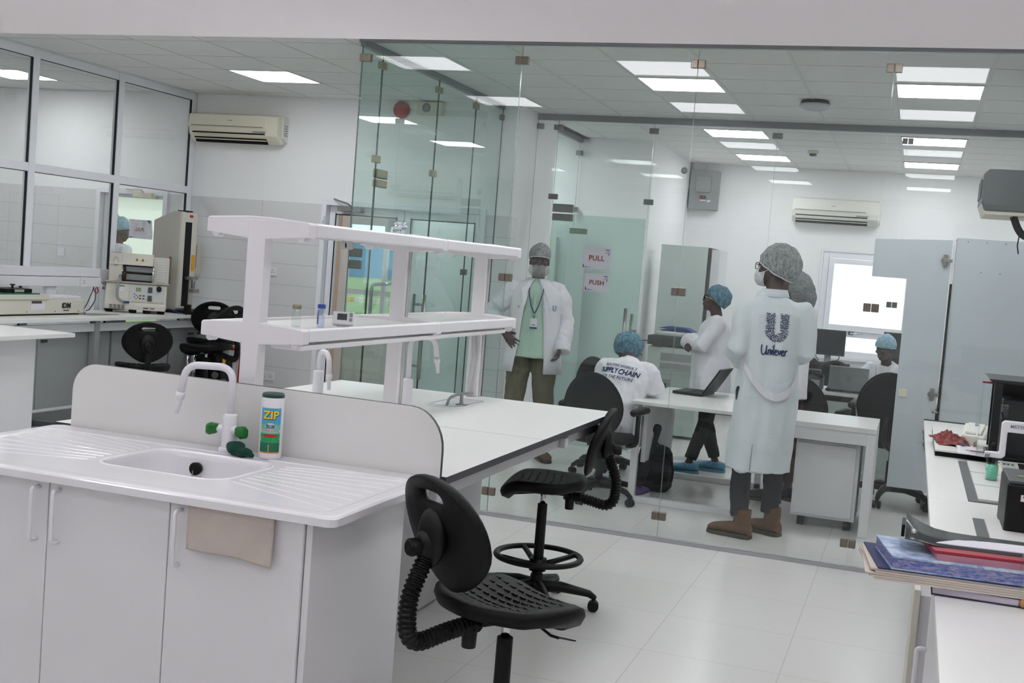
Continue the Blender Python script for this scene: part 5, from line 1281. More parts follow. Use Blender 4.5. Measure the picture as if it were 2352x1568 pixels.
monitor('black monitor behind the seated person at the right', -.10, 13.6, .40, .36, 1.235)
t = thing('keyboard_tray', 'black printer tray under the left monitor', 'printer', (-.88, 13.55, .74)); part('case', MB().box(-1.08, -.62, 13.46, 13.50, .745, .85), M_DGREY, t, bevel=.004); part('cable', MB().tube(arc_pts([(-1.0, 13.58, .98), (-1.0, 13.55, .9), (-.96, 13.53, .86)], .03), .006, 6).tube(arc_pts([(-.76, 13.6, .95), (-.74, 13.55, .9), (-.78, 13.53, .86)], .03), .006, 6), M_DGREY, t)

# wardrobe cabinets at the right with one leaf open
t = thing('wardrobe_cabinet', 'large grey white cabinet at the right with an open door leaf and keys', 'cabinet', (.6, 9.6, 0))
MC = mat('cabinet blue grey white', '#c0c8cd', .4)
part('carcass', MB().box(.245, 1.6, 9.38, 9.85, .10, 2.105), MC, t, bevel=.002); part('plinth', MB().box(.27, 1.6, 9.42, 9.8, 0, .10), M_GREYP, t)
d = part('open_door', MB().prism([(-.08, .20), (.215, .20), (.215, 2.085), (-.335, 2.06), (-.335, 1.775), (-.08, 1.775)], 9.37, 9.39, 'Y'), MC, t, bevel=.002)
for z in (1.93, .93, .55):
    part('hinge', MB().box(.16, .19, 9.355, 9.37, z - .045, z + .045).lathe([(.018, 0), (.02, -.012)], (.165, 9.37, z), axis='Y').box(.17, .225, 9.35, 9.36, z - .012, z + .012), M_STEEL, d, bevel=.002)
part('door_gap', MB().box(.222, .240, 9.372, 9.40, .12, 1.76), M_GASKET, t); part('door_gap', MB().box(.222, .240, 9.375, 9.41, 1.76, 2.08), M_LAM, t, label='pale edge')
part('lock', MB().cyl((.19, 9.37, .80), (.23, 9.36, .80), .008).cyl((.19, 9.37, .70), (.22, 9.35, .70), .012), M_STEEL, d)
k = single('key_ring', MB().tube([(.165 + .018 * math.cos(a), 9.35, .69 + .018 * math.sin(a)) for a in [2 * pi * q / 14 for q in range(15)]], .002, 6).lathe([(.017, 0), (.017, -.003)], (.15, 9.352, .645), axis='Y').box(.145, .153, 9.348, 9.351, .585, .64), M_STEEL, 'keys hanging from the lock of the open cabinet door', 'keys')
b = MB()
for x, z in ((.32, 2.08), (.45, 2.08), (.58, 2.08), (.43, 1.86), (.56, 1.86)): b.cyl((x, 9.379, z), (x, 9.375, z), .004, seg=8)
part('screw', b, M_DGREY, t); part('sign_plate', MB().box(-.06, .0, 9.362, 9.37, .89, .95), M_CREAM, d, bevel=.002)
part('leg', MB().box(.18, .24, 9.75, 9.82, .0, .10), M_GREYP, t)
# grey air-curtain box hung from the ceiling at the top right
t = thing('projector', 'grey ceiling-hung projector box cut by the right edge', 'projector', (.6, 7.8, 2.17))
part('case', MB().prism([(.31, 2.24), (.33, 2.19), (1.2, 2.19), (1.2, 2.44), (.335, 2.44), (.31, 2.41)], 7.62, 8.1, 'Y'), mat('slate grey plastic', '#5c6264', .4), t, bevel=.01)
part('under_tray', MB().prism([(.31, 2.235), (.335, 2.17), (1.2, 2.17), (1.2, 2.2)], 7.63, 8.09, 'Y'), M_CREAM, t, bevel=.004); part('hanger', MB().cyl((.9, 7.85, 2.44), (.9, 7.85, HC), .02), M_LAMG, t)
part('side_grille', MB().box(.302, .31, 7.68, 8.0, 2.27, 2.38), M_DGREY, t)
part('hose', MB().tube(arc_pts([(.50, 7.7, 2.17), (.53, 7.7, 2.10), (.56, 7.7, 2.06), (.70, 7.7, 2.02)], .04), .022, 10), M_BLK, t); part('cable', MB().tube([(.545, 7.72, 2.06), (.54, 7.72, 2.0), (.55, 7.72, 1.95)], .004, 6), M_BLK, t)
socket('wall_socket', 'double socket at floor level on the far wall right of the desk leg', -.10, YR, .31, .146, 2)
# ================================================================= counter at the right
cuts = [.4, 3.01, 4.43, 5.84, 7.2]
labs = ['white counter section at bottom right, nearest the camera', 'white counter section under the stacked books and black box', 'white counter section with the inset stone slabs and green beaker', 'white counter section touching the glass wall beside the red cloth']
for (a, c), lb in zip(zip(cuts, cuts[1:]), labs):
    single('counter_worktop', MB().box(.107, 1.3, a + .0015, c - .0015, ZB - .025, ZB), M_TOP, lb, 'worktop', 'right counter worktop sections', bevel=.002)
single('upstand_strip', MB().box(.107, 1.3, 7.195, 7.205, ZB - .02, ZB + .006), M_EDGE, 'thin dark strip at the far end of the right counter', 'strip')
for i, (a, c, zb) in enumerate(((5.55, 6.9, 0), (4.3, 5.5, .0), (1.6, 3.4, .1))):
    t = thing('counter_base_unit', ['cream base unit under the far end of the right counter', 'cream base unit under the middle of the right counter', 'cream base unit under the near end of the right counter'][i], 'base unit', (.5, a, 0), group='base units of the right counter')
    part('carcass', MB().box(.20 if i < 2 else .135, .8, a, c, .1, ZB - .04), M_LAM, t, bevel=.002); part('plinth', MB().box(.24, .8, a + .02, c - .02, 0, .1), M_EDGE, t)
    if i == 2:
        d = part('door', MB().box(.115, .133, a + .01, c - .01, .12, ZB - .06), M_LAM, t, bevel=.002); part('handle', MB().tube(arc_pts([(.115, 3.3, .72), (.09, 3.3, .72), (.09, 3.3, .58), (.115, 3.3, .58)], .01), .006, 8), M_WPLA, d)
t = thing('pullout_box', 'pale open drawer box sticking out below the stacked books', 'drawer', (.13, 3.9, .4))
part('front', MB().box(.075, .095, 3.62, 3.98, .40, .80), M_MACH, t, bevel=.003); part('box', MB().box(.095, .2, 3.64, 3.96, .44, .78), M_LAM, t); part('runner', MB().box(.12, .2, 3.60, 3.64, .37, .40), M_BLK, t)
# stone slabs let into the top, with dark joints
t = thing('balance_table_inset', 'white stone slabs with dark joints let into the right counter', 'slab', (.6, 4.9, ZB))
part('joint_frame', MB().box(.240, 1.0, 4.45, 5.52, ZB, ZB + .003), mat('grey joint', '#55585a', .6), t); part('joint_frame', MB().box(.240, 1.0, 3.70, 4.11, ZB, ZB + .003), mat('grey joint', '#55585a', .6), t)
for y0, y1 in ((4.47, 4.80), (4.82, 5.145), (5.165, 5.50), (3.73, 4.09)): part('slab', MB().box(.274, 1.0, y0, y1, ZB + .003, ZB + .012), M_TOP, t, bevel=.001)
t = thing('balance_platform', 'raised white slab platform with a dark front edge under the red cloth', 'platform', (.5, 6.1, ZB))
part('slab', MB().box(.143, .75, 5.62, 6.66, ZB + .022, ZB + .03), M_TOP, t); part('edge', MB().box(.145, .75, 5.63, 6.65, ZB, ZB + .022), M_BLK, t)
ZP = ZB + .03
V3 = lambda *a: Vector(a)
b = MB(); nx, ny = 34, 46; vs = []
for jj in range(ny + 1):
    for ii in range(nx + 1):
        u, v = ii / nx, jj / ny; r_ = math.hypot((u - .5) * 2, (v - .5) * 2) / 1.15
        x = .215 + .15 * (u - .5) * (1 + .25 * noise.noise(V3(v * 5, 0, 1))) + .02 * (v - .5) * -2; y = 5.98 + .36 * (v - .5) * (1 + .2 * noise.noise(V3(u * 5, 3, 1)))
        z = ZP + .003 + max(0, 1 - r_ ** 3) * (.018 + .035 * abs(noise.noise(V3(u * 4, v * 7, 5))) + .016 * abs(noise.noise(V3(u * 9, v * 15, 9))))
        vs.append((x, y, z))
b.add(vs, [(q * (nx + 1) + p, q * (nx + 1) + p + 1, (q + 1) * (nx + 1) + p + 1, (q + 1) * (nx + 1) + p) for q in range(ny) for p in range(nx)], 0, True)
c = baked('cleaning_rag', b, [('SOLIDIFY', dict(thickness=.003))], mat_net('red patterned cloth', '#6e1f1d', '#b08078', scale=(30, 30, 30), amount=.35, rough=.9)); tag(c, 'crumpled red patterned cloth on the right counter platform', 'cloth')
single('plastic_tray', MB().prism([(.262, 5.96), (.36, 5.92), (.42, 6.5), (.30, 6.54)], ZP, ZP + .045).prism([(.28, 6.0), (.35, 5.97), (.39, 6.4), (.31, 6.44)], ZP + .045, ZP + .06), M_CREAM2, 'grey white instrument tray behind the red cloth', 'tray', bevel=.006)
single('plastic_tray', MB().prism([(.305, 5.70), (.42, 5.66), (.46, 5.88), (.325, 5.90)], ZP, ZP + .035), M_CREAM2, 'small grey white tray right of the red cloth', 'tray', bevel=.006)
b = MB(); n = 10; vs = [(.235 + .16 * i / n, 5.56 - .05 * i / n + .30 * j / n, ZP + .004 + .012 * max(0, 1 - abs(j / n - .5) * 2) * (1 + .4 * math.sin(i * 2.1)) ) for j in range(n + 1) for i in range(n + 1)]
b.add(vs, [(j * (n + 1) + i, j * (n + 1) + i + 1, (j + 1) * (n + 1) + i + 1, (j + 1) * (n + 1) + i) for j in range(n) for i in range(n)], 0, True)
t = thing('sample_packet', 'white printed plastic packet lying at the edge of the platform', 'packet', (.3, 5.7, ZP)); o = part('sachet', b, M_PAPER, t); m = o.modifiers.new('t', 'SOLIDIFY'); m.thickness = .003
part('printed_mark', MB().box(.25, .265, 5.72, 5.80, ZP + .02, ZP + .0215).box(.28, .29, 5.74, 5.80, ZP + .021, ZP + .0225), M_NAVYT, t); part('printed_line', MB().box(.27, .36, 5.60, 5.61, ZP + .014, ZP + .0155).box(.29, .37, 5.58, 5.585, ZP + .014, ZP + .0155), M_REDT, t)
# analytical instrument with white arm
t = thing('titration_instrument', 'black laboratory instrument cabinet with a glass side panel behind the beaker', 'instrument', (.6, 5.5, ZB))
MB_ = mat('instrument black', '#131416', .3)
part('roof', MB().prism([(.335, 1.315), (.95, 1.315), (.95, 1.33), (.32, 1.33)], 5.34, 5.75, 'Y'), mat('dark anodised', '#2e3032', .35, metal=.4), t, bevel=.003)
part('side_post', MB().box(.345, .378, 5.34, 5.38, .97, 1.315), MB_, t, bevel=.003); part('rear_panel', MB().box(.36, .95, 5.72, 5.75, .96, 1.315), MB_, t); part('base', MB().box(.345, .95, 5.36, 5.75, ZB + .03, ZB + .06), MB_, t, bevel=.004)
part('inner_block', MB().box(.395, .9, 5.5, 5.72, 1.0, 1.24), M_DGREY, t, bevel=.006); part('glass_side', MB().box(.305, .311, 5.46, 5.74, .985, 1.305), M_GLASSG, t, label='green tinted glass side'); part('glass_top_clip', MB().box(.303, .345, 5.455, 5.475, 1.303, 1.31), M_REDT, t)
part('acrylic_tube', MB().box(.372, .405, 5.30, 5.33, ZB + .005, 1.235), M_CLEAR, t, bevel=.002); part('cable', MB().tube(arc_pts([(.378, 5.29, 1.20), (.40, 5.28, 1.15), (.43, 5.27, 1.13), (.5, 5.27, 1.14)], .03), .004, 6), M_BLK, t)
t = thing('probe_bracket', 'white bracket arm with grey lettering holding a black probe over the beaker', 'instrument', (.42, 5.0, ZB))
o = [(.311, 1.044), (.372, 1.044), (.386, 1.056), (.386, 1.150), (.60, 1.150), (.60, 1.194), (.372, 1.194), (.362, 1.184), (.362, 1.068), (.311, 1.066)]
part('bracket', MB().prism(o, 4.985, 5.015, 'Y'), M_WPLA, t, bevel=.005, seg=3); part('lettering', facing(text_mb('METTLER TOLEDO', .0125, .015), (.468, 4.983, 1.174)), M_GREYP, t)
part('probe', MB().cyl((.334, 5.0, 1.0), (.334, 5.0, 1.045), .006).cyl((.345, 5.02, 1.066), (.345, 5.02, 1.10), .01), M_BLK, t); part('probe_clip', MB().box(.312, .33, 4.98, 5.02, 1.045, 1.06), M_STEEL, t, bevel=.003)
part('stand', MB().box(.50, .62, 4.97, 5.12, ZB + .014, 1.16), MB_, t, bevel=.006)
t = thing('glass_beaker', 'small glass beaker of green liquid on the stone slabs', 'beaker', (.343, 4.98, ZB + .012))
part('glass', MB().lathe([(.020, .0), (.024, .002), (.0245, .068), (.027, .072)]), M_CLEAR, t, local=True); part('liquid', MB().lathe([(.002, .002), (.0228, .003), (.0228, .060), (.002, .0605)]), mat('mint green liquid', '#4fb795', .15), t, local=True, label='mint green liquid')
b = MB()
for k in range(4): b.box(-.012, -.004, -.0248, -.0244, .018 + .01 * k, .0188 + .01 * k)
part('scale_mark', b, M_PAPER, t, local=True)
t = thing('bench_meter', 'low white bench meter with keypad in front of the black instrument', 'meter', (.46, 5.3, ZB + .012))
part('case', MB().prism([(5.10, ZB + .012), (5.33, ZB + .012), (5.33, ZB + .05), (5.10, ZB + .028)], .385, .62, 'X'), M_CREAM2, t, bevel=.005); part('keypad', MB().prism([(5.16, ZB + .0335), (5.30, ZB + .047), (5.30, ZB + .049), (5.16, ZB + .0355)], .395, .45, 'X'), M_LAMG, t); part('display', MB().prism([(5.16, ZB + .0335), (5.30, ZB + .047), (5.30, ZB + .0495), (5.16, ZB + .036)], .46, .6, 'X'), M_SCREEN, t)
b = MB()
for k in range(3): b.box(.402 + k * .016, .41 + k * .016, 5.25, 5.27, ZB + .043, ZB + .048)
part('key', b, M_GREEN, t)
t = thing('black_device', 'black rectangular device standing on the right counter with a small white label', 'device', (.40, 4.0, ZB))
part('case', MB().prism(rrect(.318, .52, 3.90, 4.20, .012), ZB, ZB + .158), M_BPLA, t, bevel=.006); part('lid', MB().prism(rrect(.32, .518, 3.902, 4.198, .012), ZB + .158, ZB + .168), M_DGREY, t, bevel=.004)
part('label', MB().box(.358, .40, 3.897, 3.901, ZB + .108, ZB + .128), M_PAPER, t); part('label_print', MB().box(.364, .385, 3.8955, 3.8975, ZB + .120, ZB + .124).box(.37, .395, 3.8955, 3.8975, ZB + .112, ZB + .116), M_REDT, t); part('brass_plate', MB().box(.35, .42, 4.0, 4.03, ZB + .168, ZB + .17), M_BRASS, t)
# stack of books and folders overhanging the edge
def book(name, label, cat, x0, x1, y0, y1, z0, z1, cover, pages, lift=0.0, cov=.003, sk=0.0, extra=None):
    t = thing(name, label, cat, ((x0 + x1) / 2, (y0 + y1) / 2, z0))
    b = MB().prism([(x0 - sk + .003, y0 + .004), (x1 + .0, y0 + .004), (x1, y1 - .004), (x0 - sk + .003, y1 - .004)], z0 + cov, z1 - cov)
    part('page_block', b, pages, t, bevel=.001)
    for a, c in ((z0, z0 + cov), (z1 - cov, z1)):
        part('cover', MB().box(x0 - sk, x1, y0, y1, a, c), cover, t, bevel=.001)
    return t
M_PG = mat('aged page edges', '#c9bfb6', .9, var=.12, vscale=3, stretch=(.3, .3, 120)); M_PGL = mat('lilac page edges', '#cfc6d6', .9, var=.08, stretch=(.3, .3, 120))
M_BPG = mat_net('sprinkled page edges', '#3d5cab', '#c4bac0', scale=(50, 50, 220), amount=.42, rough=.9)
book('flat_folder', 'pale folder with dark blue cover at the bottom of the book stack', 'folder', .10, .50, 2.975, 3.22, ZB, ZB + .022, mat('indigo cover', '#232244', .6), M_PGL)
t = thing('paper_ledger', 'large worn ledger with loose brown paper edges overhanging the counter', 'book', (.2, 3.08, ZB + .022))
b = MB()
for k in range(5): b.prism([(-.03 - .012 * (k % 3), 2.95 + .003 * k), (.46, 2.985 + .002 * k), (.47, 3.26), (-.075 - .006 * (k % 2), 3.235)], ZB + .022 + .005 * k, ZB + .0262 + .005 * k)
part('page_block', b, M_PG, t); part('cover', MB().prism([(-.025, 2.96), (.46, 2.99), (.47, 3.26), (-.07, 3.24)], ZB + .047, ZB + .050), M_NAVYT, t)
t = thing('marbled_notebook', 'thick notebook with a blue and white marbled cover in the middle of the stack', 'book', (.25, 3.05, ZB + .05))
MM = mat_net('marbled cover', '#3f62ae', '#c3d3dc', scale=(24, 24, 24), amount=.5, rough=.5)
part('page_block', MB().prism([(.008, 2.962), (.46, 3.0), (.47, 3.22), (-.038, 3.19)], ZB + .053, ZB + .078), M_BPG, t)
part('cover', MB().prism([(.005, 2.96), (.46, 2.998), (.47, 3.22), (-.04, 3.192)], ZB + .078, ZB + .082), MM, t); part('cover', MB().prism([(.005, 2.96), (.46, 2.998), (.47, 3.22), (-.04, 3.192)], ZB + .05, ZB + .053), MM, t)
t = thing('red_folder', 'red folder with pinkish page edges under the dark binder', 'folder', (.28, 3.1, ZB + .082))
part('cover', MB().prism([(.10, 2.99), (.46, 3.03), (.46, 3.2), (.05, 3.17)], ZB + .098, ZB + .104), mat('crimson folder', '#a01f36', .55), t); part('page_block', MB().prism([(.105, 2.985), (.46, 3.025), (.46, 3.18), (.08, 3.15)], ZB + .082, ZB + .097), mat('pink page edges', '#b57f8d', .9, var=.15, stretch=(.3, .3, 120)), t)
t = thing('dark_binder', 'dark grey plastic binder lying open on top of the book stack', 'folder', (.25, 3.12, ZB + .104))
b = MB(); n = 12
vs = []
for j in range(2):
    for i in range(n + 1):
        u = i / n; vs.append((.03 + .42 * u, (3.035 if j == 0 else 3.20) + .03 * u - .04 * max(0, .3 - u) * (1 - j), ZB + .106 + .026 * (math.exp(-u * 9)) * j + .004 + .012 * math.exp(-((u - .0) / .12) ** 2) - (.004 if j == 0 else 0)))
b.add(vs, [(i, i + 1, n + 2 + i, n + 1 + i) for i in range(n)], 0, True)
o = part('flap', b, mat('binder black film', '#3c4043', .25), t); m = o.modifiers.new('t', 'SOLIDIFY'); m.thickness = .003
part('spine', MB().box(.02, .028, 3.10, 3.20, ZB + .105, ZB + .135), M_BLK, t); part('page_block', MB().prism([(.03, 3.11), (.10, 3.06), (.42, 3.1), (.42, 3.2), (.03, 3.195)], ZB + .104, ZB + .109), M_PAPER, t)
t = thing('residue_vial', 'clear plastic bottle with orange residue at the right edge of the counter', 'bottle', (.315, 2.99, ZB))
part('bottle', MB().lathe([(.02, .0), (.026, .004), (.026, .11), (.02, .13), (.016, .135), (.016, .17)]), M_CLEAR, t, local=True); part('residue', MB().lathe([(.002, .003), (.0245, .004), (.0245, .018), (.018, .026), (.003, .022)]), mat('orange residue', '#b8793a', .6, var=.4, vscale=90), t, local=True, label='orange brown residue')
# ================================================================= people
def V(*a): return Vector(a)
def hand(b, w, d, n, side, curl=.3, spread=.12, s=1.0):
    """w wrist, d direction of the fingers, n back-of-hand normal; side +1 puts the thumb towards d x n"""
    d = d.normalized(); n = (n - d * n.dot(d)).normalized(); t = d.cross(n) * side
    b.rings([[w + d * (dd * s) + (t * math.cos(a) * wx + n * math.sin(a) * th) * s for a in [2 * pi * k / 12 for k in range(12)]] for dd, wx, th in ((-.01, .024, .019), (.02, .030, .017), (.055, .040, .016), (.085, .041, .014), (.095, .034, .010))])
    for k, (off, ln) in enumerate(((.031, .068), (.0105, .078), (-.0105, .072), (-.031, .055))):
        p = w + d * .082 * s + t * off * s; dd = (d + t * (off * spread * 30)).normalized(); pts = [p - d * .02 * s, p]; a = 0
        for q in range(3):
            a += curl * (.7 + .3 * q); st = dd * math.cos(a) - n * math.sin(a); pts.append(pts[-1] + st * (ln / 3) * s)
        b.tube(pts, [.010 * s, .0098 * s, .0092 * s, .0085 * s, .0075 * s], 8, round_end=True)
    p = w + d * .02 * s + t * .028 * s; td = (d * .65 + t * .75 - n * .25).normalized()
    b.tube([p - t * .012 * s, p + td * .03 * s, p + (td * .035 + (td * .7 + d * .5).normalized() * .028) * s, p + (td * .035 + (td * .5 + d * .8 - n * curl * .6).normalized() * .052) * s], [.014 * s, .012 * s, .0105 * s, .009 * s], 8, round_end=True)

def head(b, c, R, s=1.0):
    """head shapes about its centre c; the face looks to -Y of R"""
    def E(p, r, rows=10, seg=16): b.ell(c + R @ (V(*p) * s), [x * s for x in r], seg, rows, rot=R)
    E((0, .012, .03), (.076, .097, .088)); E((0, -.015, .0), (.068, .078, .085)); E((0, -.03, -.058), (.052, .06, .052)); E((0, -.058, -.092), (.026, .024, .02))
    E((0, -.088, -.008), (.012, .016, .026)); E((0, -.100, -.024), (.014, .014, .011)); E((-.013, -.092, -.027), (.009, .009, .007)); E((.013, -.092, -.027), (.009, .009, .007))
    E((0, -.083, .028), (.052, .014, .010)); E((-.045, -.06, -.018), (.022, .024, .02)); E((.045, -.06, -.018), (.022, .024, .02))
    for q in (-1, 1): E((q * .077, .012, -.01), (.009, .018, .031))
    E((0, -.088, -.053), (.024, .011, .006)); E((0, -.086, -.064), (.021, .011, .007))

def person(label, loc, rz, s=1.0, J=None, hd=(0, 0, 0), hands=None, skin=None, shoes='boot', group=None, feet=(0, 0)):
    """J overrides joints (in metres for a 1.8 m figure, facing -Y)"""
    j = dict(pel=V(0, 0, .94), wst=V(0, 0, 1.08), cst=V(0, .0, 1.3), nek=V(0, .01, 1.51), hed=V(0, -.015, 1.675),
             hipL=V(.095, 0, .92), hipR=V(-.095, 0, .92), knL=V(.105, -.01, .50), knR=V(-.105, -.01, .50), anL=V(.11, .02, .09), anR=V(-.11, .02, .09),
             shL=V(.185, .01, 1.455), shR=V(-.185, .01, 1.455), elL=V(.25, .02, 1.17), elR=V(-.25, .02, 1.17), wrL=V(.26, -.05, .92), wrR=V(-.26, -.05, .92))
    for k, v in (J or {}).items(): j[k] = V(*v)
    for k in j: j[k] = j[k] * s
    root = thing('person', label, 'person', loc, rz, group)
    R = Euler((hd[0], hd[1], hd[2]), 'XYZ').to_matrix()
    b = MB()
    def ringE(c, rx, ry, up): 
        up = up.normalized(); x = V(1, 0, 0); y = up.cross(x).normalized()
        return [c + (x * math.cos(a) * rx + y * math.sin(a) * ry) for a in [2 * pi * k / 20 for k in range(20)]]
    up1 = (j['wst'] - j['pel']); up2 = (j['nek'] - j['cst'])
    b.rings([ringE(j['pel'] - up1 * .5, .10 * s, .08 * s, up1), ringE(j['pel'], .16 * s, .11 * s, up1), ringE(j['wst'], .14 * s, .10 * s, up1), ringE(j['cst'], .16 * s, .115 * s, up2), ringE(j['cst'].lerp(j['nek'], .5), .145 * s, .09 * s, up2), ringE(j['cst'].lerp(j['nek'], .85), .07 * s, .06 * s, up2)])
    b.tube([j['cst'].lerp(j['nek'], .8), j['nek'], j['hed'] + R @ V(0, .02, -.05) * s], [.065 * s, .056 * s, .056 * s], 12, round_end=True)
    head(b, j['hed'], R, s)
    for q in 'LR':
        b.tube([j['hip' + q], j['hip' + q].lerp(j['kn' + q], .5), j['kn' + q], j['kn' + q].lerp(j['an' + q], .4), j['an' + q]], [.078 * s, .066 * s, .050 * s, .046 * s, .034 * s], 12, round_end=True)
        b.tube([j['cst'].lerp(j['nek'], .4) * .5 + j['sh' + q] * .5 - V(0, 0, .02), j['sh' + q] - V(0, 0, .04 * s), j['sh' + q].lerp(j['el' + q], .5), j['el' + q], j['el' + q].lerp(j['wr' + q], .4), j['wr' + q]], [.045 * s, .048 * s, .044 * s, .038 * s, .038 * s, .026 * s], 12, round_end=True)
        h = (hands or {}).get(q)
        d = (j['wr' + q] - j['el' + q]).normalized()
        if h is None: h = dict(d=d, n=V(1 if q == 'L' else -1, 0, 0), curl=.35)
        hand(b, j['wr' + q] + d * .01 * s, V(*h['d']), V(*h['n']), h.get('side', 1), h.get('curl', .35), h.get('spread', .12), s)
        f = feet[0 if q == 'L' else 1]; c, sn = math.cos(f), math.sin(f); fd = V(sn, -c, 0); a = j['an' + q]
        b.tube([a + V(0, 0, -.0), a - V(0, 0, .045 * s) - fd * .02 * s, a - V(0, 0, .055 * s) + fd * .10 * s, a - V(0, 0, .062 * s) + fd * .17 * s], [.04 * s, .038 * s, .036 * s, .024 * s], 10, round_end=True)
    body = vox('body', b, .0075, skin or M_SKIN, root, smooth=3)
    for q in (-1, 1):
        e = part('eye', MB().ell(j['hed'] + R @ (V(q * .031, -.0815, .008) * s), [.010 * s, .006 * s, .0050 * s], 10, 8), M_EYE, body, local=True)
        part('pupil', MB().ell(j['hed'] + R @ (V(q * .031, -.0895, .008) * s), [.006 * s, .003 * s, .006 * s], 8, 6), M_PUPIL, body, local=True)
    part('lips', MB().ell(j['hed'] + R @ (V(0, -.0945, -.058) * s), [.020 * s, .005 * s, .007 * s], 12, 8, rot=R), M_LIP, body, local=True)
    return root, body, j, R

def folds(amp, sx=12, sz=3, seed=0):
    return lambda c: amp * noise.noise(V(c.x * sx + seed, c.y * sx, c.z * sz)) + amp * .45 * noise.noise(V(c.x * sx * 2.3, c.y * sx * 2.3 + seed, c.z * sz * 3))

def trousers(root, j, s, m, w=1.0, top=None, lowZ=0.05, seed=0):
    b = MB()
    pz = top or j['pel'] + V(0, 0, .08 * s)
    b.tube([j['pel'] - V(0, 0, .05 * s), pz], [.15 * s * w, .145 * s * w], 20)
    b.v = [(x, j['pel'].y + (y - j['pel'].y) * .82, z) for x, y, z in b.v]
    for q in 'LR':
        a = j['an' + q]; k = j['kn' + q]; h = j['hip' + q]; lo = a + (k - a).normalized() * lowZ * s
        b.tube([h + V(0, 0, .02), h.lerp(k, .5), k, k.lerp(a, .5), lo], [.096 * s * w, .090 * s * w, .076 * s * w, .068 * s * w, .062 * s * w], 14)
    return vox('trousers', b, .009, m, root, disp=folds(.009, 14, 9, seed), smooth=3)

def shoes(root, j, s, m, feet, high=.08, sole=M_SOLE, nm='shoe', L=1.0, W_=1.0):
    for q in 'LR':
        f = feet[0 if q == 'L' else 1]; c, sn = math.cos(f), math.sin(f); fd = V(sn, -c, 0); sd = V(c, sn, 0); a = j['an' + q].copy(); a.z = 0; b = MB()
        rs = []
        for d, w, h in ((-.085, .02, .03), (-.08, .036, .07), (-.04, .043, .085), (.02, .043, .085), (.07, .047, .072), (.12, .052, .062), (.165, .050, .052), (.195, .036, .038), (.205, .016, .02)):
            o = a + fd * d * s * L; ring = []
            for k in range(14):
                t = 2 * pi * k / 14; ring.append(o + sd * (w * math.cos(t) * s * W_) + V(0, 0, .018 + (h * .5 + h * .5 * math.sin(t)) * s))
            rs.append(ring)
        b.rings(rs)
        b.tube([a + V(0, 0, .06 * s) - fd * .025 * s, a + V(0, 0, (.07 + high) * s) - fd * .022 * s], [.05 * s, .052 * s], 14)
        sh = vox(nm, b, .007, m, root, smooth=2, disp=folds(.003, 40, 40))
        ol = [(-.09, 0), (-.085, .03), (-.04, .044), (.03, .043), (.10, .052), (.16, .053), (.20, .036), (.213, 0), (.20, -.036), (.16, -.053), (.10, -.052), (.03, -.043), (-.04, -.044), (-.085, -.03)]
        part('sole', MB().prism([((a + fd * d * s * L + sd * w * s * W_).x, (a + fd * d * s * L + sd * w * s * W_).y) for d, w in ol][::-1], .0, .024 * s), sole, sh, local=True, bevel=.004)

def tor(b, levels, n=28, p=1.0):
    """levels: (centre, rx, ry[, up])"""
    rs = []
    for lv in levels:
        c, rx, ry = lv[:3]; up = (lv[3] if len(lv) > 3 else V(0, 0, 1)).normalized(); y = up.cross(V(1, 0, 0)).normalized(); x = y.cross(up).normalized()
        rs.append([c + x * (rx * math.copysign(abs(math.cos(a)) ** p, math.cos(a))) + y * (ry * math.copysign(abs(math.sin(a)) ** p, math.sin(a))) for a in [2 * pi * k / n for k in range(n)]])
    b.rings(rs)

def sleeve(b, pts, rad, n=16): b.tube(pts, rad, n, cap=True)

def project(b, target, axis=V(0, -1, 0), start=1.0, lift=.005):
    """lay flat art on a curved garment: every vertex slides along axis until it meets the cloth"""
    bm = bmesh.new(); me = target.data
    tree = BVHTree.FromPolygons([v.co for v in me.vertices], [p.vertices[:] for p in me.polygons])
    out = []
    for v in b.v:
        o = V(*v) - axis * start; h, n, i, d = tree.ray_cast(o, axis)
        out.append(tuple(h - axis * lift) if h is not None else v)
    bm.free(); b.v = out; return b
def cap_net(root, j, R, s, m, r=(.098, .12, .115), off=(0, .022, .052), nm='hairnet', seed=0, amp=.009, cut=-.03, band=True, tilt=-.30, bm_=None):
    c = j['hed'] + R @ (V(*off) * s); b = MB(); RT = R @ Euler((tilt, 0, 0)).to_matrix()
    rs = []; n = 40
    for k in range(15):
        t = math.asin(max(-1, cut / r[2])) + (pi / 2 - math.asin(max(-1, cut / r[2]))) * k / 14.01
        rs.append([c + RT @ (V(r[0] * math.cos(t) * math.cos(a), r[1] * math.cos(t) * math.sin(a), r[2] * math.sin(t)) * s) for a in [2 * pi * q / n for q in range(n)]])
    rs2 = []
    for ring in rs:
        o = []
        for p in ring:
            d = (p - c).normalized(); o.append(p + d * (amp * noise.noise(p * 22 + V(seed, 0, 0)) + amp * .6 * noise.noise(V(p.x * 70, p.y * 70, p.z * 22))))
        rs2.append(o)
    b.rings(rs2); cap = part(nm, b, m, root, local=True)
    if band:
        ring = rs2[0]; part('elastic_band', MB().tube([p + (p - c).normalized() * .001 for p in ring] + [ring[0], ring[1]], .0042 * s, 6), bm_ or m, cap, local=True)
    return cap

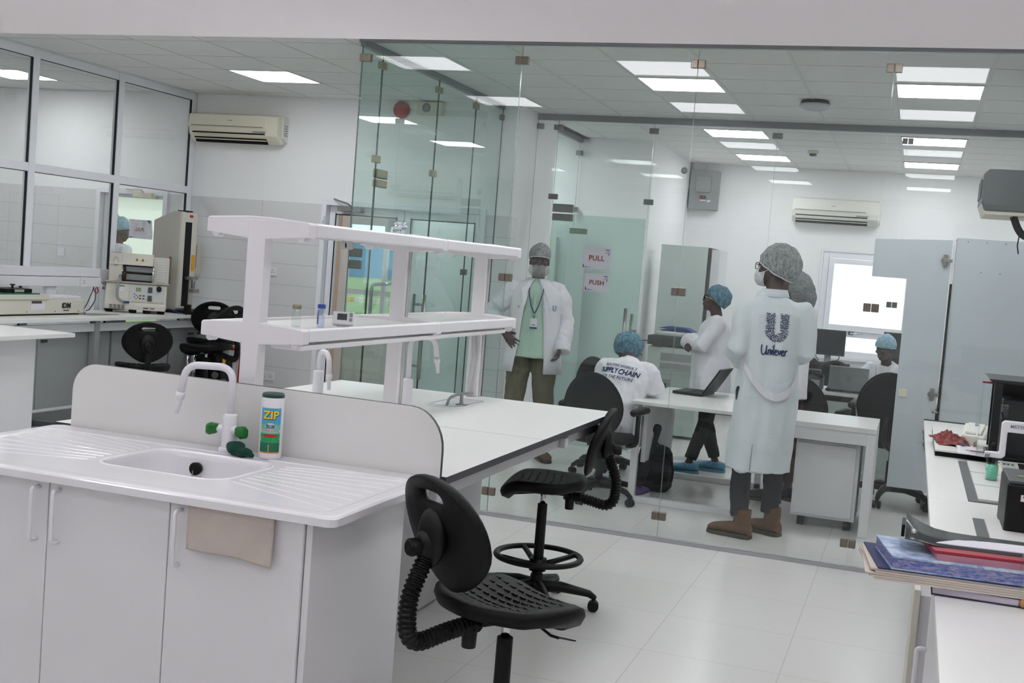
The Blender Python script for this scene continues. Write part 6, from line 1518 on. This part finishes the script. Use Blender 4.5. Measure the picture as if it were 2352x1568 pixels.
def glasses(root, j, R, s, m=M_BLK):
    b = MB()
    for q in (-1, 1):
        o = rrect(q * .034 - .025, q * .034 + .025, -.018, .020, .01, 4); p = [j['hed'] + R @ (V(x, -.102, z + .008) * s) for x, z in o]
        b.tube(p + [p[0]], .0028, 6); b.tube([j['hed'] + R @ (V(q * .059, -.10, .018) * s), j['hed'] + R @ (V(q * .079, -.03, .02) * s), j['hed'] + R @ (V(q * .085, .02, .012) * s)], .0028, 6)
    b.tube([j['hed'] + R @ (V(-.009, -.104, .012) * s), j['hed'] + R @ (V(.009, -.104, .012) * s)], .0025, 6)
    return part('glasses', b, m, root, local=True)

def mask(root, j, R, s, m, r=(.074, .085, .07), off=(0, -.03, -.05), nm='face_mask'):
    b = MB(); rs = []; c = j['hed'] + R @ (V(*off) * s)
    for k in range(9):
        z = -1 + 2 * k / 8; w = math.sqrt(max(0, 1 - (z * .97) ** 2)); ring = []
        for q in range(17):
            a = -pi + pi * q / 16
            ring.append(c + R @ (V(r[0] * w * math.cos(a) * 1.04, r[1] * (.55 + .45 * w) * math.sin(a) * (1 if w > .1 else .7), r[2] * z) * s))
        rs.append(ring)
    b.rings(rs, False, closed=False); o = part(nm, b, m, root, local=True); md = o.modifiers.new('t', 'SOLIDIFY'); md.thickness = .004
    return o

def strokes(lines, r=.004, sc=1.0, off=(0, 0)):
    b = MB()
    for ln in lines:
        for (x0, y0), (x1, y1) in zip(ln, ln[1:]):
            dx, dy = x1 - x0, y1 - y0; L = math.hypot(dx, dy) or 1; nx, ny = -dy / L * r, dx / L * r; ex, ey = dx / L * r * .6, dy / L * r * .6
            b.add([((x0 - ex) * sc + nx + off[0], (y0 - ey) * sc + ny + off[1], 0), ((x1 + ex) * sc + nx + off[0], (y1 + ey) * sc + ny + off[1], 0), ((x1 + ex) * sc - nx + off[0], (y1 + ey) * sc - ny + off[1], 0), ((x0 - ex) * sc - nx + off[0], (y0 - ey) * sc - ny + off[1], 0)], [(3, 2, 1, 0)])
    return b
def curve2(pts, n=8):
    out = []
    P = [pts[0]] + list(pts) + [pts[-1]]
    for i in range(1, len(P) - 2):
        for k in range(n):
            t = k / n; p0, p1, p2, p3 = P[i - 1:i + 3]
            out.append(tuple(.5 * (2 * p1[q] + (p2[q] - p0[q]) * t + (2 * p0[q] - 5 * p1[q] + 4 * p2[q] - p3[q]) * t * t + (3 * p1[q] - p0[q] - 3 * p2[q] + p3[q]) * t ** 3) for q in (0, 1)))
    out.append(pts[-1]); return out

# ---- the emblem: a U made of small motifs, and the hand-drawn word below it
def emblem_mb(h):
    rnd = random.Random(11); b = MB(); n = 0
    def inside(x, y):
        if y > .38: return (-.38 < x < -.11 or .11 < x < .38) and y < 1.0
        rr = math.hypot(x, y - .38); return .11 < rr < .38
    pts = []
    for _ in range(6000):
        x, y = rnd.uniform(-.38, .38), rnd.uniform(0, 1)
        if not inside(x, y): continue
        if all((x - a) ** 2 + (y - c) ** 2 > .056 ** 2 for a, c in pts): pts.append((x, y))
    for x, y in pts:
        k = rnd.randrange(4); a0 = rnd.uniform(0, pi); r = .040
        if k == 0: o = [(x + r * .95 * math.cos(a) * math.cos(a0) - r * .5 * math.sin(a) * math.sin(a0), y + r * .95 * math.cos(a) * math.sin(a0) + r * .5 * math.sin(a) * math.cos(a0)) for a in [2 * pi * i / 9 for i in range(9)]]; b.add([(p * h, q * h, 0) for p, q in o], [tuple(range(9))])
        elif k == 1: b.join(strokes([[(x + r * .75 * math.cos(a), y + r * .75 * math.sin(a)) for a in [a0 + 5.4 * i / 9 for i in range(10)]]], .009 * h, h))
        elif k == 2: b.join(strokes([[(x + r * math.cos(a0), y + r * math.sin(a0)), (x - r * math.cos(a0), y - r * math.sin(a0))], [(x - r * .8 * math.sin(a0), y + r * .8 * math.cos(a0)), (x + r * .8 * math.sin(a0), y - r * .8 * math.cos(a0))]], .011 * h, h))
        else: b.join(strokes([curve2([(x - r, y - r * .4), (x - r * .3, y + r * .6), (x + r * .3, y - r * .6), (x + r, y + r * .5)], 4)], .011 * h, h))
    return b
WORD = [curve2([(0, 1.0), (-.02, .55), (.08, .12), (.28, .08), (.42, .35), (.46, .95)]), curve2([(.46, .95), (.44, .5), (.50, .12), (.58, .1)]),
        curve2([(.66, .58), (.66, .3), (.64, .08)]), curve2([(.66, .35), (.76, .56), (.86, .5), (.86, .25), (.92, .08)]), curve2([(1.0, .55), (.99, .3), (1.02, .08)]), [(1.01, .82), (1.03, .90)],
        curve2([(1.16, 1.05), (1.13, .6), (1.15, .15), (1.24, .1)]), curve2([(1.26, .32), (1.46, .38), (1.44, .55), (1.30, .5), (1.27, .2), (1.42, .06), (1.54, .16)]),
        curve2([(1.58, .56), (1.68, .12), (1.82, .56)]), curve2([(1.88, .32), (2.07, .38), (2.06, .55), (1.93, .5), (1.89, .2), (2.04, .06), (2.14, .16)]), curve2([(2.24, .56), (2.23, .3), (2.24, .06)]), curve2([(2.24, .35), (2.34, .56), (2.46, .5)])]

# ---------------------------------------------------------------- tall man with the emblem on his back
s = 1.045; FT = (math.radians(52), math.radians(40))
root, body, j, R = person('tall person from behind, long white coat with blue emblem, hairnet, brown boots', (-.87, 7.80, 0), math.radians(202), s,
    J=dict(shL=(.17, .01, 1.445), shR=(-.17, .01, 1.445), elL=(.225, .05, 1.18), elR=(-.215, .03, 1.18), wrL=(.13, -.2, 1.08), wrR=(-.11, -.22, 1.10), anL=(.10, .04, .09), anR=(-.13, -.10, .09), knR=(-.12, -.07, .5), hed=(0, -.05, 1.672)),
    hd=(math.radians(-6), 0, math.radians(52)), feet=FT)
trousers(root, j, s, M_NAVY, .90, seed=3); shoes(root, j, s, M_BOOT, FT, high=.11, L=.98, W_=1.12, nm='boot')
b = MB(); J = lambda k: j[k]
tor(b, [(V(0, -.01, .42 * s), .215, .15), (V(0, -.01, .60 * s), .215, .15), (V(0, 0, .80 * s), .205, .145), (V(0, 0, .98 * s), .198, .145), (V(0, .005, 1.12 * s), .186, .137), (V(0, .01, 1.28 * s), .19, .14), (V(0, .015, 1.40 * s), .195, .13), (V(0, .015, 1.465 * s), .165, .10), (V(0, .01, 1.50 * s), .115, .082), (V(0, .005, 1.53 * s), .082, .075)])
for q in 'LR':
    sleeve(b, [j['sh' + q] - V(math.copysign(.08, j['sh' + q].x), 0, .005), j['sh' + q] + V(0, .01, -.022), j['sh' + q].lerp(j['el' + q], .3), j['sh' + q].lerp(j['el' + q], .6), j['el' + q] + V(0, .012, 0), j['el' + q].lerp(j['wr' + q], .5), j['wr' + q]], [.06, .07, .08, .077, .073, .068, .055])
coat = vox('lab_coat', b, .010, M_COAT, root, disp=folds(.030, 7, 1.8, 5), smooth=5)
col = MB()
rs = []
for q in range(25):
    a = 2 * pi * q / 24; c = V(.075 * math.cos(a), .008 + .07 * math.sin(a), 1.525 * s); d = V(math.cos(a), math.sin(a), 0)
    rs.append([c + V(0, 0, .025), c + d * .006 + V(0, 0, .03), c + d * .022 + V(0, 0, -.015), c + d * .016 + V(0, 0, -.022), c + V(0, 0, -.01)])
col.rings(rs, False); part('collar', col, M_COAT, coat, local=True)
em = subdiv(emblem_mb(.178), .02); em = facing(em, (-.0, 0, 1.235 * s), (0, 1)); part('coat_print', project(em, coat), M_NAVYT, coat, local=True)
wd = strokes(WORD, .0042, .066, (-.085, 0)); wd = facing(subdiv(wd, .02), (0, 0, 1.15 * s), (0, 1)); part('coat_print', project(wd, coat), M_NAVYT, coat, local=True)
# hanging half belt
pts = curve2([(.185, 1.085), (.13, 1.0), (.06, .93), (0, .905), (-.07, .915), (-.13, .96), (-.17, 1.02)], 5)
tree = BVHTree.FromPolygons([v.co for v in coat.data.vertices], [p.vertices[:] for p in coat.data.polygons])
rs = []
for x, z in pts:
    h, n, i, d = tree.ray_cast(V(x, 1, z * s), V(0, -1, 0)); y = (h.y if h else .12) + .012 + .02 * (1 - abs(x) / .19)
    rs.append([V(x, y, z * s + .026), V(x, y + .004, z * s + .026), V(x, y + .008, z * s - .026), V(x, y + .003, z * s - .026)])
part('half_belt', MB().rings(rs, smooth=False), M_COATW, coat, local=True)
part('vent_slit', MB().tube([(.10, .165, .44 * s), (.095, .162, .60 * s)], .003, 6), M_GREYP, coat, local=True)
cap_net(root, j, R, s, M_NETW, r=(.108, .134, .125), off=(0, .035, .045), cut=-.055, tilt=-.42, bm_=M_MASK); glasses(root, j, R, s)
mask(root, j, R, s, M_MASK, r=(.070, .088, .062)); 
part('mask_strap', MB().tube([j['hed'] + R @ (V(q, y, z) * s) for q, y, z in ((-.07, -.05, -.03), (-.082, .0, .0), (-.086, .03, .03))], .002, 6).tube([j['hed'] + R @ (V(q, y, z) * s) for q, y, z in ((.07, -.05, -.03), (.082, .0, .0), (.086, .03, .03))], .002, 6), M_PAPER, root, local=True)

# ---------------------------------------------------------------- man facing the camera in an open coat
s = 1.01; FT = (.35, -.3)
root, body, j, R = person('person facing the camera, hand on hip, open white coat over pale green shirt', (-3.05, 9.62, 0), math.radians(14), s,
    J=dict(elR=(-.36, .06, 1.22), wrR=(-.245, -.10, 1.06), elL=(.25, .02, 1.18), wrL=(.235, -.10, .99), anL=(.14, .02, .09), anR=(-.14, .02, .09), knL=(.125, -.01, .5), knR=(-.125, -.01, .5)),
    hd=(0.02, 0, math.radians(4)), hands={'R': dict(d=(.72, -.30, -.62), n=(-.3, -.93, .1), side=-1, curl=.2, spread=.25), 'L': dict(d=(-.1, -.1, -1), n=(1, 0, 0), curl=.5)}, feet=FT)
trousers(root, j, s, M_KHAKI, 1.13, seed=8); shoes(root, j, s, M_BOOT, FT, high=.0)
b = MB(); tor(b, [(V(0, -.005, .87 * s), .19, .155), (V(0, -.01, 1.0 * s), .187, .152), (V(0, -.012, 1.12 * s), .18, .15), (V(0, -.005, 1.28 * s), .182, .142), (V(0, 0, 1.40 * s), .185, .125), (V(0, .005, 1.465 * s), .15, .10), (V(0, .008, 1.50 * s), .08, .075), (V(0, .006, 1.535 * s), .066, .066)])
sh = vox('shirt', b, .009, M_SHIRT, root, disp=folds(.007, 10, 6, 2), smooth=4)
part('button_placket', MB().box(-.012, .012, -.165, -.158, .96 * s, 1.42 * s), mat('placket green', '#a8c6b5', .8), sh, local=True)
# open coat: a shell round the back and sides, and two sleeves
def shell(levels, a0, a1, n=36):
    b = MB(); rs = []
    for z, rx, ry, cy, da in levels: rs.append([V(rx * math.cos(a), cy + ry * math.sin(a), z) for a in [a0 - da + (a1 - a0 + 2 * da) * k / n for k in range(n + 1)]])
    b.rings(rs, False, closed=False); return b
def open_coat(root, j, s, hem, m, a0, a1, da_top, seed, sleeves=True, rad=.0):
    # the open gap is at the front (-Y, angle -90 degrees)
    lv = []
    for z, rx, ry, cy in ((hem, .25, .19, .03), (.85, .24, .18, .02), (1.0, .222, .168, .01), (1.15, .21, .16, .005), (1.30, .208, .155, .005), (1.40, .212, .14, .01), (1.455, .195, .112, .012), (1.495, .13, .09, .012), (1.53, .078, .076, .01)):
        u = (z - hem) / (1.53 - hem); lv.append((z * s, rx * s + rad, ry * s + rad, cy, da_top * u ** 1.6))
    b = shell(lv, a0, a1)
    fo = folds(.022, 8, 2.0, seed); b.v = [tuple(V(*v) + V(v[0], v[1], 0).normalized() * fo(V(*v))) for v in b.v]
    o = part('lab_coat', b, m, root, local=True); md = o.modifiers.new('t', 'SOLIDIFY'); md.thickness = .006; md.offset = 1
    return o
ct = open_coat(root, j, s, .74, M_COATW, math.radians(-62), math.radians(236), math.radians(18), 4)
b = MB()
sleeve(b, [j['shR'] + V(.08, 0, .0), j['shR'] + V(.01, 0, -.015), j['shR'].lerp(j['elR'], .3), j['shR'].lerp(j['elR'], .6), j['elR'] + V(-.01, .01, -.01), j['elR'].lerp(j['wrR'], .55)], [.05, .075, .086, .084, .08, .07])
sleeve(b, [j['shL'] - V(.08, 0, 0), j['shL'] + V(-.01, 0, -.015), j['shL'].lerp(j['elL'], .3), j['shL'].lerp(j['elL'], .6), j['elL'] + V(.01, .01, 0), j['wrL'] + V(.02, 0, .0), j['wrL'] + V(.02, -.02, -.05)], [.05, .075, .082, .08, .078, .068, .066])
for q in 'LR': b.ell(j['sh' + q] * .72 + V(0, .002, j['sh' + q].z * .28 - .004), (.085, .068, .064))
vox('sleeve', b, .009, M_COATW, ct, disp=folds(.018, 10, 9, 7), smooth=4)
lp = MB()
for q in (-1, 1):
    lp.add([(q * .055, -.085 * s, 1.52 * s), (q * .125, -.135 * s, 1.44 * s), (q * .105, -.168 * s, 1.36 * s), (q * .13, -.175 * s, 1.22 * s), (q * .085, -.172 * s, 1.30 * s), (q * .05, -.11 * s, 1.48 * s)], [(0, 1, 2, 3, 4, 5)])
o = part('lapel', lp, M_COATW, ct, local=True); md = o.modifiers.new('t', 'SOLIDIFY'); md.thickness = .005
e = emblem_mb(.05); part('coat_print', facing(e, (.165, -.147, 1.27 * s), (.55, -.85)), M_NAVYT, ct, local=True)
part('button', MB().lathe([(.008, 0), (.008, -.003)], (-.135, -.165, 1.29 * s), axis='Y'), M_BRASS, ct, local=True)
part('marker_pen', MB().tube([(-.19, -.215, 1.10), (-.145, -.21, 1.18)], .006, 8), mat('lime pen', '#b6e02a', .4), root, local=True, label='lime green marker pen')
ly = MB()
for q in (-1, 1): ly.tube([(q * .055, -.06, 1.50 * s), (q * .06, -.155, 1.42 * s), (q * .03, -.172, 1.30 * s), (.002, -.178, 1.24 * s)], .0045, 6)
la = part('lanyard', ly, M_NAVYT, root, local=True); part('badge_clip', MB().cyl((.002, -.18, 1.245 * s), (.002, -.18, 1.205 * s), .006), M_STEEL, la, local=True)
part('id_badge', MB().box(-.028, .032, -.186, -.182, 1.115 * s, 1.20 * s), M_PAPER, la, bevel=.002, local=True); part('badge_print', MB().box(-.028, .032, -.188, -.1855, 1.115 * s, 1.13 * s).box(-.015, .018, -.188, -.1855, 1.145 * s, 1.15 * s), M_NAVYT, la, local=True)
cap_net(root, j, R, s, M_NETW, r=(.093, .116, .102), off=(0, .015, .052), cut=-.032, tilt=-.2, bm_=M_MASK)
mask(root, j, R, s, M_BEARD, r=(.086, .094, .062), off=(0, -.018, -.074), nm='beard_net')

# ---------------------------------------------------------------- woman in profile with folded arms
s = .885; FT = (.1, -.25)
root, body, j, R = person('person in profile with folded arms, glasses, teal cap and blue overshoes behind the desk', (-1.60, 10.14, 0), math.radians(-80), s,
    J=dict(anL=(.13, -.14, .09), anR=(-.12, .12, .09), elL=(.21, -.10, 1.24), elR=(-.20, -.12, 1.24), wrL=(-.03, -.30, 1.27), wrR=(.04, -.26, 1.22), hed=(0, -.03, 1.67)),
    hd=(math.radians(-12), 0, math.radians(-4)), hands={'L': dict(d=(-1, .15, -.1), n=(0, -1, .3), curl=.4), 'R': dict(d=(1, .15, -.1), n=(0, -1, .3), side=-1, curl=.4)}, feet=FT)
trousers(root, j, s, M_BLKT, .95, seed=13)
shoes(root, j, s, M_SHOEC, FT, high=.02, nm='overshoe', L=1.2, W_=1.35, sole=M_SHOEC)
b = MB(); tor(b, [(V(0, .0, .70 * s), .22, .17), (V(0, 0, .85 * s), .215, .165), (V(0, 0, 1.0 * s), .20, .155), (V(0, 0, 1.14 * s), .185, .145), (V(0, 0, 1.28 * s), .19, .15), (V(0, .0, 1.40 * s), .19, .13), (V(0, .01, 1.46 * s), .16, .10), (V(0, .01, 1.50 * s), .09, .075), (V(0, .005, 1.53 * s), .07, .065)])
for q in 'LR': sleeve(b, [j['sh' + q] * .8 + V(0, 0, j['sh' + q].z * .2), j['sh' + q], j['sh' + q].lerp(j['el' + q], .5), j['el' + q], j['el' + q].lerp(j['wr' + q], .5), j['el' + q].lerp(j['wr' + q], .88)], [.075, .078, .072, .07, .064, .054])
ct = vox('lab_coat', b, .009, M_COATW, root, disp=folds(.024, 9, 2.6, 21), smooth=4)
part('button', MB().lathe([(.010, 0), (.010, -.004)], (-.06, -.17, 1.0), axis='Y').lathe([(.010, 0), (.010, -.004)], (-.06, -.165, 1.08), axis='Y'), M_NAVYT, ct, local=True)
cap_net(root, j, R, s, M_NETB, r=(.10, .125, .115), off=(0, .035, .045), cut=-.05, tilt=-.45); g = glasses(root, j, R, s)
part('glasses_temple', MB().tube([j['hed'] + R @ (V(.062, -.09, .016) * s), j['hed'] + R @ (V(.084, .02, .006) * s)], .005, 6), mat('orange temple', '#c98a3a', .4), g, local=True)

# ---------------------------------------------------------------- seated person seen from behind
s = .92; FT = (0, 0)
def seated(label, loc, rz, s, lean, J=None, hd=(0, 0, 0), hands=None, group=None):
    h = .52; l = lean
    JJ = dict(pel=(0, .02, h + .03), wst=(0, .02 - l * .25, h + .17), cst=(0, -l * .6, h + .37), nek=(0, -l * 1.02, h + .57), hed=(0, -l * 1.25 - .02, h + .73),
              hipL=(.095, 0, h), hipR=(-.095, 0, h), knL=(.14, -.43, h + .01), knR=(-.14, -.43, h + .01), anL=(.13, -.36, .09), anR=(-.13, -.36, .09),
              shL=(.185, -l * .9, h + .52), shR=(-.185, -l * .9, h + .52), elL=(.26, -l * .9 - .10, h + .26), elR=(-.26, -l * .9 - .10, h + .26), wrL=(.2, -l * .9 - .32, h + .27), wrR=(-.2, -l * .9 - .32, h + .27))
    JJ.update(J or {})
    return person(label, loc, rz, s, J=JJ, hd=hd, hands=hands, group=group, feet=(0, 0))
def seated_coat(root, j, s, m, seed, w=1.0):
    b = MB(); p, wst, c, n = j['pel'], j['wst'], j['cst'], j['nek']
    u1 = wst - p; u2 = n - c
    tor(b, [(p - V(0, 0, .07), .20 * w, .17 * w, u1), (p, .205 * w, .165 * w, u1), (wst, .185 * w, .15 * w, u1 + u2), (c, .20 * w, .145 * w, u2), (c.lerp(n, .45), .205 * w, .13 * w, u2), (c.lerp(n, .72), .18 * w, .105 * w, u2), (c.lerp(n, .92), .10, .08, u2), (n + u2 * .05, .072, .068, u2)])
    for q in 'LR': sleeve(b, [j['sh' + q] * .6 + c.lerp(n, .62) * .4, j['sh' + q] - V(0, 0, .012), j['sh' + q].lerp(j['el' + q], .3), j['sh' + q].lerp(j['el' + q], .65), j['el' + q], j['el' + q].lerp(j['wr' + q], .5), j['el' + q].lerp(j['wr' + q], .92)], [.055, .068, .08, .078, .074, .066, .052])
    for q in 'LR': b.tube([j['hip' + q], j['hip' + q].lerp(j['kn' + q], .7)], [.13 * w, .10 * w], 14)
    return vox('lab_coat', b, .009, m, root, disp=folds(.02, 10, 4, seed), smooth=5)
root, body, j, R = seated('person seated with back to the camera in a teal cap and printed white coat', (-2.045, 8.50, 0), math.radians(168), s, .26,
    J=dict(hed=(.07, -.36, 1.165), elR=(-.25, -.24, .885), wrR=(-.14, -.44, .90), elL=(.27, -.34, .80), anR=(-.22, -.12, .09), knR=(-.20, -.42, .53), anL=(.20, -.25, .09)), hd=(math.radians(24), 0, math.radians(-14)))
trousers(root, j, s, M_NAVY, .95, top=j['pel'] + V(0, 0, .05), seed=31)
ct = seated_coat(root, j, s, M_COATW, 33, 1.02)
shoes(root, j, s, mat('purple trainers', '#5c4a86', .7, var=.4, vscale=60), (0, 0), high=-.03, sole=M_PAPER)
# arched slogan across the shoulders
def arch(t, h, r, zc, bold, sp=1.0):
    b = subdiv(text_mb(t, h, bold, .0002, spacing=sp), .02); b.v = [((r + y) * math.sin(x / r), (r + y) * math.cos(x / r) - r, z) for x, y, z in b.v]
    return facing(b, (-.0, 0, zc), (0, 1), roll=math.radians(-3))
for t_, h_, zz, bo, sp in (("BUILDING NIGERIA'S", .018, .965, .02, 1.1), ('SUPPLY CHAIN', .034, .925, .05, 1.0), ('FOR THE FUTURE', .021, .882, .02, 1.1)):
    part('coat_print', project(arch(t_, h_, .9, zz, bo, sp), ct), M_BLUE, ct, local=True)
cap_net(root, j, R, s, M_NETB, r=(.118, .128, .122), off=(0, .015, .03), cut=-.085, tilt=-.1, amp=.012, seed=4)

# ---------------------------------------------------------------- seated person at the far desk
s = .90
root, body, j, R = seated('person seated at the far desk in a pale blue cap, looking down', (-.13, 12.02, 0), math.radians(-24), s, .22,
    J=dict(elR=(-.27, -.28, .80), wrR=(-.16, -.50, .86), elL=(.27, -.28, .80), wrL=(.1, -.48, .86)), hd=(math.radians(14), math.radians(4), math.radians(-14)), hands={'R': dict(d=(.2, -1, -.1), n=(0, -.1, 1), side=-1, curl=.4), 'L': dict(d=(-.4, -1, -.1), n=(0, -.1, 1), curl=.4)})
trousers(root, j, s, M_BLKT, .95, top=j['pel'] + V(0, 0, .05), seed=41); shoes(root, j, s, M_BPLA, (0, 0), high=-.03)
ct = seated_coat(root, j, s, M_COATW, 43)
e = emblem_mb(.06); part('coat_print', project(facing(subdiv(e, .02), (.09, 0, .74), (0, -1)), ct, V(0, 1, 0)), M_BLUE, ct, local=True)
part('earphone_cord', MB().tube([j['nek'] + V(-.05, -.10, -.02), j['nek'] + V(-.03, -.14, -.10), j['nek'] + V(.03, -.15, -.12)], .002, 5), M_INK, root, local=True)
cap_net(root, j, R, s, M_NETBL, r=(.098, .12, .112), off=(0, .02, .05), cut=-.03, tilt=-.25, amp=.008, seed=9)
# ---------------------------------------------------------------- person hidden behind the tall man
s = .99; FT = (0, 0)
root, body, j, R = person('person in a grey hairnet and brown trousers, mostly hidden behind the tall person', (-.875, 9.25, 0), math.radians(240), s,
    J=dict(hed=(.0, -.03, 1.64), elL=(.22, -.1, 1.2), wrL=(.1, -.3, 1.15), elR=(-.2, -.1, 1.2), wrR=(-.1, -.3, 1.15)), hd=(math.radians(-25), 0, math.radians(10)), feet=(.2, -.2))
trousers(root, j, s, M_BROWNT, .9, seed=51); shoes(root, j, s, M_BPLA, (.2, -.2), high=0)
b = MB(); tor(b, [(V(0, .0, .80 * s), .20, .15), (V(0, 0, 1.0 * s), .19, .14), (V(0, 0, 1.15 * s), .18, .135), (V(0, 0, 1.3 * s), .19, .135), (V(0, .01, 1.42 * s), .18, .11), (V(0, .01, 1.5 * s), .09, .075)])
for q in 'LR': sleeve(b, [j['sh' + q] * .8 + V(0, 0, j['sh' + q].z * .2), j['sh' + q], j['sh' + q].lerp(j['el' + q], .5), j['el' + q], j['el' + q].lerp(j['wr' + q], .85)], [.075, .078, .072, .07, .054])
vox('lab_coat', b, .01, M_COATW, root, disp=folds(.012, 11, 3, 61), smooth=4)
cap_net(root, j, R, s, M_NETG, r=(.105, .165, .10), off=(0, .075, .03), cut=-.06, tilt=-.75, amp=.01, seed=2)
# ---------------------------------------------------------------- person outside the far left door
s = 1.0
root, body, j, R = person('person in a white coat and pale blue cap outside the far left glass door', (-8.70, 11.45, 0), math.radians(150), s, hd=(math.radians(8), 0, math.radians(-30)), skin=M_SKINR, feet=(0, 0))
trousers(root, j, s, M_NAVY, .9, seed=71); shoes(root, j, s, M_BPLA, (0, 0), high=0)
b = MB(); tor(b, [(V(0, .0, .80 * s), .22, .16), (V(0, 0, 1.0 * s), .205, .15), (V(0, 0, 1.15 * s), .19, .14), (V(0, 0, 1.3 * s), .2, .14), (V(0, .01, 1.41 * s), .19, .12), (V(0, .01, 1.48 * s), .12, .09), (V(0, .01, 1.53 * s), .075, .07)])
for q in 'LR': sleeve(b, [j['sh' + q] * .8 + V(0, 0, j['sh' + q].z * .2), j['sh' + q], j['sh' + q].lerp(j['el' + q], .5), j['el' + q], j['el' + q].lerp(j['wr' + q], .85)], [.08, .082, .075, .07, .054])
ct = vox('lab_coat', b, .01, M_COATW, root, disp=folds(.012, 11, 3, 81), smooth=4)
for t_, h_, zz, bo in (("BUILDING NIGERIA'S", .018, 1.345, .02), ('SUPPLY CHAIN', .034, 1.305, .05), ('FOR THE FUTURE', .021, 1.262, .02)):
    part('coat_print', project(arch(t_, h_, .9, zz, bo), ct), M_BLUE, ct, local=True)
cap_net(root, j, R, s, M_NETBL, r=(.098, .12, .112), off=(0, .025, .05), cut=-.04, tilt=-.3, amp=.008, seed=12)
